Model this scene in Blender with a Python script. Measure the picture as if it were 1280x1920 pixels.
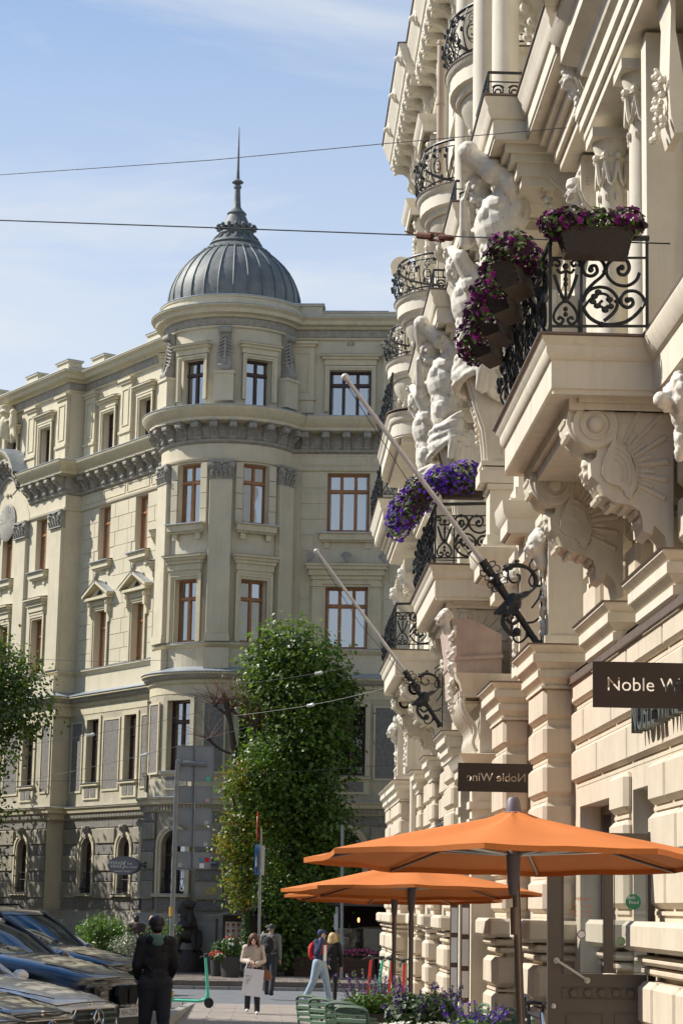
import bpy, bmesh, math, random
from mathutils import Vector, Matrix, noise
sin, cos, pi = math.sin, math.cos, math.pi
rad = math.radians
rnd = random.Random(7)
for o in list(bpy.data.objects): bpy.data.objects.remove(o)
S = bpy.context.scene
COL = S.collection

# ------------------------------------------------------------------ camera
EYE = Vector((0, 0, 1.6)); FPX = 4040.0
_Z = Vector((410, -22000, FPX)).normalized()
_Y = Vector((-143, 740, FPX)); _Y = (_Y - _Z * _Y.dot(_Z)).normalized()
_X = _Y.cross(_Z)
if _X.x < 0: _X = -_X
def i2w(v): return Vector((_X.dot(v), _Y.dot(v), _Z.dot(v)))      # image axes (right, down, forward) to world
cd = bpy.data.cameras.new('camera'); cam = bpy.data.objects.new('camera', cd); COL.objects.link(cam)
cr, cu, cb = i2w(Vector((1, 0, 0))), i2w(Vector((0, -1, 0))), i2w(Vector((0, 0, -1)))
cam.matrix_world = Matrix(((cr.x, cu.x, cb.x, EYE.x), (cr.y, cu.y, cb.y, EYE.y), (cr.z, cu.z, cb.z, EYE.z), (0, 0, 0, 1)))
cd.sensor_fit = 'VERTICAL'; cd.sensor_height = 36; cd.lens = FPX / 1920 * 36
cd.clip_start = .2; cd.clip_end = 3000
S.camera = cam
def at(px, py, X=None, Y=None, z=None):
    r = i2w(Vector((px - 640, py - 960, FPX)))
    t = X / r.x if X is not None else (Y / r.y if Y is not None else (z - 1.6) / r.z)
    return EYE + r * t

# ------------------------------------------------------------------ world, sun, exposure
SUN_AZ, SUN_EL = 163.0, 43.0      # azimuth measured from +X towards +Y
w = bpy.data.worlds.new('World'); S.world = w; w.use_nodes = True
N, Lk = w.node_tree.nodes, w.node_tree.links
N.clear()
out = N.new('ShaderNodeOutputWorld'); bg = N.new('ShaderNodeBackground'); sky = N.new('ShaderNodeTexSky')
sky.sky_type = 'NISHITA'; sky.sun_disc = False; sky.sun_elevation = rad(SUN_EL); sky.sun_rotation = rad(90 - SUN_AZ)
sky.air_density = 1.0; sky.dust_density = .3; sky.ozone_density = 2.2
tc = N.new('ShaderNodeTexCoord'); mp = N.new('ShaderNodeMapping'); mp.inputs['Scale'].default_value = (1.6, 1.6, 9)
mp.inputs['Rotation'].default_value = (0, rad(24), rad(10))
nz = N.new('ShaderNodeTexNoise'); nz.inputs['Scale'].default_value = 1.9; nz.inputs['Detail'].default_value = 7; nz.inputs['Roughness'].default_value = .58
nz.inputs['Distortion'].default_value = .5
cr2 = N.new('ShaderNodeMapRange'); cr2.inputs[1].default_value = .47; cr2.inputs[2].default_value = .74; cr2.inputs[3].default_value = 0; cr2.inputs[4].default_value = .9
sep = N.new('ShaderNodeSeparateXYZ'); hz = N.new('ShaderNodeMapRange'); hz.inputs[1].default_value = .56; hz.inputs[2].default_value = .15; hz.inputs[3].default_value = 0; hz.inputs[4].default_value = .95
mx0 = N.new('ShaderNodeMath'); mx0.operation = 'MAXIMUM'; 
mxc = N.new('ShaderNodeMixRGB'); mxc.inputs[2].default_value = (8.6, 8.9, 9.2, 1)
hb = N.new('ShaderNodeMixRGB'); hb.inputs[2].default_value = (8.8, 9.2, 9.8, 1)
Lk.new(tc.outputs['Generated'], mp.inputs[0]); Lk.new(mp.outputs[0], nz.inputs['Vector']); Lk.new(nz.outputs[0], cr2.inputs[0])
Lk.new(tc.outputs['Generated'], sep.inputs[0]); Lk.new(sep.outputs['Z'], hz.inputs[0])
hs = N.new('ShaderNodeHueSaturation'); hs.inputs['Saturation'].default_value = 1.4; hs.inputs['Value'].default_value = 1.62; Lk.new(sky.outputs[0], hs.inputs['Color']); Lk.new(hs.outputs[0], hb.inputs[1]); Lk.new(hz.outputs[0], hb.inputs[0])
Lk.new(hb.outputs[0], mxc.inputs[1]); Lk.new(cr2.outputs[0], mxc.inputs[0])
Lk.new(mxc.outputs[0], bg.inputs[0]); Lk.new(bg.outputs[0], out.inputs[0])
bg.inputs[1].default_value = .072
sl = bpy.data.lights.new('sun', 'SUN'); so = bpy.data.objects.new('sun', sl); COL.objects.link(so)
sl.energy = 5.0; sl.angle = rad(.53); sl.color = (1, .95, .87)
sd = Vector((cos(rad(SUN_EL)) * cos(rad(SUN_AZ)), cos(rad(SUN_EL)) * sin(rad(SUN_AZ)), sin(rad(SUN_EL))))
so.rotation_euler = sd.to_track_quat('Z', 'Y').to_euler(); so.location = (-40, 20, 60)
S.view_settings.view_transform = 'Standard'; S.view_settings.look = 'None'; S.view_settings.exposure = 0.42; S.view_settings.gamma = 1
S.view_settings.use_curve_mapping = False
S.render.engine = 'CYCLES'; S.cycles.max_bounces = 8; S.cycles.transparent_max_bounces = 16

# ------------------------------------------------------------------ materials
MATS = {}
def mat(name, col, rough=.7, var=.15, vscale=3.0, bump=0, bscale=40, metal=0, spec=.5, streak=0, spots=None, transl=0, coat=0, vor=0):
    if name in MATS: return MATS[name]
    m = bpy.data.materials.new(name); m.use_nodes = True; MATS[name] = m
    n, l = m.node_tree.nodes, m.node_tree.links
    b = n['Principled BSDF']
    b.inputs['Roughness'].default_value = rough; b.inputs['Metallic'].default_value = metal
    b.inputs['Specular IOR Level'].default_value = spec
    if coat: b.inputs['Coat Weight'].default_value = coat; b.inputs['Coat Roughness'].default_value = .03
    b.inputs['Base Color'].default_value = (*col, 1)
    g = n.new('ShaderNodeNewGeometry')
    if var:
        t = n.new('ShaderNodeTexNoise'); t.inputs['Scale'].default_value = vscale; t.inputs['Detail'].default_value = 8; t.inputs['Roughness'].default_value = .65
        l.new(g.outputs['Position'], t.inputs['Vector'])
        r = n.new('ShaderNodeMapRange'); r.inputs[1].default_value = .3; r.inputs[2].default_value = .7; r.inputs[3].default_value = 1 - var; r.inputs[4].default_value = 1 + var * .6
        l.new(t.outputs[0], r.inputs[0])
        mul = n.new('ShaderNodeMixRGB'); mul.blend_type = 'MULTIPLY'; mul.inputs[0].default_value = 1; mul.inputs[1].default_value = (*col, 1)
        l.new(r.outputs[0], mul.inputs[2]); last = mul.outputs[0]
        if streak:
            mpn = n.new('ShaderNodeMapping'); mpn.inputs['Scale'].default_value = (6, 6, .45); l.new(g.outputs['Position'], mpn.inputs[0])
            t2 = n.new('ShaderNodeTexNoise'); t2.inputs['Scale'].default_value = 1.3; t2.inputs['Detail'].default_value = 9; t2.inputs['Roughness'].default_value = .7; l.new(mpn.outputs[0], t2.inputs['Vector'])
            r2 = n.new('ShaderNodeMapRange'); r2.inputs[1].default_value = .5; r2.inputs[2].default_value = .78; r2.inputs[3].default_value = 1; r2.inputs[4].default_value = 1 - streak
            l.new(t2.outputs[0], r2.inputs[0])
            m2 = n.new('ShaderNodeMixRGB'); m2.blend_type = 'MULTIPLY'; m2.inputs[0].default_value = 1; l.new(last, m2.inputs[1]); l.new(r2.outputs[0], m2.inputs[2]); last = m2.outputs[0]
        if spots:
            t3 = n.new('ShaderNodeTexNoise'); t3.inputs['Scale'].default_value = spots[1]; t3.inputs['Detail'].default_value = 6; l.new(g.outputs['Position'], t3.inputs['Vector'])
            r3 = n.new('ShaderNodeMapRange'); r3.inputs[1].default_value = spots[2]; r3.inputs[2].default_value = spots[2] + .08; l.new(t3.outputs[0], r3.inputs[0])
            m3 = n.new('ShaderNodeMixRGB'); m3.inputs[2].default_value = (*spots[0], 1); l.new(last, m3.inputs[1]); l.new(r3.outputs[0], m3.inputs[0]); last = m3.outputs[0]
        l.new(last, b.inputs['Base Color'])
    if bump:
        if vor:
            t4 = n.new('ShaderNodeTexVoronoi'); t4.inputs['Scale'].default_value = bscale
        else:
            t4 = n.new('ShaderNodeTexNoise'); t4.inputs['Scale'].default_value = bscale; t4.inputs['Detail'].default_value = 6
        l.new(g.outputs['Position'], t4.inputs['Vector'])
        bp = n.new('ShaderNodeBump'); bp.inputs['Strength'].default_value = bump; bp.inputs['Distance'].default_value = .02
        l.new(t4.outputs[0], bp.inputs['Height']); l.new(bp.outputs[0], b.inputs['Normal'])
    if transl:
        tr = n.new('ShaderNodeBsdfTranslucent'); mixs = n.new('ShaderNodeMixShader'); mixs.inputs[0].default_value = transl
        if var: l.new(last, tr.inputs[0])
        else: tr.inputs[0].default_value = (*col, 1)
        l.new(b.outputs[0], mixs.inputs[1]); l.new(tr.outputs[0], mixs.inputs[2]); l.new(mixs.outputs[0], n['Material Output'].inputs[0])
    return m
def glass(name, tint=(.55, .6, .62), refl=.22, rough=.02):
    if name in MATS: return MATS[name]
    m = bpy.data.materials.new(name); m.use_nodes = True; MATS[name] = m
    n, l = m.node_tree.nodes, m.node_tree.links; n.clear()
    o = n.new('ShaderNodeOutputMaterial'); t = n.new('ShaderNodeBsdfTransparent'); t.inputs[0].default_value = (*tint, 1)
    g = n.new('ShaderNodeBsdfGlossy'); g.inputs['Roughness'].default_value = rough; g.inputs[0].default_value = (.82, .91, 1, 1)
    f = n.new('ShaderNodeLayerWeight'); f.inputs[0].default_value = refl
    nt = n.new('ShaderNodeTexNoise'); nt.inputs['Scale'].default_value = 1.6; ge = n.new('ShaderNodeNewGeometry'); l.new(ge.outputs['Position'], nt.inputs['Vector'])
    bp = n.new('ShaderNodeBump'); bp.inputs['Strength'].default_value = .12; bp.inputs['Distance'].default_value = .02; l.new(nt.outputs[0], bp.inputs['Height']); l.new(bp.outputs[0], g.inputs['Normal'])
    ad = n.new('ShaderNodeMath'); ad.operation = 'ADD'; ad.inputs[1].default_value = refl; ad.use_clamp = True
    l.new(f.outputs['Fresnel'], ad.inputs[0])
    mx = n.new('ShaderNodeMixShader'); l.new(ad.outputs[0], mx.inputs[0]); l.new(t.outputs[0], mx.inputs[1]); l.new(g.outputs[0], mx.inputs[2]); l.new(mx.outputs[0], o.inputs[0])
    return m

# ------------------------------------------------------------------ mesh helpers
class MB:
    def __init__(s): s.v = []; s.f = []; s.T = None
    def add(s, vs, fs):
        b = len(s.v)
        if s.T is not None: vs = [s.T @ Vector(p) for p in vs]
        s.v += [tuple(p) for p in vs]; s.f += [tuple(b + i for i in f) for f in fs]
    def box(s, x0, x1, y0, y1, z0, z1, P=None):
        P = P or (lambda a, b, c: (a, b, c))
        s.add([P(x, y, z) for z in (z0, z1) for y in (y0, y1) for x in (x0, x1)],
              [(0, 1, 3, 2), (4, 6, 7, 5), (0, 4, 5, 1), (2, 3, 7, 6), (0, 2, 6, 4), (1, 5, 7, 3)])
    def cbox(s, x0, x1, y0, y1, z0, z1, c, P=None, nu=1):
        """chamfered box"""
        P = P or (lambda a, b, c: (a, b, c))
        c = min(c, (x1 - x0) * .45, abs(y1 - y0) * .45, (z1 - z0) * .45)
        vs = []
        X, Y, Zz = (x0, x1), (y0, y1), (z0, z1)
        idx = {}
        for i in (0, 1):
            for j in (0, 1):
                for k in (0, 1):
                    sx, sy, sz = (1 - 2 * i), (1 - 2 * j), (1 - 2 * k)
                    for a in range(3):
                        p = [X[i] + (0 if a == 0 else sx * c), Y[j] + (0 if a == 1 else sy * c), Zz[k] + (0 if a == 2 else sz * c)]
                        idx[i, j, k, a] = len(vs); vs.append(P(*p))
        fs = []
        for i in (0, 1): fs.append([idx[i, 0, 0, 0], idx[i, 1, 0, 0], idx[i, 1, 1, 0], idx[i, 0, 1, 0]])
        for j in (0, 1): fs.append([idx[0, j, 0, 1], idx[1, j, 0, 1], idx[1, j, 1, 1], idx[0, j, 1, 1]])
        for k in (0, 1): fs.append([idx[0, 0, k, 2], idx[1, 0, k, 2], idx[1, 1, k, 2], idx[0, 1, k, 2]])
        for i in (0, 1):
            for j in (0, 1): fs.append([idx[i, j, 0, 0], idx[i, j, 1, 0], idx[i, j, 1, 1], idx[i, j, 0, 1]])
            for k in (0, 1): fs.append([idx[i, 0, k, 0], idx[i, 1, k, 0], idx[i, 1, k, 2], idx[i, 0, k, 2]])
        for j in (0, 1):
            for k in (0, 1): fs.append([idx[0, j, k, 1], idx[1, j, k, 1], idx[1, j, k, 2], idx[0, j, k, 2]])
        for i in (0, 1):
            for j in (0, 1):
                for k in (0, 1): fs.append([idx[i, j, k, 0], idx[i, j, k, 1], idx[i, j, k, 2]])
        s.add(vs, fs)
    def loft(s, rings, closed=True, caps=True):
        n = len(rings[0]); vs = [p for r in rings for p in r]; fs = []
        for i in range(len(rings) - 1):
            for j in range(n if closed else n - 1):
                a, b = i * n + j, i * n + (j + 1) % n
                fs.append((a, b, b + n, a + n))
        if caps and closed: fs += [tuple(range(n)), tuple(range((len(rings) - 1) * n, len(rings) * n))]
        s.add(vs, fs)
    def tube(s, pts, r, n=6, caps=True):
        pts = [Vector(p) for p in pts]; k = len(pts)
        rs = r if isinstance(r, (list, tuple)) else [r] * k
        rings = []; up = None
        for i, p in enumerate(pts):
            t = (pts[min(i + 1, k - 1)] - pts[max(i - 1, 0)])
            t = t.normalized() if t.length > 1e-9 else Vector((0, 0, 1))
            if up is None: up = t.orthogonal().normalized()
            up = (up - t * up.dot(t)); up = up.normalized() if up.length > 1e-6 else t.orthogonal().normalized()
            q = t.cross(up)
            rings.append([p + (up * cos(2 * pi * j / n) + q * sin(2 * pi * j / n)) * rs[i] for j in range(n)])
        s.loft(rings, True, caps)
    def lathe(s, prof, c=(0, 0, 0), n=24, ax=None, a0=0, a1=2 * pi):
        """prof: (radius, height) along axis ax"""
        c = Vector(c); ax = Vector(ax or (0, 0, 1)).normalized()
        e1 = Vector((1, 0, 0)) if abs(ax.z) > .9 else ax.orthogonal().normalized(); e1 = (e1 - ax * e1.dot(ax)).normalized(); e2 = ax.cross(e1)
        full = abs(a1 - a0 - 2 * pi) < 1e-6; m = n if full else n + 1
        rings = [[c + ax * h + (e1 * cos(a0 + (a1 - a0) * j / n) + e2 * sin(a0 + (a1 - a0) * j / n)) * max(r, 1e-4) for j in range(m)] for r, h in prof]
        s.loft(rings, full, full)
    def ball(s, c, r, n=10, R=None):
        c = Vector(c); rx, ry, rz = (r, r, r) if isinstance(r, (int, float)) else r
        m = max(4, n * 2 // 3); rings = []
        for i in range(m + 1):
            a = -pi / 2 + pi * i / m
            ring = []
            for j in range(n):
                p = Vector((rx * max(cos(a), 1e-3) * cos(2 * pi * j / n), ry * max(cos(a), 1e-3) * sin(2 * pi * j / n), rz * sin(a)))
                if R: p = R @ p
                ring.append(c + p)
            rings.append(ring)
        s.loft(rings)
    def cap(s, a, b, ra, rb=None, n=10):
        """capsule-like limb"""
        rb = ra if rb is None else rb; a, b = Vector(a), Vector(b); d = (b - a); L = d.length
        if L < 1e-6: return s.ball(a, ra, n)
        d /= L
        pts, rs = [], []
        for t in (-.95, -.7, -.35): pts.append(a + d * ra * t); rs.append(ra * math.sqrt(1 - t * t))
        for t in (0, .5, 1): pts.append(a.lerp(b, t)); rs.append(ra + (rb - ra) * t)
        for t in (.35, .7, .95): pts.append(b + d * rb * t); rs.append(rb * math.sqrt(1 - t * t))
        s.tube(pts, rs, n)
    def prism(s, poly, d0, d1, P):
        """polygon poly [(a,b)] extruded between d0..d1; P(a,b,d)->xyz"""
        n = len(poly)
        vs = [P(a, b, d0) for a, b in poly] + [P(a, b, d1) for a, b in poly]
        s.add(vs, [tuple(range(n)), tuple(range(2 * n - 1, n - 1, -1))] + [(i, (i + 1) % n, n + (i + 1) % n, n + i) for i in range(n)])
    def sweep(s, path, prof, closed=False, caps=True):
        """moulding: plan path [(x,y)], profile [(out, z)]; outward is right of travel"""
        n = len(path); offs = []
        for i in range(n):
            a = Vector(path[i - 1]) if (i > 0 or closed) else None; b = Vector(path[i]); c = Vector(path[(i + 1) % n]) if (i < n - 1 or closed) else None
            d1 = (b - a).normalized() if a is not None else None; d2 = (c - b).normalized() if c is not None else None
            d1 = d1 or d2; d2 = d2 or d1
            n1, n2 = Vector((d1.y, -d1.x)), Vector((d2.y, -d2.x)); m = (n1 + n2)
            m = m.normalized() if m.length > 1e-4 else n1
            offs.append(m / max(m.dot(n1), .35))
        rings = [[(path[i][0] + offs[i].x * d, path[i][1] + offs[i].y * d, z) for d, z in prof] for i in range(n)]
        if closed: rings.append(rings[0])
        k = len(prof); vs = [p for r in rings for p in r]; fs = []
        for i in range(len(rings) - 1):
            for j in range(k - 1): fs.append((i * k + j, i * k + j + 1, (i + 1) * k + j + 1, (i + 1) * k + j))
        if caps and not closed: fs += [tuple(range(k)), tuple(range((n - 1) * k, n * k))]
        s.add(vs, fs)
    def wall(s, P, us, zs, holes, depth, d=0):
        """wall surface with rectangular holes (u0,u1,z0,z1) and reveals"""
        U = sorted(set(round(x, 4) for x in list(us) + [h[i] for h in holes for i in (0, 1)]))
        Zs = sorted(set(round(x, 4) for x in list(zs) + [h[i] for h in holes for i in (2, 3)]))
        for i in range(len(U) - 1):
            for j in range(len(Zs) - 1):
                um, zm = (U[i] + U[i + 1]) / 2, (Zs[j] + Zs[j + 1]) / 2
                if any(h[0] < um < h[1] and h[2] < zm < h[3] for h in holes): continue
                s.add([P(U[i], d, Zs[j]), P(U[i + 1], d, Zs[j]), P(U[i + 1], d, Zs[j + 1]), P(U[i], d, Zs[j + 1])], [(0, 1, 2, 3)])
        for u0, u1, z0, z1 in holes:
            q = [(u0, z0), (u1, z0), (u1, z1), (u0, z1)]
            for i in range(4):
                a, b = q[i], q[(i + 1) % 4]
                s.add([P(a[0], d, a[1]), P(b[0], d, b[1]), P(b[0], d - depth, b[1]), P(a[0], d - depth, a[1])], [(0, 1, 2, 3)])
    def mesh(s, name, m, smooth=True, ang=35):
        me = bpy.data.meshes.new(name); me.from_pydata(s.v, [], s.f)
        if smooth:
            bm = bmesh.new(); bm.from_mesh(me); bmesh.ops.recalc_face_normals(bm, faces=bm.faces); bm.to_mesh(me); bm.free()
            me.shade_smooth(); me.set_sharp_from_angle(angle=rad(ang))
        if m: me.materials.append(m)
        me.update()
        return me
W = {}
def place(o, parent=None, M=None):
    """link o under parent so its own matrix M is a world matrix"""
    COL.objects.link(o)
    M = M or Matrix.Identity(4)
    if parent is not None:
        o.parent = parent; o.matrix_parent_inverse = W[parent.name].inverted()
    o.matrix_basis = M; W[o.name] = M
    return o
def obj(name, mb, m, parent=None, smooth=True, M=None, ang=35, label=None, kind=None):
    me = mb.mesh(name, m, smooth, ang) if isinstance(mb, MB) else mb
    o = bpy.data.objects.new(name, me); place(o, parent, M)
    if label: o['label'] = label
    if kind: o['kind'] = kind
    return o
def thing(name, label, cat, loc=(0, 0, 0), rz=0, group=None):
    o = bpy.data.objects.new(name, None); o.empty_display_size = .3; place(o, None, Matrix.Translation(loc) @ Matrix.Rotation(rz, 4, 'Z'))
    return tag(o, label, cat, group)
def tag(o, label, cat, group=None):
    o['label'] = label; o['category'] = cat
    if group: o['group'] = group
    return o
def struct(name, mb, m, smooth=True):
    o = obj(name, mb, m, None, smooth); o['kind'] = 'structure'; return o
def dup(root, loc, rz=0, label=None, sc=None, group=None):
    """copy of a thing with its parts and sub-parts; parts were made with matrix_parent_inverse = identity at the origin"""
    r = root.copy(); COL.objects.link(r)
    M = Matrix.Translation(loc) @ Matrix.Rotation(rz, 4, 'Z')
    if sc: M = M @ Matrix.Scale(sc, 4)
    r.matrix_basis = M; W[r.name] = M
    if label: r['label'] = label
    if group: r['group'] = group
    def rec(a, b):
        for ch in a.children:
            c = ch.copy(); inv = ch.matrix_parent_inverse.copy(); COL.objects.link(c); c.parent = b; c.matrix_parent_inverse = inv; rec(ch, c)
    rec(root, r)
    return r
def text_mb(txt, size, P, depth=.004, ext=.0, font_off=0):
    """flat lettering as mesh: P(a,b,d) maps text plane to the world; returns MB centred on 0,0"""
    cu = bpy.data.curves.new('t', 'FONT'); cu.body = txt; cu.size = size; cu.align_x = 'CENTER'; cu.align_y = 'CENTER'; cu.extrude = depth; cu.resolution_u = 3; cu.offset = font_off
    o = bpy.data.objects.new('t', cu); COL.objects.link(o)
    dg = bpy.context.evaluated_depsgraph_get(); me = o.evaluated_get(dg).to_mesh()
    mb = MB(); mb.add([P(v.co.x, v.co.y, v.co.z) for v in me.vertices], [tuple(p.vertices) for p in me.polygons])
    o.evaluated_get(dg).to_mesh_clear(); bpy.data.objects.remove(o); bpy.data.curves.remove(cu)
    return mb
def organic(mb, voxel, smooth=4, fac=.5, dec=0):
    """melt overlapping shapes into one continuous skin"""
    me = bpy.data.meshes.new('t'); me.from_pydata(mb.v, [], mb.f)
    bm = bmesh.new(); bm.from_mesh(me); bmesh.ops.recalc_face_normals(bm, faces=bm.faces); bm.to_mesh(me); bm.free()
    o = bpy.data.objects.new('t', me); COL.objects.link(o)
    r = o.modifiers.new('r', 'REMESH'); r.mode = 'VOXEL'; r.voxel_size = voxel
    if smooth: sm = o.modifiers.new('s', 'SMOOTH'); sm.factor = fac; sm.iterations = smooth
    if dec: d = o.modifiers.new('d', 'DECIMATE'); d.ratio = dec
    dg = bpy.context.evaluated_depsgraph_get(); dg.update(); ev = o.evaluated_get(dg)
    me2 = bpy.data.meshes.new_from_object(ev); bpy.data.objects.remove(o); bpy.data.meshes.remove(me)
    me2.shade_smooth()
    return me2
def orgobj(name, mb, m, parent, voxel, smooth=4, M=None, fac=.5, dec=0):
    me = organic(mb, voxel, smooth, fac, dec); me.materials.clear(); me.materials.append(m)
    return obj(name, me, m, parent, M=M)

def cat(pts, n=5):
    pts = [Vector(p) for p in pts]; out = []
    for i in range(len(pts) - 1):
        p0, p1, p2, p3 = pts[max(i - 1, 0)], pts[i], pts[i + 1], pts[min(i + 2, len(pts) - 1)]
        for k in range(n):
            t = k / n; out.append(.5 * ((2 * p1) + (p2 - p0) * t + (2 * p0 - 5 * p1 + 4 * p2 - p3) * t * t + (3 * p1 - p0 - 3 * p2 + p3) * t ** 3))
    return out + [pts[-1]]

# ------------------------------------------------------------------ palette
cream = mat('cream_plaster', (.56, .50, .36), .8, .10, 1.6, .12, 30, streak=.16)
cream_l = mat('cream_trim', (.57, .505, .35), .75, .12, 2.5, .1, 40, streak=.2)
ornam = mat('weathered_ornament', (.33, .31, .265), .85, .3, 6, .35, 60, streak=.25)
rough_st = mat('pebbledash', (.235, .22, .195), .95, .3, 9, 1.0, 32, vor=1)
plinth_m = mat('plinth_stone', (.36, .33, .27), .85, .2, 3, .3, 30, streak=.3)
zinc = mat('zinc_flashing', (.42, .46, .50), .42, .2, 3, .05, 20, metal=.55)
domem = mat('dome_sheet_metal', (.165, .178, .17), .6, .32, 2.2, .25, 9, metal=.15, streak=.25)
domeo = mat('dome_ornament_metal', (.125, .14, .135), .6, .25, 6, .2, 30, metal=.15)
frame_o = mat('window_frame_orange_brown', (.33, .15, .06), .5, .2, 5)
frame_d = mat('window_frame_dark', (.055, .028, .022), .5, .2, 5)
curt = mat('curtain_fabric', (.30, .31, .31), .9, .1, 4, transl=.3)
darkroom = mat('dark_interior', (.02, .02, .022), .9, 0)
pane_m = glass('window_glass', (.6, .66, .7), .36)
cream_m = mat('weathered_shaded_cream_plaster', (.44, .395, .285), .82, .2, 1.8, .15, 30, streak=.3)  # first-floor shade put into the plaster colour, on top of weathering
cream_g = mat('soiled_shaded_cream_plaster', (.31, .28, .215), .85, .3, 1.6, .2, 30, streak=.3)  # ground-floor plaster: dirt, plus street-level shade put into the base colour
shopglass = glass('shop_glass', (.75, .78, .78), .06)
iron = mat('wrought_iron', (.03, .032, .033), .45, .25, 14, .2, 60, metal=.3)
iron_g = mat('grey_iron', (.10, .11, .105), .5, .25, 10, .2, 60, metal=.2)
white_st = mat('sculpture_plaster', (.69, .65, .565), .72, .16, 5, .25, 45, streak=.28, spots=((.42, .37, .30), 9, .6))
rc = mat('right_cream', (.66, .60, .485), .72, .10, 1.8, .09, 35, streak=.2)
rt = mat('right_tan_stucco', (.59, .505, .385), .78, .12, 2.0, .12, 45, streak=.18)
flash_br = mat('brown_flashing', (.17, .125, .10), .5, .2, 5, metal=.3)
# ------------------------------------------------------------------ ground, roads
def gz(y): return -.0135 * y if y < 52 else -.702
grd = MB()
ys = [-60, -30, 0, 10, 20, 30, 40, 52, 53, 200, 1500]
for i in range(len(ys) - 1):
    for a, b in ((-1500, -300), (-300, -40), (-40, 40), (40, 300), (300, 1500)):
        grd.add([(a, ys[i], gz(ys[i]) - .16), (b, ys[i], gz(ys[i]) - .16), (b, ys[i + 1], gz(ys[i + 1]) - .16), (a, ys[i + 1], gz(ys[i + 1]) - .16)], [(0, 1, 2, 3)])
struct('ground', grd, mat('earth', (.16, .15, .13), .95, .3, .5, .3, 5), False)
asph = mat('asphalt', (.15, .155, .165), .85, .2, 2.5, .35, 60)
parkm = mat('cobble_parking', (.15, .14, .13), .9, .35, 3.5, .9, 9, vor=1, spots=((.07, .10, .03), 1.7, .6))
m = MB()
def strip(mb, x0, x1, y0, y1, dz, step=4):
    y = y0
    while y < y1 - 1e-6:
        b = min(y + step, y1)
        mb.add([(x0, y, gz(y) + dz), (x1, y, gz(y) + dz), (x1, b, gz(b) + dz), (x0, b, gz(b) + dz)], [(0, 1, 2, 3)]); y = b

def pgz(y): return gz(y) if y < 20 else (-.27 - .0045 * (y - 20) if y < 40 else -.36 - .0285 * (y - 40) if y < 52 else gz(y))
yy_ = [-20, 0, 20, 30, 40, 46, 52, 52.4]
for i in range(7): m.add([(-14, yy_[i], pgz(yy_[i])), (-1.76, yy_[i], pgz(yy_[i])), (-1.76, yy_[i + 1], pgz(yy_[i + 1])), (-14, yy_[i + 1], pgz(yy_[i + 1]))], [(0, 1, 2, 3)])
struct('parking_strip', m, parkm, False)
m = MB(); strip(m, -120, 90, 52.4, 64.2, -.11, 20); struct('cross_road', m, asph, False)
# kerbs
kerbm = mat('granite_kerb', (.30, .29, .275), .85, .25, 8, .5, 60)
m = MB()
y = -5
while y < 52:
    m.box(-1.75, -1.6, y + .01, y + .99, gz(y) - .2, max(gz(y), pgz(y)) + .012); y += 1
struct('street_kerb', m, kerbm, False)
m = MB(); x = -60
while x < 3:
    m.box(x + .01, x + .99, 52.4, 52.56, -.95, -.695); x += 1
struct('near_corner_kerb', m, kerbm, False)
m = MB(); x = -60
while x < 40:
    m.box(x + .01, x + .99, 64.2, 64.38, -.95, -.56 if x < -4.2 or x > 3.5 else -.72); x += 1
struct('far_kerb', m, kerbm, False)
# slab pavement with real joints; far bricks as one sheet
slabm = mat('concrete_slab', (.27, .235, .205), .85, .18, 2.2, .25, 50, spots=((.20, .18, .16), 3.1, .66))
base = MB(); strip(base, -1.6, 3.75, -5, 52.4, -.03); sw = struct('pavement', base, mat('joint_sand', (.12, .11, .10), .95, .2, 10), False)
cnt = 0
slab = MB(); slab.cbox(-.49, .49, -.49, .49, -.06, 0, .006); slabme = slab.mesh('slab', slabm)
extra = MB()
for j in range(-5, 52):
    for i in range(6):
        x = -1.1 + i * .985 * 1.0 + (.49 if j % 2 else 0); yv = j + .5
        if i == 0 and j % 2: extra.box(-1.595, x - .5, yv - .09, yv + .89, gz(yv) - .06, gz(yv) + .007)
        if x + .49 > 3.75: continue
        zz = gz(yv) + .008 + rnd.uniform(-.002, .002)
        Mx = Matrix.Translation((x, yv + .4, zz)) @ Matrix.Rotation(math.atan(-.0135), 4, 'X')
        if j >= 12 and cnt < 300:
            obj('slab', slabme, None, sw, M=Mx); cnt += 1
        else:
            extra.box(x - .49, x + .49, yv - .09, yv + .89, zz - .06, zz)
o = obj('slab', extra, slabm, sw, False); o['kind'] = 'stuff'
cobm = mat('brick_pavers', (.24, .20, .165), .9, .3, 4, .6, 14, vor=1, spots=((.16, .14, .12), 2.1, .62))
m = MB(); m.box(-60, 40, 64.38, 110, -.9, -.575)
fp = struct('far_pavement', m, mat('paver_joint', (.13, .115, .10), .95, .2, 6), False)
m = MB()
for j in range(0, 48):
    for i in range(0, 58):
        x = -9 + i * .24 + (.12 if j % 2 else 0); yy = 64.42 + j * .19
        m.box(x + .006, x + .226, yy + .006, yy + .18, -.6, -.565 + rnd.uniform(-.004, .004))
o = obj('paver', m, cobm, fp, False); o['kind'] = 'stuff'

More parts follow.
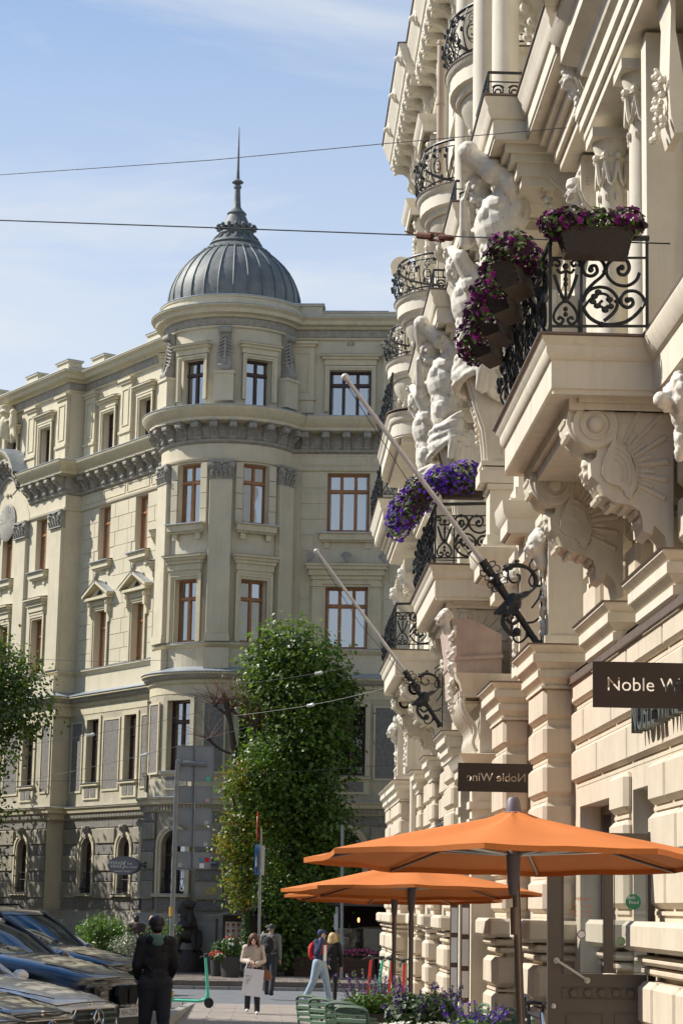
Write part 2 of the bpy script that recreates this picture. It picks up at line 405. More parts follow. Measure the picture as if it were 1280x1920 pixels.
# ------------------------------------------------------------------ corner building across the crossing
AX = Vector((-1.64, 75.4)); RT = 2.4; OFF = .7
el = Vector((-.5266, .8501)); nl = Vector((-.8501, -.5266))
er = Vector((cos(rad(5)), -sin(rad(5)))); nr = Vector((-sin(rad(5)), -cos(rad(5))))
def PL(u, d, z): p = AX + el * u + nl * (OFF + d); return (p.x, p.y, z)
def PR(u, d, z): p = AX + er * u + nr * (OFF + d); return (p.x, p.y, z)
def PT(a, d=0, u=0, z=0, R=RT):
    a = rad(a); p = AX + Vector((cos(a), sin(a))) * (R + d) + Vector((-sin(a), cos(a))) * u; return (p.x, p.y, z)
aL = math.degrees(math.atan2(nl.y, nl.x)) % 360; aR = math.degrees(math.atan2(nr.y, nr.x)) % 360
jt = math.degrees(math.acos(OFF / RT))
A0, A1 = aL - jt, aR + jt
RIS, RU0, RU1 = .7, 10.15, 21.9
BL = thing('corner_building', 'five-storey cream corner building with grey metal dome and spire over its round corner turret', 'building', (AX.x, AX.y, -.6))
def arc(n=26, ext=0): return [PT(A0 + (A1 - A0) * i / n, ext)[:2] for i in range(n + 1)]
def path(ext=0, lo=None, d=0, right=14.0, upto=30):
    p = []
    p += [PL(upto, d, 0)[:2], PL(RU1, d, 0)[:2], PL(RU1, RIS + d, 0)[:2], PL(RU0, RIS + d, 0)[:2], PL(RU0, d, 0)[:2]]
    p += arc(26, d + ext) + [PR(right, d, 0)[:2]]
    return p
def pathR(d=0, right=14.0): return arc(26, d) + [PR(right, d, 0)[:2]]
# windows lists: (P, u0, u1)
WL = [(4.67, 5.6), (7.63, 8.6)]                     # left face
WR = [(3.54, 5.03), (8.3, 9.8)]                      # right face (triple)
CU = 15.35                                           # risalit centre
WRIS = [(CU - 3.15 - .48, CU - 3.15 + .48), (CU - .48, CU + .48), (CU + 3.15 - .48, CU + 3.15 + .48)]
WFAR = [(23.6, 24.5), (26.6, 27.5)]
TW = [178, 236, 294]; TP = [149, 207, 265, 323]; hw = .47
dang = math.degrees(hw / RT)
def PTA(a, d, z): return PT(a, d, 0, z)
floors = [  # z0,z1 of wall band, window z0,z1, extra thickness
    (-.56, 5.0, None), (5.0, 9.4, (6.05, 8.43)), (9.4, 13.8, (10.43, 12.6)), (13.8, 18.2, (14.56, 16.65)), (18.2, 22.2, (18.72, 20.38))]
EX = [.22, .14, 0, 0, -.05]
def rev(P): return P
WN = 0
def glazing(P, u0, u1, z0, z1, dd, fm, mull=2, transom=.36, curtain=True, arch=False, bars=False, d0=0, tm=.7):
    """one window: frame, panes, curtain; lies dd behind the wall"""
    f = MB(); t = .07; D = d0 - dd
    f.box(u0, u0 + t, D - .06, D + .04, z0, z1, P); f.box(u1 - t, u1, D - .06, D + .04, z0, z1, P)
    f.box(u0 + t, u1 - t, D - .06, D + .04, z0, z0 + t, P); f.box(u0 + t, u1 - t, D - .06, D + .04, z1 - t, z1, P)
    zt = z0 + (z1 - z0) * tm
    f.box(u0 + t, u1 - t, D - .05, D + .055, zt - .045, zt + .045, P)
    wdt = (u1 - u0) / mull
    for i in range(1, mull):
        uc = u0 + wdt * i
        f.box(uc - .05, uc + .05, D - .05, D + .045, z0 + t, zt - .045, P); f.box(uc - .03, uc + .03, D - .05, D + .045, zt + .045, z1 - t, P)
    fo = obj('window', f, fm, BL, False)
    for i in range(mull):
        a, b = u0 + wdt * i, u0 + wdt * (i + 1)
        for (c, e) in ((z0 + t, zt - .045), (zt + .045, z1 - t)):
            a2, b2 = max(a, u0 + t), min(b, u1 - t)
            s_ = MB(); q = .028
            for bx in ((a2 + .03, a2 + .03 + q, c, e), (b2 - .03 - q, b2 - .03, c, e), (a2 + .03, b2 - .03, c, c + q), (a2 + .03, b2 - .03, e - q, e)):
                s_.box(bx[0], bx[1], D - .03, D + .01, bx[2], bx[3], P)
            pn = MB(); j = rnd.uniform(-.004, .004)
            pn.add([P(a2 + .02, D - .02 + j, c), P(b2 - .02, D - .02 - j, c), P(b2 - .02, D - .02 - j, e), P(a2 + .02, D - .02 + j, e)], [(0, 1, 2, 3)])
            obj('pane', pn, pane_m, fo, False); obj('sash', s_, fm, fo, False)
    bk = MB(); bk.box(u0 - .3, u1 + .3, D - 1.2, D - 1.19, z0 - .2, z1 + .2, P)
    bk.box(u0 - .3, u0 - .29, D - 1.2, D - .1, z0 - .2, z1 + .2, P); bk.box(u1 + .29, u1 + .3, D - 1.2, D - .1, z0 - .2, z1 + .2, P)
    bk.box(u0 - .3, u1 + .3, D - 1.2, D - .1, z1 + .19, z1 + .2, P); bk.box(u0 - .3, u1 + .3, D - 1.2, D - .1, z0 - .2, z0 - .19, P)
    obj('room', bk, darkroom, fo, False)
    if curtain and rnd.random() < .62:
        for (ca, cb) in (((u0 + .05, u0 + (u1 - u0) * rnd.uniform(.3, .52)), (u1 - (u1 - u0) * rnd.uniform(.28, .5), u1 - .05)) if curtain == 1 else ((u0 + .05, u1 - .05),)):
            c_ = MB(); n = 14
            r0 = [P(ca + (cb - ca) * i / n, D - .22 + .03 * sin(i * 2.2), z1 - .05) for i in range(n + 1)]
            r1 = [P(ca + (cb - ca) * i / n, D - .22 + .045 * sin(i * 2.2 + .3), z0 + .05) for i in range(n + 1)]
            c_.loft([r0, r1], False); obj('curtain', c_, curt, fo)
    return fo
class Face: pass
def facade(P, u0, u1, wins, fi, d=0, jb=.3):
    z0, z1, wz = floors[fi]; ex = EX[fi] + d
    mb = MB(); holes = [(a, b, wz[0], wz[1]) for a, b in wins]
    mb.wall(P, [u0, u1], [z0, z1], holes, jb, ex)
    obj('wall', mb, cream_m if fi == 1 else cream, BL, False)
uLj, uRj = math.sqrt(RT ** 2 - OFF ** 2) - .35, math.sqrt(RT ** 2 - OFF ** 2) - .35
for fi in (1, 2, 3, 4):
    fm = {1: frame_d, 2: frame_o, 3: frame_o, 4: frame_d}[fi]; wz = floors[fi][2]; cz = 1 if fi in (1, 3) else (2 if fi == 2 else 0)
    facade(PL, uLj, RU0, WL, fi); facade(PL, RU0, RU1, WRIS, fi, RIS); facade(PL, RU1, 30, WFAR, fi)
    facade(PR, uRj, 14, WR, fi)
    for a, b in WL: glazing(PL, a, b, wz[0], wz[1], .26, fm, 2, curtain=cz, d0=EX[fi])
    for a, b in WFAR: glazing(PL, a, b, wz[0], wz[1], .26, fm, 2, curtain=0, d0=EX[fi])
    for a, b in WRIS: glazing(PL, a, b, wz[0], wz[1], .26, fm, 2, curtain=cz, d0=EX[fi] + RIS)
    for a, b in WR: glazing(PR, a, b, wz[0], wz[1], .26, fm, 3, curtain=cz, d0=EX[fi])
    mb = MB(); z0, z1, wz = floors[fi]
    ex = EX[fi]
    mb.wall(lambda a, d_, z: PTA(a, d_, z), [A0 + (A1 - A0) * i / 40 for i in range(41)], [z0, z1], [(c - dang, c + dang, wz[0], wz[1]) for c in TW], .3, ex)
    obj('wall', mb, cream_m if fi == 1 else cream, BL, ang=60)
    for c in TW:
        Pf = lambda u, d_, z, c=c: PT(c, d_, u, z)
        glazing(Pf, -hw - .02, hw + .02, wz[0], wz[1], .26, fm, 2, curtain=int(fi < 4), d0=ex)
    for (P, a, b, e) in [(PL, uLj, RU0, 0), (PL, RU0, RU1, RIS), (PL, RU1, 30, 0)]:
        pass
# risalit returns (side cheeks)
for u in (RU0, RU1):
    mb = MB()
    for fi in (1, 2, 3, 4):
        z0, z1, _ = floors[fi]
        mb.add([PL(u, EX[fi] - .02, z0), PL(u, RIS + EX[fi], z0), PL(u, RIS + EX[fi], z1), PL(u, EX[fi] - .02, z1)], [(0, 1, 2, 3)])
    obj('wall', mb, cream, BL, False)
# back volume and roof
mb = MB()
rf = [PL(30, 0, 0), PL(RU0, 0, 0), PT(A0, 0), PT(238, 0), PT(A1, 0), PR(14, 0, 0), PR(14, -16, 0), PL(30, -16, 0)]
mb.add([(p[0], p[1], 22.2) for p in rf], [tuple(range(8))])
obj('roof', mb, zinc, BL, False)
mb = MB()
for a, b in ((rf[5], rf[6]), (rf[6], rf[7]), (rf[7], rf[0])):
    mb.add([(a[0], a[1], -.6), (b[0], b[1], -.6), (b[0], b[1], 22.3), (a[0], a[1], 22.3)], [(0, 1, 2, 3)])
obj('back_wall', mb, cream, BL, False)

# --- mouldings swept round the whole building
def mould(name, prof, m=cream_l, d=0, pth=None, ang=35):
    mb = MB(); mb.sweep(pth or path(0, d=d), prof); return obj(name, mb, m, BL, ang=ang)
def gap_path(d=0, c0=CU - 2.05, c1=CU + 2.05):
    a = [PL(30, d, 0)[:2], PL(RU1, d, 0)[:2], PL(RU1, RIS + d, 0)[:2], PL(c1, RIS + d, 0)[:2]]
    b = [PL(c0, RIS + d, 0)[:2], PL(RU0, RIS + d, 0)[:2], PL(RU0, d, 0)[:2]] + arc(26, d) + [PR(14, d, 0)[:2]]
    return a, b
mould('top_cornice', [(0, 21.83), (.12, 21.84), (.18, 21.92), (.38, 21.95), (.42, 22.08), (.55, 22.17), (.55, 22.21), (0, 22.27)])
mould('flashing', [(0, 22.273), (.57, 22.215), (.57, 22.235), (0, 22.3)], zinc)
mould('carved_frieze', [(-.05, 21.56), (.03, 21.57), (.05, 21.6), (.05, 21.8), (.1, 21.83), (-.05, 21.835)], ornam)
mould('string_course', [(-.05, 21.46), (.02, 21.47), (.05, 21.5), (.05, 21.55), (-.05, 21.555)])
mould('parapet', [(-.35, 22.25), (.1, 22.25), (.1, 22.44), (.14, 22.46), (.14, 22.5), (-.35, 22.52)], cream_l)
cprof = [(0, 18.04), (.42, 18.06), (.5, 18.08), (.5, 18.18), (.56, 18.22), (.66, 18.34), (.74, 18.45), (.76, 18.49), (.76, 18.54), (0, 18.6)]
fprof = [(0, 18.603), (.785, 18.545), (.785, 18.565), (0, 18.63)]
pprof = [(0, 16.7), (.07, 16.72), (.1, 16.78), (.1, 16.82), (.03, 16.84), (.03, 17.32), (0, 17.34)]
eprof = [(0, 17.33), (.05, 17.34), (.12, 17.4), (.13, 17.46), (.05, 17.48), (.05, 18.04), (0, 18.04)]
for pth in gap_path():
    mb = MB(); mb.sweep(pth, cprof); obj('main_cornice', mb, cream_l, BL)
    mb = MB(); mb.sweep(pth, fprof); obj('flashing', mb, zinc, BL)
    mb = MB(); mb.sweep(pth, pprof); obj('frieze', mb, cream, BL)
    mb = MB(); mb.sweep(pth, eprof); obj('bracket_band', mb, ornam, BL)
# segmental arch over the middle of the projecting bay
def arcsweep(mb, prof, uc, zc, h, a, n=20, P=PL):
    """prof (out, rise): swept along an arch of half width a, height h"""
    Rr = (a * a + h * h) / (2 * h); th = math.asin(a / Rr); rings = []
    for i in range(n + 1):
        t = -th + 2 * th * i / n
        rings.append([P(uc + (Rr + r) * sin(t), RIS + d, zc + (Rr + r) * cos(t) - Rr) for d, r in prof])
    mb.loft(rings, False)
for prof, m_, nm in ((cprof, cream_l, 'arched_cornice'), (fprof, zinc, 'flashing'), (pprof, cream, 'arched_frieze'), (eprof, ornam, 'arched_bracket_band')):
    mb = MB(); arcsweep(mb, [(d, z - 18.8) for d, z in prof], CU, 20.15 - .0, 1.35, 2.05); obj(nm, mb, m_, BL)
mb = MB(); mb.prism([(CU - 2.0, 16.7), (CU + 2.0, 16.7)] + [(CU + 2.0 * cos(t), 16.75 + 1.3 * sin(t)) for t in [pi * i / 12 for i in range(13)]], 0, .02, lambda a, b, d: PL(a, RIS + d, b)); obj('tympanum', mb, cream, BL, False)
mb = MB()
for i in range(11):
    t = pi * i / 10
    mb.cap(PL(CU, RIS + .08, 16.9), PL(CU + .62 * cos(t), RIS + .06, 16.95 + .62 * sin(t)), .03, .075, 6)
mb.lathe([(.72, 0), (.8, .04), (.72, .08)], PL(CU, RIS + .03, 16.92), 20, (nl.x, nl.y, 0)); obj('shell_ornament', mb, ornam, BL)
# lower belts
mould('window_ledge', [(0, 10.2), (.03, 10.22), (.08, 10.3), (.14, 10.34), (.14, 10.38), (0, 10.39)])
mould('flashing', [(0, 10.392), (.15, 10.386), (.15, 10.405), (0, 10.43)], zinc)
mould('belt_cornice', [(.1, 8.62), (.16, 8.66), (.16, 8.95), (.24, 9.02), (.24, 9.13), (.36, 9.27), (.46, 9.3), (.46, 9.36), (0, 9.42)])
mould('flashing', [(0, 9.56), (.49, 9.37), (.49, 9.39), (0, 9.58)], zinc)
mould('carved_band', [(.2, 9.12), (.32, 9.14), (.38, 9.2), (.36, 9.27), (.2, 9.28)], ornam)
mould('ground_floor_cornice', [(.2, 4.66), (.27, 4.7), (.3, 4.88), (.42, 4.93), (.45, 5.06), (.5, 5.1), (.5, 5.14), (.1, 5.17)])
mould('flashing', [(.1, 5.173), (.52, 5.142), (.52, 5.16), (.1, 5.2)], zinc)
mb = MB()
for P, a, b, n, dd in [(PR, 2.5, 14, 96, 0), (PL, 2.5, RU0, 64, 0), (PL, RU0, RU1, 98, RIS)]:
    for i in range(n):
        u = a + (b - a) * (i + .5) / n; mb.box(u - .032, u + .032, .26 + dd, .36 + dd, 4.74, 4.87, P)
for i in range(70):
    a = A0 + (A1 - A0) * (i + .5) / 70; mb.box(-.032, .032, .26, .36, 4.74, 4.87, lambda u, d, z, a=a: PT(a, d, u, z))
o = obj('dentil', mb, ornam, BL, False); o['kind'] = 'stuff'

# --- modillion brackets under the main cornice (shared mesh, local: x across, y out, z up)
def scroll_prof(h=.62, d=.44):
    pts = [(0, 0), (0, -h), (.05, -h), (.09, -h + .06), (.10, -h + .14), (.16, -h + .26), (.17, -h + .33), (.26, -h + .4), (d * .8, -.2), (d, -.13), (d, -.03), (d * .95, 0)]
    return pts
mb = MB(); mb.prism([(a, b) for a, b in scroll_prof()], -.12, .12, lambda a, b, d: (d, a, b))
mb.lathe([(.001, -.135), (.1, -.13), (.1, .13), (.001, .135)], (0, .36, -.12), 10, (1, 0, 0)); mb.lathe([(.001, -.13), (.06, -.13), (.06, .13), (.001, .13)], (0, .09, -.5), 8, (1, 0, 0))
mb.box(-.15, .15, 0, .48, -.0, .05)
for k in (-.06, 0, .06): mb.tube([(k, .4, -.26), (k, .25, -.36), (k, .19, -.46)], .018, 5)
modme = mb.mesh('bracket', ornam)
mb = MB(); mb.box(-.2, .2, 0, .02, -.5, -.08); mb.box(-.13, .13, .02, .035, -.42, -.16); mb.box(-.05, .05, .035, .06, -.34, -.24); panme = mb.mesh('coffer', ornam)
def rotframe(P, u, d, z):
    o0 = Vector(P(u, d, z)); n_ = (Vector(P(u, d + 1, z)) - o0).normalized(); x_ = Vector((n_.y, -n_.x, 0))
    return Matrix(((x_.x, n_.x, 0, o0.x), (x_.y, n_.y, 0, o0.y), (0, 0, 1, o0.z), (0, 0, 0, 1)))
def mods(P, a, b, n, dd):
    for i in range(n):
        u = a + (b - a) * i / (n - 1)
        obj('bracket', modme, None, BL, M=rotframe(P, u, .05 + dd, 18.04))
        if i < n - 1: obj('coffer', panme, None, BL, M=rotframe(P, u + (b - a) / (n - 1) / 2, .05 + dd, 18.02))
mods(PR, 2.75, 13.7, 16, 0); mods(PL, 2.75, 9.55, 10, 0); mods(PL, RU0 + .2, CU - 2.2, 5, RIS); mods(PL, CU + 2.2, RU1 - .2, 5, RIS)
for i in range(14):
    a = A0 + 10 + (A1 - A0 - 20) * i / 13
    obj('bracket', modme, None, BL, M=rotframe(lambda u, d, z: PT(a, d, u, z), 0, .05, 18.04))
    if i < 13:
        a2 = a + (A1 - A0 - 20) / 26; obj('coffer', panme, None, BL, M=rotframe(lambda u, d, z: PT(a2, d, u, z), 0, .05, 18.02))
Rr = (2.05 ** 2 + 1.35 ** 2) / 2.7; th = math.asin(2.05 / Rr)
for i in range(7):
    t = -th * .86 + 2 * th * .86 * i / 6
    Mr = rotframe(PL, CU + (Rr - .66) * sin(t), RIS + .05, 20.15 + (Rr - .66) * cos(t) - Rr) @ Matrix.Rotation(t, 4, 'Y')
    obj('bracket', modme, None, BL, M=Mr)
# frieze panels (raised frames)
def rframe(mb, P, u0, u1, z0, z1, d, t=.04, h=.02):
    for q in ((u0, u1, z0, z0 + t), (u0, u1, z1 - t, z1), (u0, u0 + t, z0 + t, z1 - t), (u1 - t, u1, z0 + t, z1 - t)):
        mb.box(q[0], q[1], d - .02, d + h, q[2], q[3], P)
for P, us, dd in ((PR, [2.5, 5.0, 7.5, 10, 12.5], 0), (PL, [2.6, 4.5, 6.4, 8.3, 9.9], 0)):
    for i in range(len(us) - 1):
        mb = MB(); rframe(mb, P, us[i] + .08, us[i + 1] - .08, 16.92, 17.28, .03 + dd, .03, .025); obj('frieze_panel', mb, cream_l, BL, False)

# --- pilasters and capitals
def capital_me(w, h=.62):
    mb = MB(); mb.box(-w * .56, w * .56, -.02, .26, -.05, .02); mb.box(-w * .5, w * .5, -.02, .2, -h, -.05)
    mb.box(-w * .54, w * .54, -.02, .23, -h - .05, -h)
    for sx in (-1, 1):
        mb.lathe([(.001, 0), (.13, .0), (.13, .04), (.09, .05), (.09, .07), (.04, .08), (.001, .1)], (sx * w * .46, .2, -.17), 12, (0, 1, 0))
        mb.tube([(sx * w * .46, .25, -.06), (sx * w * .25, .24, -.04), (0, .24, -.1)], .035, 6)
    for r_, zz, n_ in ((0, -h, 5), (1, -h + .2, 4)):
        for i in range(n_):
            x = (i - (n_ - 1) / 2) * w / n_
            mb.cap((x, .21, zz + .03), (x, .25, zz + .15), .05, .04, 6); mb.ball((x, .28, zz + .2), (.05, .045, .035), 6)
            mb.cap((x + .07, .21, zz + .04), (x + .09, .23, zz + .12), .02, .02, 5)
    mb.ball((0, .24, -.1), .07, 8)
    return mb.mesh('capital', ornam)
capme = capital_me(.78); capme2 = capital_me(1.0)
def pil(P, u, w, dd, z0=10.43, z1=16.7, big=False, t=.14):
    mb = MB(); mb.cbox(u - w / 2, u + w / 2, dd - .02, dd + t, z0 + .28, z1 - .6, .012, P)
    mb.box(u - w / 2 - .05, u + w / 2 + .05, dd - .02, dd + t + .05, z0, z0 + .16, P); mb.box(u - w / 2 - .025, u + w / 2 + .025, dd - .02, dd + t + .025, z0 + .16, z0 + .28, P)
    obj('pilaster', mb, cream, BL, False)
    obj('capital', capme2 if big else capme, None, BL, M=rotframe(P, u, dd, z1))
for a in TP: pil(lambda u, d, z, a=a: PT(a, d, u, z), 0, .78, .0, t=.2)
for u in (RU0 + .5, CU - 1.5, CU + 1.5, RU1 - .5): pil(PL, u, .95, RIS, big=True)
# pedestals of pilasters
for P_, u, dd, w_ in [(lambda u, d, z, a=a: PT(a, d, u, z), 0, 0, .86) for a in TP] + [(PL, u, RIS, 1.05) for u in (RU0 + .5, CU - 1.5, CU + 1.5, RU1 - .5)]:
    mb = MB(); mb.box(u - w_ / 2, u + w_ / 2, dd - .02, dd + .22, 9.5, 10.2, P_); obj('pedestal', mb, cream, BL, False)
# --- ashlar stones of floors three and four
nst = 0
def stones(P, u0, u1, z0, z1, holes, dd, nz_, w=1.05, th=.022):
    global nst
    h = (z1 - z0) / nz_
    for j in range(nz_):
        a, b = z0 + j * h, z0 + (j + 1) * h; segs = [(u0, u1)]
        for hu0, hu1, hz0, hz1 in holes:
            if hz0 < b - .03 and hz1 > a + .03:
                ns = []
                for s0, s1 in segs:
                    if hu1 <= s0 or hu0 >= s1: ns.append((s0, s1)); continue
                    if hu0 > s0: ns.append((s0, hu0))
                    if hu1 < s1: ns.append((hu1, s1))
                segs = ns
        for s0, s1 in segs:
            if s1 - s0 < .12: continue
            n = max(1, round((s1 - s0) / w)); first = (.35 if (j % 2) else .65) if (n > 1 or s1 - s0 > .9) else 1
            cuts = [s0]
            if s1 - s0 > .8:
                x = s0 + first * .9
                while x < s1 - .3: cuts.append(x); x += w
            cuts.append(s1)
            for k in range(len(cuts) - 1):
                q = MB(); pr = dd + th + rnd.uniform(-.003, .003)
                q.cbox(cuts[k] + .009, cuts[k + 1] - .009, dd - .01, pr, a + .009, b - .009, .006, P); nst += 1
                obj('stone', q, cream, BL, False)
stones(PR, 2.62, 7.0, 12.75, 16.66, [(3.54 - .02, 5.05, 14.56, 16.7), (3.1, 5.4, 14.05, 14.56), (2.7, 5.75, 12.7, 13.85)], 0, 7)
stones(PR, 2.62, 7.0, 10.43, 12.75, [(3.0, 5.56, 10, 12.8)], 0, 4)
stones(PL, 2.75, 9.95, 10.45, 16.66, [(4.4, 5.87, 10, 13.75), (7.35, 8.9, 10, 13.75), (4.67, 5.6, 14.5, 16.7), (7.63, 8.6, 14.5, 16.7), (4.4, 5.87, 14.1, 14.56), (7.35, 8.9, 14.1, 14.56)], 0, 11)
for c in TW[1:]:
    for s in (-1, 1):
        for j in range(4):
            q = MB(); P_ = lambda u, d, z, c=c: PT(c, d, u, z)
            z0_ = 14.5 + j * .54; q.cbox(min(s * .49, s * .76), max(s * .49, s * .76), -.04, .02, z0_, z0_ + .52, .006, P_); obj('stone', q, cream, BL, False)
# --- window dressings
def sill(P, u0, u1, z, dd, h=.36):
    mb = MB(); mb.box(u0 - .26, u1 + .26, dd - .02, dd + .26, z - .05, z, P); mb.box(u0 - .22, u1 + .22, dd - .02, dd + .2, z - .26, z - .05, P); mb.box(u0 - .18, u1 + .18, dd - .02, dd + .12, z - .33, z - .26, P)
    for u in (u0 + .02, u1 - .02): mb.box(u - .09, u + .09, dd - .02, dd + .06, z - h - .18, z - .33, P)
    for i in range(int((u1 - u0 + .36) / .09)): mb.box(u0 - .17 + i * .09, u0 - .12 + i * .09, dd + .1, dd + .16, z - .32, z - .265, P)
    obj('window_sill', mb, cream_l, BL, False)
    mb = MB(); mb.add([P(u0 - .28, dd + .29, z - .0), P(u1 + .28, dd + .29, z), P(u1 + .28, dd - .02, z + .05), P(u0 - .28, dd - .02, z + .05)], [(0, 1, 2, 3)]); mb.box(u0 - .28, u1 + .28, dd + .27, dd + .29, z - .03, z, P)
    obj('flashing', mb, zinc, BL, False)
def surround(P, u0, u1, z0, z1, dd, t=.16, name='window_surround'):
    mb = MB()
    for a, b, h in ((0, t, .05), (t * .45, t, .085)):
        mb.box(u0 - b, u0 - a, dd - .02, dd + h, z0, z1 + b, P); mb.box(u1 + a, u1 + b, dd - .02, dd + h, z0, z1 + b, P); mb.box(u0 - a, u1 + a, dd - .02, dd + h - .003, z1 + a, z1 + b, P)
    obj(name, mb, cream_l, BL, False)
def hood(P, u0, u1, z, dd, steps, zn=True, name='window_hood'):
    mb = MB()
    for (e, d_, a, b) in steps: mb.box(u0 - e, u1 + e, dd - .02, dd + d_, z + a, z + b, P)
    obj(name, mb, cream_l, BL, False)
    if zn:
        e, d_, a, b = steps[-1]; mb = MB(); mb.add([P(u0 - e - .02, dd + d_ + .02, z + b + .003), P(u1 + e + .02, dd + d_ + .02, z + b + .003), P(u1 + e + .02, dd - .01, z + b + .06), P(u0 - e - .02, dd - .01, z + b + .06)], [(0, 1, 2, 3)]); obj('flashing', mb, zinc, BL, False)
for c in TW:
    P_ = lambda u, d, z, c=c: PT(c, d, u, z)
    sill(P_, -.5, .5, 14.52, .05); surround(P_, -.49, .49, 10.43, 12.6, .02, .2)
    hood(P_, -.6, .6, 12.78, .02, [(.05, .1, 0, .12), (.09, .14, .12, .34), (.14, .2, .34, .46), (.18, .26, .46, .56), (.22, .34, .56, .64)])
    surround(P_, -.49, .49, 18.9, 20.38, 0, .15); hood(P_, -.55, .55, 20.55, -.02, [(.12, .12, 0, .2), (.18, .2, .2, .3), (.24, .28, .3, .36)])
for P, ws, dd in ((PL, WL, 0), (PL, WRIS, RIS), (PR, WR[:1], 0)):
    for a, b in ws:
        sill(P, a, b, 14.5, dd)
        surround(P, a, b, 18.85, 20.38, dd, .15); hood(P, a - .06, b + .06, 20.55, dd, [(.12, .1, 0, .2), (.2, .18, .2, .3), (.28, .26, .3, .36)])
        surround(P, a, b, 10.43, 12.6, dd, .17)
for a, b in WRIS:
    hood(PL, a - .1, b + .1, 12.78, RIS, [(.05, .1, 0, .12), (.09, .14, .12, .34), (.14, .2, .34, .46), (.18, .26, .46, .56), (.22, .34, .56, .64)])
for a, b in WR:   # pilastered window with crested hood
    mb = MB()
    for u in (a - .3, b + .3): mb.box(u - .15, u + .15, -.02, .1, 10.43, 12.6, PR); mb.box(u - .2, u + .2, -.02, .15, 12.6, 12.68, PR); mb.box(u - .17, u + .17, -.02, .12, 12.52, 12.56, PR)
    mb.box(a - .3, b + .3, -.02, .09, 12.603, 12.677, PR)
    obj('window_surround', mb, cream_l, BL, False)
    hood(PR, a - .45, b + .45, 12.68, 0, [(0, .14, 0, .16), (.04, .2, .16, .3), (.12, .28, .3, .5), (.2, .38, .5, .62), (.24, .44, .62, .7)])
    mb = MB()
    for u, s_ in (((a + b) / 2, 0), (a - .6, 1), (b + .6, -1)):
        for t in range(5):
            tt = (t - 2) * .35 * (1 if s_ == 0 else .6) + s_ * .5
            mb.cap(PR(u, .36, 13.42), PR(u + .26 * sin(tt), .36, 13.42 + .34 * cos(tt)), .035, .045, 6)
    obj('crest', mb, ornam, BL)
for a, b in WL:   # triangular pediments on consoles
    mb = MB(); c = (a + b) / 2; w = .95
    mb.box(c - w + .1, c + w - .1, -.02, .12, 12.78, 13.0, PL)
    mb.box(c - w, c + w, -.02, .3, 13.0, 13.1, PL)
    for s in (-1, 1):
        mb.prism([(c + s * (w + .06), 13.1), (c, 13.62), (c, 13.74), (c + s * (w + .12), 13.2)], -.02, .36, lambda p, q, d: PL(p, d, q))
        mb.box(min(c + s * .62, c + s * .78), max(c + s * .62, c + s * .78), -.02, .2, 12.45, 13.0, PL); mb.ball(PL(c + s * .7, .18, 12.85), (.07, .07, .1), 8); mb.box(min(c + s * .64, c + s * .76), max(c + s * .64, c + s * .76), -.02, .09, 12.1, 12.45, PL)
    mb.prism([(c - w, 13.1), (c, 13.62), (c + w, 13.1)], -.02, .1, lambda p, q, d: PL(p, d, q))
    obj('pediment', mb, cream_l, BL, False)
    mb = MB(); mb.prism([(c - .25, 13.2), (c, 13.38), (c + .25, 13.2)], .09, .12, lambda p, q, d: PL(p, d, q)); obj('vent', mb, darkroom, BL, False)
    mb = MB(); mb.cap(PL(c, .3, 13.6), PL(c, .3, 13.85), .07, .1, 8); mb.ball(PL(c, .28, 13.95), .09, 8); obj('acroterion', mb, ornam, BL)
    mb = MB()
    for s in (-1, 1): mb.add([PL(c + s * (w + .14), .38, 13.2), PL(c, .38, 13.75), PL(c, -.02, 13.76), PL(c + s * (w + .14), -.02, 13.21)], [(0, 1, 2, 3)])
    obj('flashing', mb, zinc, BL, False)
# attic pilasters with sunk panels, cross rails
for P, us, dd in ((PR, (2.58, 5.87, 9.2), -.05), (PL, (3.2, 6.6, 9.6), -.05), (PL, (RU0 + .5, RU0 + 3.25, RU0 + 6.9), RIS - .05)):
    for u in us:
        mb = MB(); mb.box(u - .42, u + .42, dd - .02, dd + .14, 18.8, 21.2, P); mb.box(u - .46, u + .46, dd - .02, dd + .2, 21.2, 21.3, P); mb.box(u - .52, u + .52, dd - .02, dd + .26, 21.3, 21.4, P)
        mb.box(u - .47, u + .47, dd - .02, dd + .2, 19.26, 19.36, P)
        rframe(mb, P, u - .26, u + .26, 19.55, 21.0, dd + .14, .045, .03); obj('attic_pilaster', mb, cream_l, BL, False)
# parapet blocks
for P, us, dd in ((PR, (2.75, 6.6, 10.4), .02), (PL, (4.4, 8.9, RU0 + 12.6), .02), (PL, (RU0 + .45, RU0 + 3.2, RU0 + 6.9, RU1 - .5), RIS + .02)):
    for u in us:
        mb = MB(); mb.box(u - .5, u + .5, dd - .45, dd + .14, 22.3, 22.68, P); mb.box(u - .56, u + .56, dd - .5, dd + .2, 22.68, 22.74, P); obj('parapet_block', mb, cream, BL, False)
        mb = MB(); mb.box(u - .58, u + .58, dd - .52, dd + .22, 22.743, 22.77, P); obj('flashing', mb, zinc, BL, False)
# attic vents
for P, us, dd in ((PR, (4.28,), -.05), (PL, (3.9, 7.5), -.05)):
    for u in us:
        mb = MB(); [mb.box(u - .15 + k * .16, u - .02 + k * .16, dd - .02, dd + .012, 21.28, 21.42, P) for k in (0, 1)]; obj('vent', mb, ornam, BL, False)
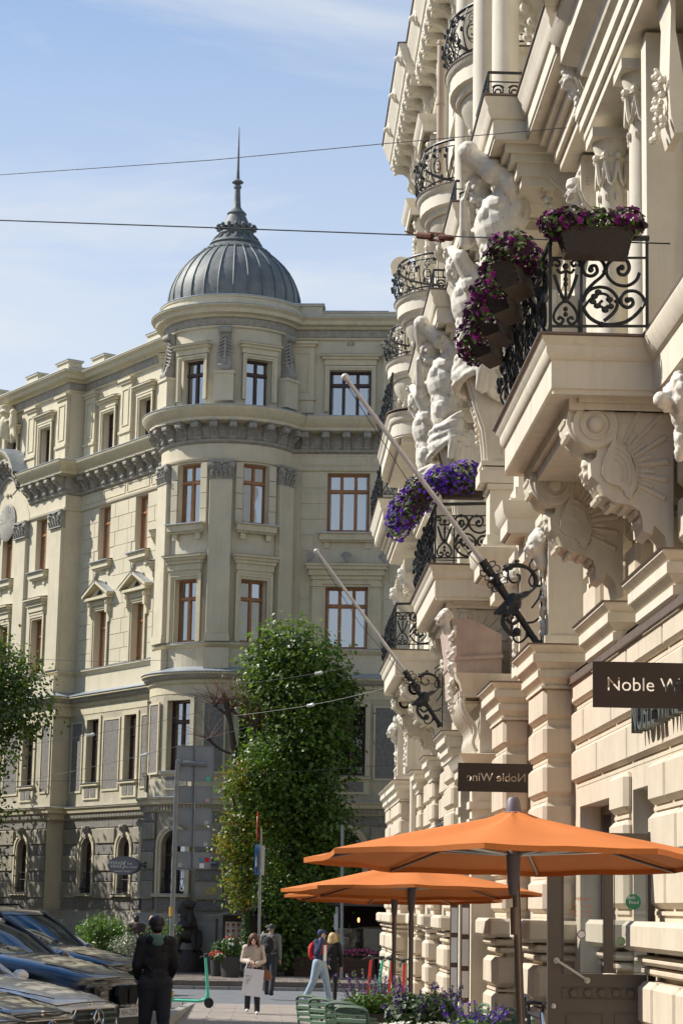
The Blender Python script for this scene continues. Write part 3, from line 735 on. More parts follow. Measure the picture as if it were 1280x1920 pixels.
# acanthus scroll brackets on the turret attic
def acanthus():
    mb = MB(); pr = [(0, 0), (0, -1.62), (.18, -1.66), (.3, -1.5), (.3, -1.3), (.2, -1.05), (.12, -.7), (.1, -.4), (.16, -.22), (.26, -.14), (.26, -.02), (.24, 0)]
    mb.prism(pr, -.2, .2, lambda a, b, d: (d, a, b))
    mb.lathe([(.001, -.24), (.12, -.23), (.12, .23), (.001, .24)], (0, .2, -.1), 12, (1, 0, 0)); mb.lathe([(.001, -.23), (.17, -.22), (.17, .22), (.001, .23)], (0, .2, -1.48), 14, (1, 0, 0))
    for i in range(9):
        z = -.35 - i * .13; w_ = .08 + .1 * sin(pi * i / 9)
        dd = .12 + .14 * (i / 9) ** 2
        for s in (-1, 1): mb.cap((s * .03, dd + .06, z + .05), (s * (w_ + .08), dd + .03, z - .06), .035, .03, 6)
    mb.cap((0, .15, -.3), (0, .32, -1.4), .04, .05, 6)
    return mb.mesh('scroll', ornam)
acme = acanthus()
for a in TP + [236 + 0]:
    if a == 236: continue
    P_ = lambda u, d, z, a=a: PT(a, d, u, z)
    obj('scroll', acme, None, BL, M=rotframe(P_, 0, -.03, 21.46))
    mb = MB(); mb.box(-.34, .34, -.05, .3, 18.8, 19.75, P_); mb.box(-.37, .37, -.05, .35, 19.75, 19.85, P_); obj('pedestal', mb, cream, BL, False)
# --- first floor: rough panels in frames
def rpanel(P, u0, u1, z0, z1, dd):
    mb = MB(); rframe(mb, P, u0, u1, z0, z1, dd, .07, .04); obj('panel_frame', mb, cream_l, BL, False)
    mb = MB(); mb.box(u0 + .07, u1 - .07, dd - .01, dd + .018, z0 + .07, z1 - .07, P); obj('rough_panel', mb, rough_st, BL, False)
e1 = EX[1]
for P, L_, dd in ((PR, [(2.6, 3.3), (5.3, 7.9)], e1), (PL, [(2.9, 4.35), (5.95, 7.3), (8.95, 9.9)], e1), (PL, [(RU0 + .12, RU0 + .95), (CU - 2.3, CU - .9), (CU + .9, CU + 2.3)], RIS + e1)):
    for a, b in L_:
        if b - a > 2: rpanel(P, a, a + 1.2, 5.9, 8.45, dd); rpanel(P, a + 1.35, b, 5.9, 8.45, dd)
        else: rpanel(P, a, b, 5.7, 8.4, dd)
for a in TP: rpanel(lambda u, d, z, a=a: PT(a, d, u, z), -.4, .4, 5.95, 8.4, e1 + .03)
for P, ws, dd in [(PR, WR, e1), (PL, WL, e1), (PL, WRIS, RIS + e1)] + [(lambda u, d, z, c=c: PT(c, d, u, z), [(-.48, .48)], e1) for c in TW]:
    for a, b in ws:
        n = 2 if b - a > 1.2 else 2
        mb = MB(); mb.box(a - .2, b + .2, dd - .02, dd + .14, 5.93, 6.02, P); mb.box(a - .15, b + .15, dd - .02, dd + .06, 5.42, 5.93, P); obj('window_sill', mb, cream_l, BL, False)
        mb = MB(); mb.box(a - .22, b + .22, dd - .02, dd + .17, 6.023, 6.045, P); obj('flashing', mb, zinc, BL, False)
        for k in range(n):
            u0_, u1_ = a + (b - a) * k / n + .04, a + (b - a) * (k + 1) / n - .04
            mb = MB(); mb.box(u0_, u1_, dd + .05, dd + .075, 5.5, 5.85, P); obj('rough_panel', mb, rough_st, BL, False)
        mb = MB(); mb.box(a - .16, a, dd - .02, dd + .05, 6.05, 8.5, P); mb.box(a - .16, b + .16, dd - .02, dd + .047, 8.43, 8.56, P); mb.box(b, b + .16, dd - .02, dd + .05, 6.05, 8.5, P); obj('window_surround', mb, cream_l, BL, False)
# coat of arms with putti above the arch
mb = MB()
c0 = PL(CU - .0, RIS + .35, 20.95)
def arm(u, d, z): return PL(CU + u, RIS + d, z)
mb.ball(arm(0, .3, 20.9), (.34, .3, .55), 12); mb.lathe([(.3, 0), (.34, .1), (.26, .14), (.33, .34), (.3, .36)], arm(0, .3, 21.45), 12)
for s in (-1, 1):
    mb.ball(arm(s * .62, .3, 21.42), .17, 8); mb.cap(arm(s * .62, .3, 21.2), arm(s * .66, .3, 20.85), .17, .19, 8); mb.cap(arm(s * .6, .35, 21.15), arm(s * .3, .45, 21.1), .08, .06, 6)
    mb.cap(arm(s * .6, .3, 20.75), arm(s * .75, .4, 20.45), .12, .09, 6); mb.cap(arm(s * .75, .4, 20.45), arm(s * .65, .35, 20.15), .08, .06, 6); mb.cap(arm(s * .75, .3, 20.75), arm(s * .95, .35, 20.35), .12, .08, 6)
orgobj('coat_of_arms', mb, cream_l, BL, .045, 2)

# --- ground floor: arched openings, banded rustication
GW = {'R': [(3.7, 5.0), (8.4, 9.7)], 'L': [(4.7, 5.6), (7.65, 8.55)], 'S': [(CU - 3.6, CU - 2.7), (CU - .75, CU + .75), (CU + 2.7, CU + 3.6)]}
g0 = EX[0]; ZS, ZT = 3.55, 1.95
def archpoly(u0, u1, zs, n=12): r = (u1 - u0) / 2; return [(u0 + r - r * cos(pi * i / n), zs + r * sin(pi * i / n)) for i in range(n + 1)]
def ground(P, u0, u1, wins, dd, cuts=None, curved=False):
    mb = MB(); holes = [(a, b, ZT, ZS + (b - a) / 2) for a, b in wins]
    mb.wall(P, cuts or [u0, u1], [-.56, 4.7], holes, .3, dd)
    for a, b in wins:    # arch spandrels
        zs = ZS; r = (b - a) / 2; pl = archpoly(a, b, zs)
        top = zs + r
        for i in range(len(pl) - 1):
            (p, q), (p2, q2) = pl[i], pl[i + 1]
            mb.add([P(p, dd, q), P(p2, dd, q2), P(p2, dd, top), P(p, dd, top)], [(0, 1, 2, 3)])
            mb.add([P(p, dd, q), P(p2, dd, q2), P(p2, dd - .3, q2), P(p, dd - .3, q)], [(0, 1, 2, 3)])
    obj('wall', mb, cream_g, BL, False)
def archwin(P, a, b, dd, bars=True):
    glazing(P, a, b, ZT, ZS + (b - a) / 2, .26, frame_d, 2, curtain=1, d0=dd, tm=.62)
    mb = MB(); r = (b - a) / 2; uc = (a + b) / 2
    for (r0, r1, h) in ((0, .2, .05), (.1, .2, .09)):
        pl0 = archpoly(a - r0, b + r0, ZS); pl1 = archpoly(a - r1, b + r1, ZS)
        for i in range(12):
            vs = [P(*[pl0[i][0], dd + h, pl0[i][1]]), P(pl0[i + 1][0], dd + h, pl0[i + 1][1]), P(pl1[i + 1][0], dd + h, pl1[i + 1][1]), P(pl1[i][0], dd + h, pl1[i][1])]
            vb = [P(pl0[i][0], dd - .02, pl0[i][1]), P(pl0[i + 1][0], dd - .02, pl0[i + 1][1]), P(pl1[i + 1][0], dd - .02, pl1[i + 1][1]), P(pl1[i][0], dd - .02, pl1[i][1])]
            mb.add(vs + vb, [(0, 1, 2, 3), (0, 1, 5, 4), (2, 3, 7, 6)])
        mb.box(a - r1, a - r0, dd - .02, dd + h, ZT, ZS, P); mb.box(b + r0, b + r1, dd - .02, dd + h, ZT, ZS, P)
    obj('arch_surround', mb, cream_l, BL, False)
    mb = MB(); mb.prism([(uc - .09, ZS + r), (uc + .09, ZS + r), (uc + .14, ZS + r + .42), (uc - .14, ZS + r + .42)], dd - .02, dd + .16, lambda p, q, d: P(p, d, q))
    mb.ball(P(uc, dd + .15, ZS + r + .3), (.13, .1, .12), 8); mb.ball(P(uc - .1, dd + .15, ZS + r + .38), .07, 6); mb.ball(P(uc + .1, dd + .15, ZS + r + .38), .07, 6)
    obj('keystone', mb, ornam, BL)
    mb = MB(); mb.box(a - .25, b + .25, dd - .02, dd + .17, ZT - .1, ZT - .02, P); obj('window_sill', mb, cream_l, BL, False)
    mb = MB(); mb.box(a - .27, b + .27, dd - .02, dd + .2, ZT - .017, ZT + .005, P); obj('flashing', mb, zinc, BL, False)
    mb = MB(); mb.box(a - .12, b + .12, dd - .01, dd + .03, 1.4, 1.8, P); obj('rough_panel', mb, rough_st, BL, False)
    if bars:
        mb = MB(); n = 6
        for i in range(n):
            u = a + .08 + (b - a - .16) * i / (n - 1)
            mb.tube([P(u, dd - .1, 2.72), P(u, dd - .1, 2.45), P(u + .0, dd - .02, 2.3), P(u, dd + .04, 2.15), P(u, dd - .02, 2.02), P(u, dd - .08, 1.98)], .012, 5)
            mb.lathe([(.001, 0), (.035, .01), (.035, .02), (.001, .03)], P(u, dd + .05, 2.12), 6, (0, 1, 0))
        for z in (2.0, 2.45, 2.72): mb.tube([P(a, dd - .08, z), P(b, dd - .08, z)], .014, 5)
        obj('window_grille', mb, iron, BL)
COURSE = [(4.33, 3.76, 0), (3.72, 3.38, 1), (3.34, 2.76, 0), (2.72, 2.4, 1), (2.36, 1.76, 0), (1.72, 1.42, 1), (4.66, 4.37, 1)]
def blocks(P, u0, u1, wins, dd):
    for zt, zb, rg in COURSE:
        ed = [u0]
        for a, b in wins:
            if zb > ZS + .62: continue
            ed += [a - .24, b + .24]
        if zb < 1.75: pass
        ed.append(u1)
        for i in range(0, len(ed), 2):
            s0, s1 = ed[i], ed[i + 1]
            if s1 - s0 < .1: continue
            n = max(1, round((s1 - s0) / 1.9))
            for k in range(n):
                q = MB(); a, b = s0 + (s1 - s0) * k / n, s0 + (s1 - s0) * (k + 1) / n
                if rg: q.box(a + .015, b - .015, dd - .01, dd + .035, zb, zt, P)
                else: q.cbox(a + .012, b - .012, dd - .01, dd + .085, zb, zt, .03, P)
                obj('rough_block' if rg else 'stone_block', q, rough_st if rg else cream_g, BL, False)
ground(PR, 2.0, 14, GW['R'], g0); ground(PL, 2.0, RU0, GW['L'], g0); ground(PL, RU0, RU1, GW['S'], g0 + RIS); ground(PL, RU1, 30, [], g0)
mb = MB(); mb.add([PL(RU0, g0, -.6), PL(RU0, g0 + RIS, -.6), PL(RU0, g0 + RIS, 4.7), PL(RU0, g0, 4.7)], [(0, 1, 2, 3)]); obj('wall', mb, cream, BL, False)
dg_ = math.degrees(.5 / RT)
PTu = lambda a, d, z: PT(a, d, 0, z)
def turret_ground():
    mb = MB(); cuts = [A0 + (A1 - A0) * i / 40 for i in range(41)]
    holes = [(c - dg_, c + dg_, ZT, ZS + .5) for c in TW]
    mb.wall(PTu, cuts, [-.56, 4.7], holes, .3, g0)
    for c in TW:
        pl = archpoly(-.5, .5, ZS)
        for i in range(len(pl) - 1):
            (p, q), (p2, q2) = pl[i], pl[i + 1]; a_, b_ = c + p / .5 * dg_, c + p2 / .5 * dg_
            mb.add([PTu(a_, g0, q), PTu(b_, g0, q2), PTu(b_, g0, ZS + .5), PTu(a_, g0, ZS + .5)], [(0, 1, 2, 3)])
            mb.add([PTu(a_, g0, q), PTu(b_, g0, q2), PTu(b_, g0 - .3, q2), PTu(a_, g0 - .3, q)], [(0, 1, 2, 3)])
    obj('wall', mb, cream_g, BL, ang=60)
turret_ground()
for a, b in GW['R']: archwin(PR, a, b, g0)
for a, b in GW['L']: archwin(PL, a, b, g0)
for a, b in GW['S'][:1] + GW['S'][2:]: archwin(PL, a, b, g0 + RIS)
archwin(PL, *GW['S'][1], g0 + RIS, False)
for c in TW: archwin(lambda u, d, z, c=c: PT(c, d, u, z), -.5, .5, g0)
blocks(PR, 2.6, 12, GW['R'], g0); blocks(PL, 2.7, RU0 - .1, GW['L'], g0); blocks(PL, RU0 + .02, RU1, GW['S'], g0 + RIS)
for a in TP: blocks(lambda u, d, z, a=a: PT(a, d, u, z), -.48, .48, [], g0)
mould('plinth', [(.2, -.6), (.5, -.6), (.5, .9), (.46, .98), (.38, 1.02), (.34, 1.3), (.2, 1.32)], plinth_m)

# --- dome
dz = [(592, 125), (575, 126), (560, 124.5), (546, 120.5), (532, 114), (518, 105.5), (505, 95), (494, 83.5), (485, 72), (478, 62)]
def zy(y): return 23.21 + (560 - y) * .02025
dprof = [(r / 53.0, zy(y)) for y, r in dz]
mb = MB(); mb.lathe([(2.5, 22.15), (2.62, 22.2), (2.62, 22.52), (2.66, 22.55), (2.66, 22.6), (2.2, 22.62)], (AX.x, AX.y, 0), 48); obj('drum', mb, cream_l, BL)
mb = MB(); mb.lathe([(2.34, 22.6), (2.68, 22.605), (2.68, 22.63), (2.36, 22.66)], (AX.x, AX.y, 0), 48); obj('flashing', mb, zinc, BL)
ng = 28
for g in range(ng):
    a0_, a1_ = 2 * pi * g / ng, 2 * pi * (g + 1) / ng
    mb = MB(); rings = []
    for r, z in dprof:
        ring = []
        for k in range(5):
            t = a0_ + (a1_ - a0_) * k / 4; rr = r + .012 * noise.noise(Vector((t * 9, z * 2.2, g * 3.1))) * 1.6
            ring.append((AX.x + rr * cos(t), AX.y + rr * sin(t), z))
        rings.append(ring)
    mb.loft(rings, False); obj('roof_panel', mb, domem, BL, ang=60)
    mb = MB(); mb.tube([(AX.x + (r + .015) * cos(a0_), AX.y + (r + .015) * sin(a0_), z) for r, z in dprof], [.035 - .012 * i / len(dprof) for i in range(len(dprof))], 5); obj('roof_rib', mb, domeo, BL)
mb = MB(); zz = zy
seam = zy(530)
mb.lathe([(1.22, zy(484)), (1.27, zy(479)), (1.18, zy(474)), (1.02, zy(469)), (.92, zy(466)), (.97, zy(463)), (.9, zy(459)), (.72, zy(451)), (.62, zy(447)), (.67, zy(443)), (.6, zy(439)), (.56, zy(433)), (.6, zy(431)), (.5, zy(425)), (.36, zy(410)), (.32, zy(406)), (.36, zy(403)), (.22, zy(396)), (.14, zy(390)), (.115, zy(372)), (.10, zy(356)), (.14, zy(354)), (.14, zy(350)), (.06, zy(348)), (.21, zy(344)), (.21, zy(342.5)), (.07, zy(337)), (.05, zy(320)), (.012, zy(238))], (AX.x, AX.y, 0), 24)
obj('spire', mb, domeo, BL)
mb = MB()
for i in range(28):
    t = 2 * pi * i / 28; c, s = cos(t), sin(t)
    mb.cap((AX.x + 1.2 * c, AX.y + 1.2 * s, zy(479)), (AX.x + 1.33 * c, AX.y + 1.33 * s, zy(486)), .08, .04, 6)
for i in range(16):
    t = 2 * pi * i / 16; c, s = cos(t), sin(t)
    mb.cap((AX.x + .55 * c, AX.y + .55 * s, zy(440)), (AX.x + .68 * c, AX.y + .68 * s, zy(429)), .05, .07, 6); mb.ball((AX.x + .74 * c, AX.y + .74 * s, zy(430)), .05, 6)
    mb.cap((AX.x + .82 * c, AX.y + .82 * s, zy(456)), (AX.x + .72 * c, AX.y + .72 * s, zy(449)), .07, .05, 6)
obj('spire_leaf_collar', mb, domeo, BL, kind='stuff')
mb = MB()
for k in (0, 1):
    mb = MB(); cc = 4.25 if k == 0 else 8.5; mb.box(cc - 1.35, cc + 1.35, -.5, -.1, 22.3, 22.6, PR); obj('roof_strip', mb, mat('blue_grey_sheet', (.16, .2, .26), .5, .15, 3, metal=.3), BL, False)
# yellowish name plate
mb = MB(); Pq = lambda u, d, z: PT(265, d, u, z); mb.box(.0 - .12, .28, g0 + .085, g0 + .1, 1.95, 2.2, Pq); obj('notice_plate', mb, mat('ochre_plate', (.42, .33, .12), .6, .1), BL, False)
# ------------------------------------------------------------------ ornate building along the right of the street
BR = thing('ornate_building', 'pale cream ornate building with giant statues and iron balconies lining the right side', 'building', (3.75, 30, -.5))
XW = 3.75
def PB(y, d, z): return (XW - d, y, z)
YE = 57.3
def bob(name, mb, m=rc, smooth=False, label=None, **k): return obj(name, mb, m, BR, smooth, label=label, **k)
# shell
mb = MB()
winY = [(20.0, 20.9), (27.2, 28.2), (31.9, 33.0), (36.0, 37.0), (39.6, 40.7), (43.4, 44.5), (48.0, 49.0), (53.0, 54.0)]
hol = []
for a, b in winY: hol += [(a, b, 6.9, 9.1), (a, b, 11.8, 13.6), (a, b, 15.0, 17.0), (a, b, 18.2, 20.0)]
mb.wall(PB, [-12, YE], [4.2, 21.6], hol, .25, 0); bob('wall', mb, rc)
for a, b, z0, z1 in hol:
    f = MB(); t = .07
    f.box(a, a + t, -.25, -.17, z0, z1, PB); f.box(b - t, b, -.25, -.17, z0, z1, PB); f.box(a + t, b - t, -.25, -.17, z0, z0 + t, PB); f.box(a + t, b - t, -.25, -.17, z1 - t, z1, PB)
    f.box((a + b) / 2 - .04, (a + b) / 2 + .04, -.24, -.16, z0 + t, z1 - t, PB); f.box(a + t, b - t, -.235, -.165, z1 - .65, z1 - .57, PB)
    fo = bob('window', f, frame_d)
    p = MB(); p.add([PB(a, -.2, z0), PB(b, -.2, z0), PB(b, -.2, z1), PB(a, -.2, z1)], [(0, 1, 2, 3)]); obj('pane', p, pane_m, fo, False)
    p = MB(); p.box(a - .1, b + .1, -.9, -.26, z0 - .1, z1 + .1, PB); obj('room', p, darkroom, fo, False)
    s_ = MB()
    for e, h in ((.16, .05), (.1, .09)):
        s_.box(a - e, a, 0, h, z0, z1 + e, PB); s_.box(b, b + e, 0, h, z0, z1 + e, PB); s_.box(a, b, 0, h, z1, z1 + e, PB)
    s_.box(a - .25, b + .25, 0, .2, z1 + .28, z1 + .36, PB); s_.box(a - .2, b + .2, 0, .13, z1 + .16, z1 + .28, PB); s_.box(a - .2, b + .2, 0, .16, z0 - .1, z0, PB)
    bob('window_surround', s_)
mb = MB(); mb.box(-12, YE, -14, -13.99, -.8, 21.6, PB)
mb.add([PB(YE, 0, -.8), PB(YE, -14, -.8), PB(YE, -14, 22), PB(YE, 0, 22)], [(0, 1, 2, 3)]); mb.add([PB(-12, .35, -.8), PB(-12, -14, -.8), PB(-12, -14, 22), PB(-12, 0, 22)], [(0, 1, 2, 3)])
bob('wall', mb)
mb = MB(); mb.add([PB(-12, 0, 22.7), PB(YE, 0, 22.7), PB(YE, -7, 25), PB(-12, -7, 25)], [(0, 1, 2, 3)]); mb.add([PB(-12, -14, 22.7), PB(YE, -14, 22.7), PB(YE, -7, 25), PB(-12, -7, 25)], [(0, 1, 2, 3)])
mb.add([PB(YE, 0, 22.7), PB(YE, -14, 22.7), PB(YE, -7, 25)], [(0, 1, 2)]); bob('roof', mb, zinc)
# ground floor wall, with openings: window, doorway and shop fronts
gop = [(21.55, 24.0, .5, 2.75), (19.35, 20.5, -.5, 2.75), (26.3, 28.2, -.5, 3.1), (31.2, 35.6, -.6, 3.6), (40, 42.5, .4, 3.1), (44.2, 46.8, .4, 3.1), (14.0, 16.4, .5, 2.75)]
mb = MB(); mb.wall(lambda y, d, z: (3.46 - d, y, z), [-12, YE], [-.8, 4.3], gop, .32); bob('wall', mb, rt)
mb = MB(); mb.box(-12, YE, 0, .29, 4.25, 4.3, PB); bob('ledge', mb, rt)
for a, b, z0, z1 in gop:
    q = MB(); X0 = 3.46 + .30; PX_ = lambda y, d, z: (X0 - d, y, z)
    t = .09
    q.box(a, a + t, -.02, .07, z0, z1, PX_); q.box(b - t, b, -.02, .07, z0, z1, PX_); q.box(a + t, b - t, -.02, .07, z1 - t, z1, PX_); q.box(a + t, b - t, -.02, .07, z0, z0 + t, PX_); q.box(a + t, b - t, -.015, .06, z1 - .6, z1 - .52, PX_)
    fo = bob('shop_window', q, mat('taupe_paint', (.115, .09, .07), .5, .1, 3))
    p = MB(); p.add([PX_(a, .02, z0), PX_(b, .02, z0), PX_(b, .02, z1), PX_(a, .02, z1)], [(0, 1, 2, 3)]); obj('pane', p, pane_m, fo, False)
    p = MB(); p.box(a - .2, b + .2, -2.2, -.03, z0 - .1, z1 + .1, PX_); obj('room', p, darkroom, fo, False)
# rusticated blocks
def rus(y0, y1, xf, zt, n, pitch=.435, L=1.9, m=rt, c=.035, dep=.12, fillet=True, holes=(), one=False, stag=True):
    for j in range(n):
        a, b = zt - (j + 1) * pitch + .075, zt - j * pitch
        cuts = [y0]
        if not one and y1 - y0 > L * 1.2:
            x = y0 + (L * .5 if (j % 2 and stag) else L)
            while x < y1 - .4: cuts.append(x); x += L
        cuts.append(y1)
        for k in range(len(cuts) - 1):
            if any(h0 < (cuts[k] + cuts[k + 1]) / 2 < h1 and z0_ < (a + b) / 2 < z1_ for h0, h1, z0_, z1_ in holes): continue
            q = MB(); q.cbox(xf, xf + dep, cuts[k] + .012, cuts[k + 1] - .012, a, b, c)
            obj('stone_block', q, m, BR)
    if fillet:
        f = MB()
        for j in range(1, n + 1):
            z = zt - j * pitch + .075; f.box(xf + .055, xf + dep + .05, y0 + .04, y1 - .04, z - .055, z - .02)
        obj('joint_fillet', f, m, BR, False)
rus(-8, 24.3, 3.40, 4.25, 3, L=1.9)
for ya, yb in ((20.55, 21.5), (16.45, 19.3), (12.0, 13.95), (6, 12)):
    rus(ya, yb, 3.38, 2.93, 3, pitch=.455, L=1.0, c=.05)
    q = MB(); q.cbox(3.16, 3.5, ya - .08, yb + .1, 1.28, 1.53, .04); obj('stone_block', q, rt, BR)
    q = MB(); q.cbox(3.26, 3.5, ya - .04, yb + .04, 1.16, 1.24, .03); q.cbox(3.32, 3.5, ya - .02, yb + .02, 1.07, 1.14, .02); obj('string_course', q, rt, BR)
    rus(ya, yb, 3.26, 1.02, 3, pitch=.46, L=1.0, c=.055, dep=.25)
def pier(y0, y1, xf, one=True, capo=.0, zt=4.12):
    """projecting rusticated pier with stepped base slab and moulded cap"""
    q = MB(); q.box(xf + .06, 3.5, y0 + .05, y1 - .05, -.9, zt); obj('wall', q, rt, BR, False)
    rus(y0, y1, xf, zt, 6, one=one, L=(y1 - y0) / 2, c=.045, dep=3.46 - xf)
    q = MB(); q.cbox(xf - .2, 3.5, y0 - .12, y1 + .12, 1.26, 1.5, .04); obj('stone_block', q, rt, BR)
    q = MB(); q.cbox(xf - .1, 3.5, y0 - .06, y1 + .06, 1.15, 1.23, .03); q.cbox(xf - .04, 3.5, y0 - .03, y1 + .03, 1.05, 1.12, .02); obj('string_course', q, rt, BR)
    rus(y0 - .04, y1 + .04, xf - .1, 1.0, 3, pitch=.46, one=one, L=(y1 - y0) / 2, c=.055, dep=.3)
    cap(y0, y1, xf)
capp = [(0, -.5), (.03, -.5), (.03, -.47), (.0, -.455), (.04, -.42), (.09, -.385), (.1, -.38), (.1, -.3), (.075, -.295), (.075, -.285), (.11, -.26), (.16, -.215), (.185, -.21), (.185, -.115), (.16, -.11), (.16, -.1), (.2, -.075), (.25, -.04), (.25, -.015), (0, 0)]
def cap(y0, y1, xf, z=4.6, back=3.62):
    q = MB(); q.sweep([(back, y1), (xf, y1), (xf, y0), (back, y0)], [(d * .72, z + h) for d, h in capp]); q.box(xf + .005, back, y0 + .005, y1 - .005, z - .5, z - .02); bob('pier_cap', q, rc, True)
    q = MB(); q.sweep([(back, y1), (xf, y1), (xf, y0), (back, y0)], [(.0, z + .003), (.19, z - .02), (.2, z - .005), (0, z + .02)]); bob('flashing', q, flash_br)
for a, b, x in ((24.4, 25.85, 3.1), (28.6, 30.1, 3.1), (36.7, 38.3, 3.1), (51.2, 54.7, 3.1), (55.3, 57.2, 3.1), (47.4, 48.3, 3.3), (42.9, 43.9, 3.25)): pier(a, b, x)
cap(17.75, 19.45, 3.3 + .1); cap(20.9, 22.6, 3.3 + .1); cap(38.6, 40.2, 3.28); cap(30.3, 30.9, 3.2)
mb = MB(); mb.box(3.36, 3.5, -8, 24.3, 4.12, 4.2); bob('flashing', mb, flash_br)
# first-floor quoins behind the consoles
for ya, yb in ((-6, 17.4), (17.6, 18.5), (19.15, 19.7), (20.6, 21.3), (22.0, 22.7), (23.2, 24.2), (25.9, 26.7), (28.7, 29.9), (30.2, 31.1), (34.7, 36.2), (38, 40), (40.6, 41.9), (45.2, 46.4), (50.3, 51.5), (55.6, 57.25)):
    rus(ya, yb, 3.52, 6.2, 3, pitch=.5, L=.9, c=.05, dep=.25, fillet=False)
rus(-6, 18.2, 3.62, 11.2, 9, pitch=.46, L=40, m=rc, c=.02, dep=.15)
for ya, yb in ((22.6, 23.6), (26.8, 27.1), (31.0, 31.7), (35.2, 35.9), (41, 41.8), (50, 51), (56, 57.25)): rus(ya, yb, 3.66, 11.0, 8, pitch=.5, one=True, m=rc, c=.02, dep=.1, fillet=False)

# consoles with volute, helmeted face and ray fan
def pxl(poly, Y, ox, oz): return [(at(x, y, Y=Y).x - ox, at(x, y, Y=Y).z - oz) for x, y in poly]
CY = 18.6
cpoly = pxl([(1262, 752), (1262, 1037), (1252, 1037), (1246, 1005), (1226, 984), (1222, 1002), (1205, 995), (1204, 975), (1199, 958), (1182, 946), (1152, 941), (1132, 927), (1122, 905), (1108, 892), (1106, 866), (1118, 856), (1119, 844), (1102, 842), (1085, 832), (1071, 815), (1062, 793), (1064, 772), (1076, 757), (1092, 752)], CY, XW, 6.1)
def cpt(x, y, d=0): p = at(x, y, Y=CY); return (p.x - XW, d, p.z - 6.1)
mb = MB(); mb.prism(cpoly, 0, .5, lambda a, b, d: (a, d, b))
c_ = cpt(1115, 797); mb.lathe([(.001, -.03), (.20, -.03), (.215, -.015), (.215, 0), (.205, .01)], c_, 28, (0, 1, 0))
mb.lathe([(.125, -.028), (.14, -.045), (.125, -.05), (.12, -.03)], c_, 24, (0, 1, 0)); mb.ball((c_[0], c_[1] - .04, c_[2]), (.078, .055, .078), 14)
for (x0, y0, x1, y1, w_) in ((1165, 835, 1197, 772, .03), (1172, 842, 1190, 812, .024), (1175, 845, 1238, 778, .032), (1180, 852, 1208, 832, .024), (1185, 858, 1247, 820, .032), (1190, 865, 1222, 854, .024), (1193, 872, 1252, 866, .034), (1196, 882, 1226, 884, .024), (1195, 890, 1250, 900, .034), (1192, 900, 1222, 912, .024), (1188, 905, 1246, 935, .034)):
    a, b = cpt(x0, y0), cpt(x1, y1)
    mb.tube([a, Vector(a).lerp(Vector(b), .5), b, Vector(b) + (Vector(b) - Vector(a)) * .04], [w_ * .45, w_ * .8, w_, w_ * .3], 8)
for r0 in (.32, .27, .22, .17):
    cc = Vector(cpt(1135, 885)); mb.tube([cc + Vector((r0 * cos(t), 0, r0 * sin(t))) for t in [(-.75 + 1.75 * i / 10) for i in range(11)]], .011, 5)
cc = cpt(1148, 882); mb.lathe([(.001, -.04), (.05, -.03), (.075, -.02), (.08, 0)], cc, 14, (0, 1, 0))
cc = cpt(1168, 912); mb.lathe([(.001, -.04), (.035, -.03), (.045, 0)], cc, 10, (0, 1, 0)); cc = cpt(1148, 817); mb.lathe([(.001, -.04), (.035, -.03), (.045, 0)], cc, 10, (0, 1, 0))
hpl = [(p[0], p[2]) for p in [cpt(x, y) for x, y in [(1150, 820), (1164, 833), (1180, 855), (1190, 885), (1189, 915), (1181, 937), (1172, 932), (1166, 915), (1152, 910), (1136, 905), (1126, 890), (1129, 864), (1140, 840)]]]
mb.prism(hpl, -.035, .0, lambda a, b, d: (a, d, b))
for k in range(4):
    cc = Vector(cpt(1146, 890)); r0 = .1 + .04 * k; mb.tube([cc + Vector((r0 * 1.0 * cos(t), -.037, r0 * 1.35 * sin(t))) for t in [(-.5 + 1.9 * i / 10) for i in range(11)]], .009, 5)
# beaded front edge
for i, (x, y) in enumerate([(1068, 812), (1064, 785), (1072, 762), (1125, 930), (1150, 943), (1175, 946), (1196, 957), (1203, 975)]):
    a = cpt(x, y); mb.cap((a[0], .1, a[2]), (a[0], .4, a[2]), .035, .035, 6)
conme = mb.mesh('console', rc)
mb = MB()   # helmeted head of the console, faces the street
hc = Vector(cpt(1108, 876)) + Vector((0, .25, 0))
def head(mb, c, r, face=Vector((-1, 0, 0)), up=Vector((0, 0, 1)), beard=False, hair=True, seed=0):
    c = Vector(c); side = face.cross(up).normalized(); q = random.Random(seed)
    mb.ball(c + up * r * .12 - face * r * .1, r, 12); mb.cap(c + face * r * .25 - up * r * .1, c + face * r * .3 - up * r * .75, r * .72, r * .5, 10)
    mb.cap(c + face * r * .95 + up * r * .12, c + face * r * 1.22 - up * r * .32, r * .1, r * .17, 6)               # nose
    mb.cap(c + face * r * .88 + side * r * .4 + up * r * .2, c + face * r * .88 - side * r * .4 + up * r * .2, r * .13, r * .13, 6)   # brow
    mb.ball(c + face * r * .98 - up * r * .62, (r * .16, r * .25, r * .1), 6); mb.ball(c + face * r * .88 - up * r * .92, r * .24, 8)   # lips, chin
    for s in (-1, 1): mb.ball(c + side * s * r * .92 - up * r * .1, r * .2, 6); mb.ball(c + face * r * .6 + side * s * r * .42 - up * r * .35, r * .36, 8)
    mb.cap(c - up * r * .6 - face * r * .2, c - up * r * 1.7 - face * r * .35, r * .6, r * .65, 10)
    if hair:
        for k in range(26):
            t, p = q.uniform(-2.0, 2.0), q.uniform(-.1, 1.4); dd = (-face * cos(t) * cos(p) + side * sin(t) * cos(p) + up * sin(p))
            mb.ball(c + dd * r * 1.02 + up * r * .1, r * q.uniform(.18, .32), 6)
    if beard:
        for k in range(16): mb.ball(c + face * r * q.uniform(.5, 1.05) + side * r * q.uniform(-.55, .55) - up * r * q.uniform(.85, 1.7), r * q.uniform(.16, .28), 6)
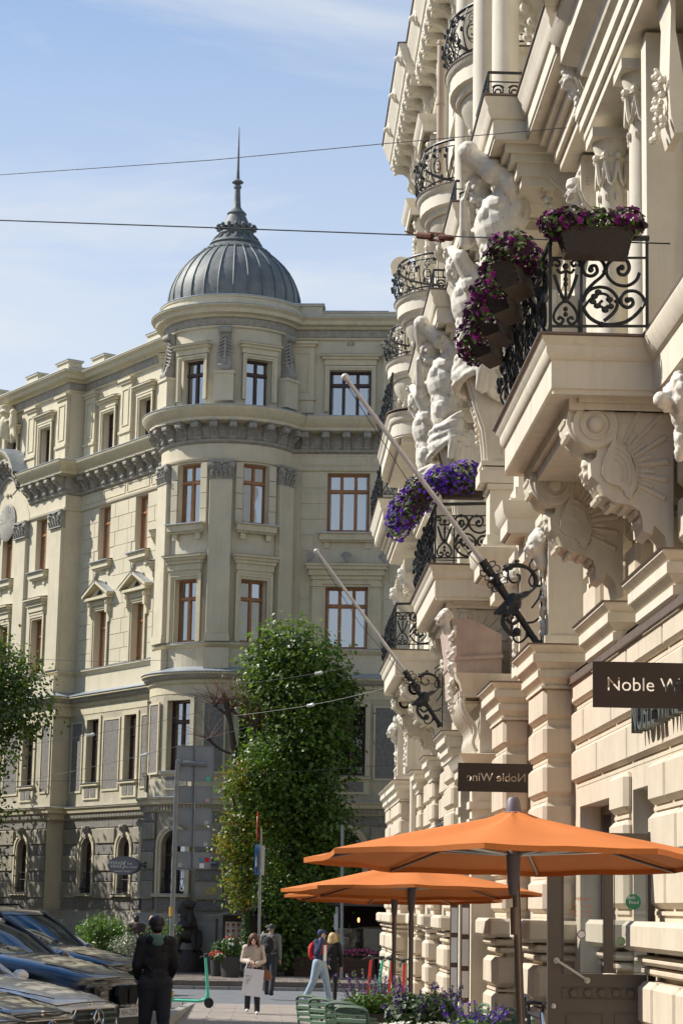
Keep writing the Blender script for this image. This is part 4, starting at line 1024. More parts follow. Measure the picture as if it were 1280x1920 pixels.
hc = hc + Vector((.045, 0, 0)); head(mb, hc, .092, seed=3); mb.lathe([(.001, .14), (.08, .12), (.12, .05), (.125, .0), (.1, -.02)], hc + Vector((.02, 0, .05)), 12)
conhead = organic(mb, .012, 1); conhead.materials.append(rc)
def slab(y0, y1, xf, zt, xb=3.62, th=.52, nm='balcony_slab', rnd_=0):
    """balcony slab: moulded edge, soffit, brown flashing"""
    def pth(o=0):
        if not rnd_: return [(xb, y1), (xf, y1), (xf, y0), (xb, y0)]
        r = rnd_; p = [(xb, y1)]
        for i in range(7): t = pi / 2 * i / 6; p.append((xf + r - r * sin(t), y1 - r + r * cos(t)))
        for i in range(7): t = pi / 2 * i / 6; p.append((xf + r - r * cos(t), y0 + r - r * sin(t)))
        return p + [(xb, y0)]
    pr = [(-.3, -th), (-.3, -th), (-.02, -th), (-.02, -th + .04), (0.0, -th + .05), (0, -th + .3), (.02, -th + .31), (.05, -th + .36), (.05, -th + .42), (.09, -th + .47), (.1, -th + .5), (-.3, -th + .52)]
    q = MB(); p0 = pth(); q.sweep([(x + (.10 if x < xb - .01 else 0), y) for x, y in p0], [(d, zt + h) for d, h in pr])
    n = len(p0); q.add([(x + (.1 if x < xb - .01 else 0), min(max(y, y0 + .02), y1 - .02), zt - th + .001) for x, y in p0], [tuple(range(n))]); q.add([(x + (.1 if x < xb - .01 else 0), min(max(y, y0 + .02), y1 - .02), zt - .003) for x, y in p0], [tuple(range(n))])
    o = bob(nm, q, rc, True)
    q = MB(); q.sweep([(x + (.10 if x < xb - .01 else 0), y) for x, y in p0], [(-.3, zt + .02), (.1, zt - .018), (.125, zt - .012), (.125, zt + .006), (-.3, zt + .04)]); obj('flashing', q, flash_br, o, False)
    q = MB(); ins = .18
    for (a, b) in ((y0 + ins, y1 - ins),):
        q.box(xf + .28, xb, a, b, zt - th - .1, zt - th + .01); q.box(xf + .34, xb, a + .06, b - .06, zt - th - .2, zt - th - .1) if not rnd_ else None
    obj('soffit_moulding', q, rc, o, False)
    return o
BALC = [(18.36, 22.1, 2.3), (31.3, 35.2, 2.28), (42.0, 46.0, 2.33)]
for y0, y1, xf in BALC:
    slab(y0, y1, xf, 6.6)
    for yc in (y0 + .25, y1 - .75):
        o = obj('console', conme, None, BR, M=Matrix.Translation((XW, yc, 6.1 - .0))); obj('console_head', conhead, None, o, M=Matrix.Translation((XW, yc, 6.1)))
        q = MB(); q.box(2.72, 3.6, yc - .08, yc + .58, 5.98, 6.1); q.box(2.66, 3.6, yc - .12, yc + .62, 6.04, 6.11); bob('console_cap', q)
# entrance-side string course nearest the camera
mb = MB(); mb.box(3.31, 3.76, -8, 18.34, 6.085, 6.6); mb.sweep([(3.7, 18.36), (3.3, 18.36), (3.3, -8)], [(0, 6.08), (0, 6.38), (.03, 6.4), (.06, 6.46), (.1, 6.55), (.1, 6.59), (-.3, 6.6)]); bob('string_cornice', mb, rc, True)
mb = MB(); mb.box(3.2, 3.76, -8, 18.3, 6.602, 6.63); bob('flashing', mb, flash_br)
mb = MB(); mb.sweep([(3.75, YE), (3.45, YE), (3.45, 22.1)], [(0, 6.2), (.03, 6.22), (.03, 6.4), (.1, 6.46), (.12, 6.55), (-.3, 6.6)]); bob('string_cornice', mb, rc, True)

# window columns over the first balcony
def column(x, y, z0, z1, r, capital=True, ent=True):
    q = MB(); q.lathe([(r * 1.35, z0), (r * 1.35, z0 + .08), (r * 1.15, z0 + .12), (r * 1.25, z0 + .16), (r * 1.05, z0 + .2), (r, z0 + .26), (r * 1.0, z0 + (z1 - z0) * .4), (r * .93, z1)], (x, y, 0), 28)
    o = bob('column', q, white_st if 0 else rc, True)
    if capital:
        q = MB(); s = r / .14
        q.lathe([(r * .95, z1 - .04), (r * 1.0, z1), (r * .95, z1 + .05), (r, z1 + .2 * s), (r * 1.25, z1 + .24 * s), (r * 1.1, z1 + .26 * s), (r * 1.45, z1 + .4 * s), (r * 1.5, z1 + .44 * s)], (x, y, 0), 24)
        q.box(x - r * 1.75, x + r * 1.75, y - r * 1.75, y + r * 1.75, z1 + .44 * s, z1 + .54 * s)
        for k in range(8):
            t = 2 * pi * k / 8 + .2; t2 = t + 2 * pi / 8; rr = r * 1.18
            q.tube([(x + rr * cos(t + (t2 - t) * i / 6), y + rr * sin(t + (t2 - t) * i / 6), z1 + .2 * s - .26 * s * sin(pi * i / 6)) for i in range(7)], .022 * s, 5)
            q.ball((x + rr * 1.08 * cos(t), y + rr * 1.08 * sin(t), z1 + .26 * s), .045 * s, 6)
            q.ball((x + r * 1.03 * cos(t), y + r * 1.03 * sin(t), z1 - .18 * s), (.025, .025, .05), 5)
        obj('capital', q, rc, o)
    return o
column(3.44, 19.6, 6.62, 9.1, .138); column(3.44, 21.45, 6.62, 9.1, .138)
mb = MB(); mb.sweep([(3.7, 22.0), (3.2, 22.0), (3.2, 17.2), (3.7, 17.2)], [(-.1, 9.75), (-.02, 9.75), (-.02, 9.85), (.02, 9.86), (.02, 9.98), (.06, 10.0), (.06, 10.12), (-.1, 10.13), (-.1, 10.45), (.0, 10.5), (.04, 10.62), (.15, 10.68), (.2, 10.72), (.2, 10.9), (.28, 10.97), (.32, 11.05), (-.1, 11.08)])
mb.add([(3.3, 22.0 - .1, 9.751), (3.3, 17.3, 9.751), (3.7, 17.3, 9.751), (3.7, 21.9, 9.751)], [(0, 1, 2, 3)]); mb.box(3.3, 3.75, 17.3, 21.9, 9.76, 11.0); bob('entablature', mb, rc, True)
slab(17.0, 21.9, 2.62, 11.5, th=.4, rnd_=.5)
q = MB(); q.box(3.35, 3.7, 18.9, 19.15, 6.6, 9.7); bob('pilaster', q); q = MB(); q.box(3.4, 3.7, 22.05, 22.3, 6.6, 9.75); bob('pilaster', q)
# near wall pilaster with hanging ornament
mb = MB()
P0 = lambda x, y, Y=18.4: at(x, y, Y=Y)
mb.prism([(P0(x, y).x, P0(x, y).z) for x, y in [(1222, -20), (1243, -20), (1246, 20), (1246, 95), (1262, 190), (1264, 240), (1262, 285), (1246, 285), (1238, 255), (1234, 200), (1236, 120), (1238, 60), (1232, 20)]], 17.9, 18.4, lambda a, b, d: (a, d, b)); bob('bracket', mb, rc, True)
mb = MB()
for i in range(30):
    t = i / 29; p = P0(1239 + rnd.uniform(-4, 4), 118 + t * 130, 17.95); mb.ball((p.x, p.y + rnd.uniform(0, .35), p.z), rnd.uniform(.022, .045), 6)
bob('hanging_ornament', mb, rc, True)
mb = MB(); c = at(1266, 742, Y=17.3); head(mb, c, .12, Vector((-.9, -.35, -.2)).normalized(), seed=14); [mb.ball((c.x + .02, c.y + .15 * cos(t), c.z + .15 * sin(t)), .065, 7) for t in [i * .6 for i in range(10)]]; mb.ball((c.x - .13, c.y - .05, c.z - .05), .075, 8)
for k in range(10): mb.ball((c.x + .03, c.y + rnd.uniform(-.05, .05), c.z - .2 - .035 * k), rnd.uniform(.035, .06), 6)
orgobj('lion_head', mb, white_st, BR, .014, 1)

# brackets with women's heads under the upper slab
HY = 25.2
hpoly = pxl([(1022, 243), (1095, 243), (1095, 410), (1078, 410), (1075, 385), (1064, 360), (1042, 340), (1028, 325), (1020, 305), (1019, 262)], HY, XW, 11.0)
mb = MB(); mb.prism(hpoly, 0, .42, lambda a, b, d: (a, d, b))
hp = lambda x, y, d=0: (at(x, y, Y=HY).x - XW, d, at(x, y, Y=HY).z - 11.0)
for k in range(5):
    z = hp(1060, 283 + k * 3.3)[2]; mb.box(hp(1030, 0)[0], hp(1092, 0)[0], -.02, 0, z - .008, z + .008)
a, b = hp(1049, 277), hp(1073, 296); mb.box(a[0], b[0], -.045, 0, b[2], a[2])
for x, y0, y1 in ((1053, 262, 314), (1061, 254, 322), (1070, 262, 316)): mb.cap(hp(x, y0, -.01), hp(x, y1, -.01), .016, .016, 6)
for k in range(4): mb.tube([(p[0] - .01, .06 + k * .1, p[1]) for p in hpoly[3:-1]], .03, 5)
brme = mb.mesh('head_bracket', rc)
mb = MB(); c = Vector(hp(1014, 302, .21)); head(mb, c, .105, seed=8); mb.lathe([(.001, .2), (.1, .17), (.12, .08), (.09, .05)], c, 12)
for k in range(14): mb.ball(c + Vector((.06 + rnd.uniform(-.02, .1), rnd.uniform(-.12, .12), -.1 - k * .035)), rnd.uniform(.025, .05), 6)
for k in range(4): mb.ball(c + Vector((.05, -.15 + .1 * k, .22)), .05, 6)
wh = organic(mb, .013, 1); wh.materials.append(white_st)
for y, dz, dx in ((22.35, 0, 0), (HY, 0, 0), (32.0, 0, 0), (40.2, 0, 0), (24.0, -.75, .28), (52.3, -1.0, 0), (55.6, -1.0, 0)):
    o = obj('head_bracket', brme, None, BR, M=Matrix.Translation((XW + dx, y, 11.0 + dz))); obj('womans_head', wh, None, o, M=Matrix.Translation((XW + dx, y, 11.0 + dz)))

# upper slab (level two) with breaks over the statues
segs = [(22.3, 25.0, 2.83), (25.0, 26.75, 2.43), (26.75, 29.05, 2.66), (29.05, 30.75, 2.38), (30.75, 33.4, 2.66), (33.4, 35.1, 2.4), (35.1, 37.0, 2.66), (37.0, 38.7, 2.42), (38.7, 41.2, 2.85), (46.9, 51.4, 2.9), (51.4, 55.4, 2.5), (55.4, YE, 2.95)]
pt = [(XW, YE)]
for a, b, x in reversed(segs): pt += [(x, b), (x, a)]
pt.append((XW, 22.3))
path2 = [p for i, p in enumerate(pt) if i == 0 or (abs(p[0] - pt[i - 1][0]) + abs(p[1] - pt[i - 1][1])) > 1e-6]
off = .12
lv2 = [(-.02, 10.86), (-.02, 10.9), (0, 10.91), (0, 11.12), (.03, 11.13), (.07, 11.2), (.07, 11.26), (.11, 11.32), (.12, 11.38), (-.4, 11.4)]
mb = MB(); mb.sweep([(x + off, y) for x, y in path2], lv2); bob('upper_slab', mb, rc, True)
for a, b, x in segs: mb = MB(); mb.box(x + .15, XW, a + .001, b - .001, 10.87, 11.35); bob('upper_slab', mb)
mb = MB(); mb.sweep([(x + off, y) for x, y in path2], [(-.4, 11.42), (.12, 11.385), (.14, 11.39), (.14, 11.41), (-.4, 11.44)]); bob('flashing', mb, flash_br)
for a, b, x in segs[:9] + segs[9:]:
    q = MB()
    for k, (i_, z0, z1) in enumerate(((.28, 10.76, 10.87), (.36, 10.66, 10.76), (.44, 10.5, 10.66), (.5, 10.38, 10.5))): q.box(x + i_, XW, a + .12 + k * .05, b - .12 - k * .05, z0, z1)
    bob('architrave', q)
slab(41.5, 46.6, 2.2, 11.35, rnd_=.6, th=.55)

# ------------------------------------------------------------------ the giants
def drape(mb, c, rx, ry, n=7, tilt=.25, seed=0, thick=.045):
    q = random.Random(seed)
    for k in range(n):
        h = (k - n / 2) * .05; ph = q.uniform(0, 6)
        mb.tube([(c[0] + (rx + .03 * sin(3 * t + ph)) * cos(t), c[1] + (ry + .02 * sin(2 * t + ph)) * sin(t), c[2] + h + tilt * cos(t + .4) * .5 + .03 * sin(2 * t + ph)) for t in [pi * .45 + pi * 1.15 * i / 14 for i in range(15)]], [thick * q.uniform(.7, 1.2)] * 15, 6)
def giant(kind):
    """origin on the wall plane at the statue's height 0 = z 7.45; faces the street (-x)"""
    mb = MB(); Zb = 7.45
    def p(X, y, z): return Vector((X - XW, y, z - Zb))
    hip, waist, chest, neck = p(2.95, 0, 9.2), p(2.86, 0, 9.5), p(2.84, 0, 9.92), p(2.78, 0, 10.3)
    R90 = Matrix.Rotation(rad(-12), 3, 'Y')
    mb.ball(hip, (.25, .3, .24), 14); mb.ball(waist, (.225, .265, .4), 14); mb.ball(chest, (.265, .355, .36), 16, R90); mb.ball(p(2.88, 0, 9.68), (.235, .29, .34), 14); mb.ball(p(2.86, 0, 10.17), (.24, .38, .2), 14)
    for s in (-1, 1):
        mb.cap(p(2.95, s * .2, 10.28), p(2.9, s * .13, 9.5), .2, .15)
        mb.ball(p(2.675, s * .145, 10.05), (.085, .15, .12), 10); mb.ball(p(3.0, s * .2, 10.1), (.2, .2, .26), 10)     # pectorals, back
        for k in range(3): mb.ball(p(2.655 + .012 * k, s * .065, 9.80 - k * .12), (.035, .06, .052), 8)                # abdomen
        for k in range(5): mb.cap(p(2.7 + .02 * k, s * .2, 9.93 - k * .055), p(2.86 + .02 * k, s * .315, 9.99 - k * .06), .022, .026, 6)   # ribs
        mb.ball(p(2.78, s * .23, 9.45), (.13, .08, .16), 8)
    if kind == 0:      # arm thrown over the head, other hand under the beard
        sh, elb, hd = p(2.98, -.36, 10.38), p(2.47, -.3, 10.75), p(2.5, .12, 10.55)
        mb.ball(sh, .18, 10); mb.cap(sh, elb, .15, .115); mb.ball(sh.lerp(elb, .45), .16, 10); mb.cap(elb, hd, .115, .08); mb.ball(elb + Vector((.0, -.03, .03)), .125, 10)
        for k in range(4): mb.cap(hd + Vector((.0, -.05 + k * .045, 0)), hd + Vector((.13, -.02 + k * .045, .03)), .03, .024, 6)
        head(mb, p(2.62, -.02, 10.5), .15, Vector((-.8, -.35, -.35)).normalized(), Vector((-.3, 0, .95)).normalized(), beard=True, seed=5)
        sh2, elb2, hd2 = p(2.88, .34, 10.22), p(2.5, .24, 9.84), p(2.46, .02, 10.3)
        mb.ball(sh2, .17, 10); mb.cap(sh2, elb2, .115, .078); mb.cap(elb2, hd2, .078, .05)
        for k in range(4): mb.cap(hd2 + Vector((0, -.06 + k * .035, 0)), hd2 + Vector((.02, -.07 + k * .035, .1)), .024, .02, 6)
    else:              # head bowed under both hands
        head(mb, p(2.64, 0, 10.42), .15, Vector((-.75, 0, -.65)).normalized(), Vector((-.65, 0, .75)).normalized(), beard=True, seed=9)
        for s in (-1, 1):
            sh, elb, hd = p(2.84, s * .36, 10.12), p(2.6, s * .4, 10.25), p(2.58, s * .08, 10.66)
            mb.ball(sh, .18, 10); mb.cap(sh, p(2.66, s * .42, 10.42), .14, .105); mb.cap(p(2.66, s * .42, 10.42), hd, .1, .07); mb.ball(p(2.66, s * .42, 10.45), .11, 8)
            mb.ball(hd, (.09, .08, .05), 8)
            for k in range(5): mb.cap(hd + Vector((-.05 + .04 * k, -s * .02, .01)), hd + Vector((-.09 + .05 * k, -s * .17, .02)), .028, .022, 6)
    body = organic(mb, .012, 3, .5); body.materials.append(white_st)
    mb = MB(); drape(mb, p(2.98, 0, 9.12), .33, .36, 8, .3, kind, .05)
    q = random.Random(kind + 3)
    for k in range(9):
        y = -.34 + .02 * k; x0 = 2.9 + .07 * k
        mb.tube([p(x0, y, 9.15), p(x0 + .02, y - .04, 8.9 - .02 * k), p(x0 + q.uniform(-.04, .06), y - .02, 8.65 - .03 * k)], [.05, .06, .035], 6)
    for k in range(6): mb.ball(p(2.72 + .04 * k, q.uniform(-.3, .1), 9.1 + q.uniform(-.06, .06)), q.uniform(.06, .1), 8)
    dr = organic(mb, .02, 2); dr.materials.append(white_st)
    mb = MB()
    prof = [(3.72, 7.75), (3.0, 7.75), (2.99, 7.95), (2.96, 8.2), (2.86, 8.5), (2.77, 8.8), (2.72, 9.0), (2.76, 9.1), (3.72, 9.1)]
    mb.prism([(x - XW, z - Zb) for x, z in prof], -.24, .24, lambda a, b, d: (a, d, b))
    mb.tube([(x - XW - .01, -.17, z - Zb) for x, z in prof[1:8]], .03, 6); mb.tube([(x - XW - .01, .17, z - Zb) for x, z in prof[1:8]], .03, 6)
    mb.box(2.9 - XW, 0, -.3, .3, .0, .17); mb.box(2.94 - XW, 0, -.27, .27, .17, .22); mb.box(2.92 - XW, 0, -.28, .28, .24, .3)
    if kind == 0: mb.lathe([(.001, -.06), (.12, -.05), (.14, -.03), (.15, 0)], (3.15 - XW, -.24, 8.72 - Zb), 20, (0, 1, 0))
    else:
        mb.tube([(3.15 - XW, -.25, 9.0 - Zb), (3.2 - XW, -.25, 8.6 - Zb), (3.25 - XW, -.25, 8.2 - Zb), (3.2 - XW, -.25, 7.85 - Zb)], .015, 4)
    for k in range(12): mb.ball((2.94 - XW - .04 - .16 * (k / 12) ** 1.5, rnd.uniform(-.1, .1), .6 + k * .08), .035, 6)
    hm = mb.mesh('herm_pillar', rc)
    return body, dr, hm
G = [giant(0), giant(1)]
for i, (y, k) in enumerate(((26.15, 0), (29.6, 1), (34.3, 0), (37.9, 1))):
    b, d, h = G[k]; M = Matrix.Translation((XW, y, 7.45)) @ Matrix.Diagonal((1.12, 1.18, 1.06, 1))
    o = obj('giant_statue', b, None, BR, M=M, label=['bearded giant with one arm thrown over his head, nearest of the four statues', 'giant bowed under both hands, hidden behind the first statue', 'bearded giant with one arm thrown over his head, third of the four statues', 'giant bowed under both hands, farthest of the four statues'][i])
    obj('drapery', d, None, o, M=M); obj('herm_pillar', h, None, BR, M=Matrix.Translation((XW, y, 7.45)) @ Matrix.Diagonal((1.08, 1, 1.05, 1)))
    q = MB(); q.box(2.98, XW, y - .26, y + .26, 6.7, 7.45); q.box(2.94, XW, y - .29, y + .29, 6.58, 6.72); q.box(2.94, XW, y - .29, y + .29, 7.36, 7.44); bob('statue_base', q)
    q = MB(); q.sweep([(XW, y + .36), (2.86, y + .36), (2.86, y - .36), (XW, y - .36)], [(0, 6.12), (.03, 6.14), (.03, 6.3), (.08, 6.36), (.1, 6.52), (-.2, 6.58)]); q.box(2.87, XW, y - .35, y + .35, 6.1, 6.57); q.box(3.05, XW, y - .3, y + .3, 5.8, 6.12); bob('statue_corbel', q, rc, True)

# tall columns and round balconies of the upper storeys
for x, y in ((2.98, 27.6), (3.0, 30.6), (3.02, 34.0)): column(x, y, 11.42, 21.2, .185)
for y in (24.2, 36.8, 40.8, 47.0): 
    q = MB(); q.box(3.55, XW, y - .22, y + .22, 11.4, 21.2); q.box(3.5, XW, y - .27, y + .27, 11.4, 11.9); q.box(3.5, XW, y - .27, y + .27, 20.6, 20.9); bob('pilaster', q)
def spiral(c, r0, r1, a0, turns, P, n=18, w=.012, k=5, mb=None):
    pts, rs = [], []
    for i in range(n + 1):
        t = i / n; a = a0 + turns * 2 * pi * t; r = r0 + (r1 - r0) * t
        pts.append(P(c[0] + r * cos(a), c[1] + r * sin(a))); rs.append(w * (1 if t < .9 else 1.3))
    mb.tube(pts, rs, k)
def round_balcony(yc, xf, zt, hl=1.25, lab=None):
    dep = XW - xf; pl = [(XW - dep * sin(pi * i / 16) ** .8, yc + hl * cos(pi * i / 16)) for i in range(17)]
    q = MB(); q.sweep(pl, [(-.25, zt - .5), (-.1, zt - .47), (-.08, zt - .4), (0, zt - .36), (0, zt - .12), (.05, zt - .08), (.07, zt - .02), (-.4, zt)])
    q.add([(x, y, zt - .001) for x, y in pl], [tuple(range(17))]); q.add([(XW + (x - XW) * .85, yc + (y - yc) * .85, zt - .5) for x, y in pl], [tuple(range(17))])
    rings = []
    for k, sc in enumerate((.85, .8, .66, .52, .34, .2, .1, .02)):
        rings.append([(XW + (x - XW) * sc, yc + (y - yc) * sc, zt - .5 - k * .17) for x, y in pl])
    q.loft(rings, False)
    for s in (-.5, 0, .5):
        for k in range(5): q.ball((XW - dep * (.62 - .1 * k), yc + s * (1 - .15 * k), zt - .75 - .17 * k), .1 - .01 * k, 8)
    q.lathe([(.001, -.12), (.06, -.1), (.09, -.04), (.05, 0), (.1, .05), (.06, .1), (.04, .16)], (XW - dep * .12, yc, zt - 1.75), 10)
    for s in (-1, 1): q.lathe([(.001, -.03), (.2, -.02), (.2, .02), (.1, .05), (.001, .07)], (XW - dep * .55, yc + s * hl * .52, zt - .8), 14, (0, s, 0))
    o = bob('round_balcony', q, rc, True)
    q = MB(); q.sweep(pl, [(-.3, zt + .015), (.085, zt - .015), (.085, zt + .004), (-.3, zt + .035)]); obj('flashing', q, flash_br, o, False)
    g = MB(); H = .8; rail = [(XW - (dep - .04) * sin(pi * i / 24) ** .8, yc + (hl - .05) * cos(pi * i / 24)) for i in range(25)]
    def bulge(h): return 1 + .16 * sin(pi * min(h, 1) * .9) * (1 - h * .4)
    def PP(i, h):
        i = max(0, min(24, i)); a = int(min(23, i)); f = i - a; x = rail[a][0] + (rail[a + 1][0] - rail[a][0]) * f; y = rail[a][1] + (rail[a + 1][1] - rail[a][1]) * f
        b = bulge(h / H); return (XW + (x - XW) * b, yc + (y - yc) * b, zt + .04 + h)
    g.tube([PP(i, H) for i in range(25)], .028, 6); g.tube([PP(i, .06) for i in range(25)], .016, 5); g.tube([PP(i, H - .14) for i in range(25)], .012, 5)
    for k in range(9):
        i = 1.5 + k * 2.6; g.tube([PP(i, h * H / 5) for h in range(6)], .012, 5)
        for s in (-1, 1):
            spiral((0, 0), .17, .04, pi / 2 * s, 1.1 * s, lambda a, b, i=i: PP(i + 1.3 + a * 5, .3 + b), w=.011, mb=g, k=4, n=14)
            spiral((0, 0), .12, .03, -pi / 2 * s, -1.1 * s, lambda a, b, i=i: PP(i + 1.3 + a * 5, .56 + b), w=.01, mb=g, k=4, n=12)
        for j in range(5): pz = PP(i + rnd.uniform(-.9, .9), rnd.uniform(.08, .7)); g.ball((pz[0] - .03, pz[1], pz[2]), (.035, .03, .045), 5)
    obj('balcony_railing', g, iron, o)
for yc, xf, zt in ((28.6, 2.72, 15.1), (32.4, 2.62, 14.65), (38.9, 2.6, 14.75), (46.0, 2.6, 14.75), (52.5, 2.75, 15.0)): round_balcony(yc, xf, zt)

# roof cornice: gutter moulding, lions' heads, blocks and scroll modillions
cpro = [(0, 21.15), (.1, 21.18), (.14, 21.3), (.14, 21.45), (.1, 21.5), (.1, 22.05), (.72, 22.1), (.72, 22.28), (.76, 22.3), (.76, 22.36), (.82, 22.45), (.9, 22.75), (.93, 22.8), (.93, 22.88), (-.2, 22.95)]
YB = 50.8
for (ya, yb, e) in ((YB, YE, .0), (-12, YB, -.2)):
    pth = [(XW + 6, yb), (XW, yb), (XW, ya)] if yb == YE else [(XW, yb), (XW, ya)]
    mb = MB(); mb.sweep([(x - (e if x == XW else 0), y) for x, y in pth], [(d, z) for d, z in cpro]); bob('roof_cornice', mb, rc, True)
    mb = MB(); mb.sweep([(x - (e if x == XW else 0), y) for x, y in pth], [(-.2, 22.96), (.95, 22.885), (.97, 22.9), (.97, 22.92), (-.2, 22.99)]); bob('flashing', mb, flash_br)
mb = MB(); mb.box(XW - .75, XW, YB - .01, YB, 22.1, 22.9); bob('roof_cornice', mb)
mb = MB(); pr = [(0, 0), (0, -.95), (.06, -.98), (.12, -.9), (.14, -.72), (.2, -.5), (.3, -.42), (.5, -.38), (.62, -.28), (.64, -.12), (.58, 0)]
mb.prism(pr, -.15, .15, lambda a, b, d: (-a, d, b))
for s in (-1, 1): mb.lathe([(.2, 0), (.21, .015), (.17, .02), (.15, .008), (.1, .012), (.08, .03), (.001, .035)], (-.42, s * .15, -.2), 14, (0, s, 0)); mb.lathe([(.11, 0), (.1, .02), (.001, .03)], (-.09, s * .15, -.82), 10, (0, s, 0))
for k in range(5): mb.ball((-.62 + .02 * k, rnd.uniform(-.1, .1), -.15 - .07 * k), .06, 6)
mome = mb.mesh('modillion', rc)
mb = MB(); mb.box(-.62, 0, -.17, .17, -.12, 0); mb.box(-.55, 0, -.13, .13, -.3, -.12); blme = mb.mesh('cornice_block', rc)
mb = MB(); head(mb, (0, 0, 0), .1, seed=2); [mb.ball((.03, .15 * cos(t), .15 * sin(t)), .06, 6) for t in [i * .7 for i in range(9)]]; mb.ball((-.1, 0, -.05), .07, 8)
lion = organic(mb, .025, 1); lion.materials.append(rc)
y = YE - .35; k = 0
while y > 18:
    e = 0 if y > YB else .2
    M = Matrix.Translation((XW - .1 + e, y, 22.06)); obj('modillion', mome, None, BR, M=M)
    obj('cornice_block', blme, None, BR, M=Matrix.Translation((XW - .1 + e, y - .42, 22.06)))
    if k % 3 == 1: obj('lion_head', lion, None, BR, M=Matrix.Translation((XW - .88 + e, y, 22.62)))
    y -= .84; k += 1
# corner volute with points at the far end
mb = MB(); mb.lathe([(.001, -.1), (.3, -.1), (.3, .1), (.15, .16), (.001, .18)], (3.3, 56.9, 18.9), 16, (0, 1, 0))
for k in range(20): mb.ball((3.4 - .02 * k * rnd.random(), 56.9 + rnd.uniform(-.3, .3), 18.5 - .12 * k), .1, 6)
mb.box(3.3, XW, 56.5, 57.2, 11.4, 18.7); bob('corner_ornament', mb, rc, True)
# pedimented window strips at the far end
for y, z0, z1 in ((49.0, 16.5, 19.6), (53.4, 16.2, 19.0)):
    q = MB(); q.sweep([(XW, y + .8), (3.3, y + .8), (3.3, y - .8), (XW, y - .8)], [(0, z1), (.05, z1 + .02), (.05, z1 + .2), (.14, z1 + .3), (.16, z1 + .4), (-.3, z1 + .45)]); q.box(3.45, XW, y - .7, y - .4, z0, z1); q.box(3.45, XW, y + .4, y + .7, z0, z1)
    for k in range(26): q.ball((3.42, y - .55 + rnd.uniform(-.1, .1), z0 + .1 + k * .11), rnd.uniform(.05, .09), 6)
    bob('window_surround', q, rc, True)
# downpipes
for (x, y, z0, z1, m_) in ((3.3, 49.2, -.6, 6.0, rc), (3.42, 44.9, 16.0, 20.5, mat('pipe_beige', (.42, .33, .24), .5, .1, 4))):
    q = MB(); q.tube([(x, y, z0), (x, y, z1)], .085, 12); [q.tube([(x, y, z), (x, y, z + .06)], .1, 12) for z in (z0 + 1, z0 + 3, z1 - .1)]; bob('downpipe', q, m_, True)
# white pilasters with a woman's head and garland on the first floor
def headpil(y, x0=3.2):
    q = MB(); q.box(x0, XW - .1, y - .0, y + .55, 4.62, 6.1); q.box(x0 - .04, XW - .1, y - .03, y + .58, 4.6, 4.75)
    q.box(x0 - .08, XW - .1, y - .05, y + .6, 6.1, 6.2); o = bob('head_pilaster', q, rc)
    g = MB(); c = Vector((x0 - .1, y + .2, 5.86)); head(g, c, .14, Vector((-.9, -.3, -.25)).normalized(), seed=11)
    for k in range(44): g.ball((x0 - .02 + rnd.uniform(-.02, .04), y + .27 + rnd.uniform(-.16, .16) * (1 - k / 70), 5.7 - k * .022), rnd.uniform(.03, .055), 6)
    orgobj('womans_head', g, white_st, o, .018, 1)
headpil(24.75); headpil(27.6, 3.2); headpil(48.6, 3.1); headpil(52.2, 3.1); headpil(36.0, 3.3)
# ornate portal: pinkish curved hood, consoles, pilasters
pk = mat('pink_plaster', (.47, .36, .30), .8, .18, 3, .3, 25, streak=.2)
def pz(x, y, Y=31.0): p = at(x, y, Y=Y); return (p.x, p.z)
mb = MB(); mb.prism([pz(*t) for t in [(845, 1161), (872, 1158), (900, 1168), (940, 1190), (940, 1291), (856, 1291), (854, 1240), (851, 1205)]], 31.0, 33.0, lambda a, b, d: (a, d, b)); bob('portal_hood', mb, pk)
mb = MB(); mb.prism([pz(*t) for t in [(850, 1232), (942, 1228), (942, 1234), (852, 1238)]], 30.95, 33.05, lambda a, b, d: (a, d, b)); bob('hood_moulding', mb, pk)
mb = MB()
for (x0, y0, x1, y1, ov) in ((862, 1291, 935, 1300, .1), (866, 1300, 935, 1314, .04), (870, 1315, 935, 1322, .1)):
    a, b = pz(x0, y0), pz(x1, y1); mb.box(a[0], XW, 31.0 - ov, 33.0 + ov, b[1], a[1])
bob('portal_entablature', mb)
mb = MB()
mb.sweep([(XW, 32.4), (2.75, 32.4), (2.75, 30.7), (XW, 30.7)], [(0, 4.66), (.03, 4.7), (.05, 4.8), (.1, 4.87), (.12, 4.93), (-.3, 4.95)]); bob('portal_cornice', mb, rc, True)
for k in range(9):
    q = MB(); y = 30.75 + k * .19
    q.tube(cat([(2.8, y, 4.68), (2.74, y, 4.55), (2.8, y, 4.35), (2.93, y, 4.16), (2.9, y, 3.95), (2.95, y, 3.82)], 3), [.035, .038, .042, .045, .045, .045, .043, .04, .036, .033, .03, .03, .03, .032, .035, .04], 8); bob('portal_baluster', q, rc, True)
    q = MB(); q.box(2.7, 3.0, y - .05, y + .05, 4.6, 4.68)
    bob('portal_dentil', q)
mb = MB(); mb.sweep([(XW, 32.6), (2.8, 32.6), (2.8, 30.6), (XW, 30.6)], [(-.1, 3.5), (0, 3.52), (.0, 3.62), (.05, 3.66), (.08, 3.74), (.12, 3.78), (-.3, 3.82)]); bob('portal_cornice', mb, rc, True)
mb = MB(); mb.box(3.0, XW, 30.7, 33.0, 3.8, 4.7); bob('portal_back', mb)
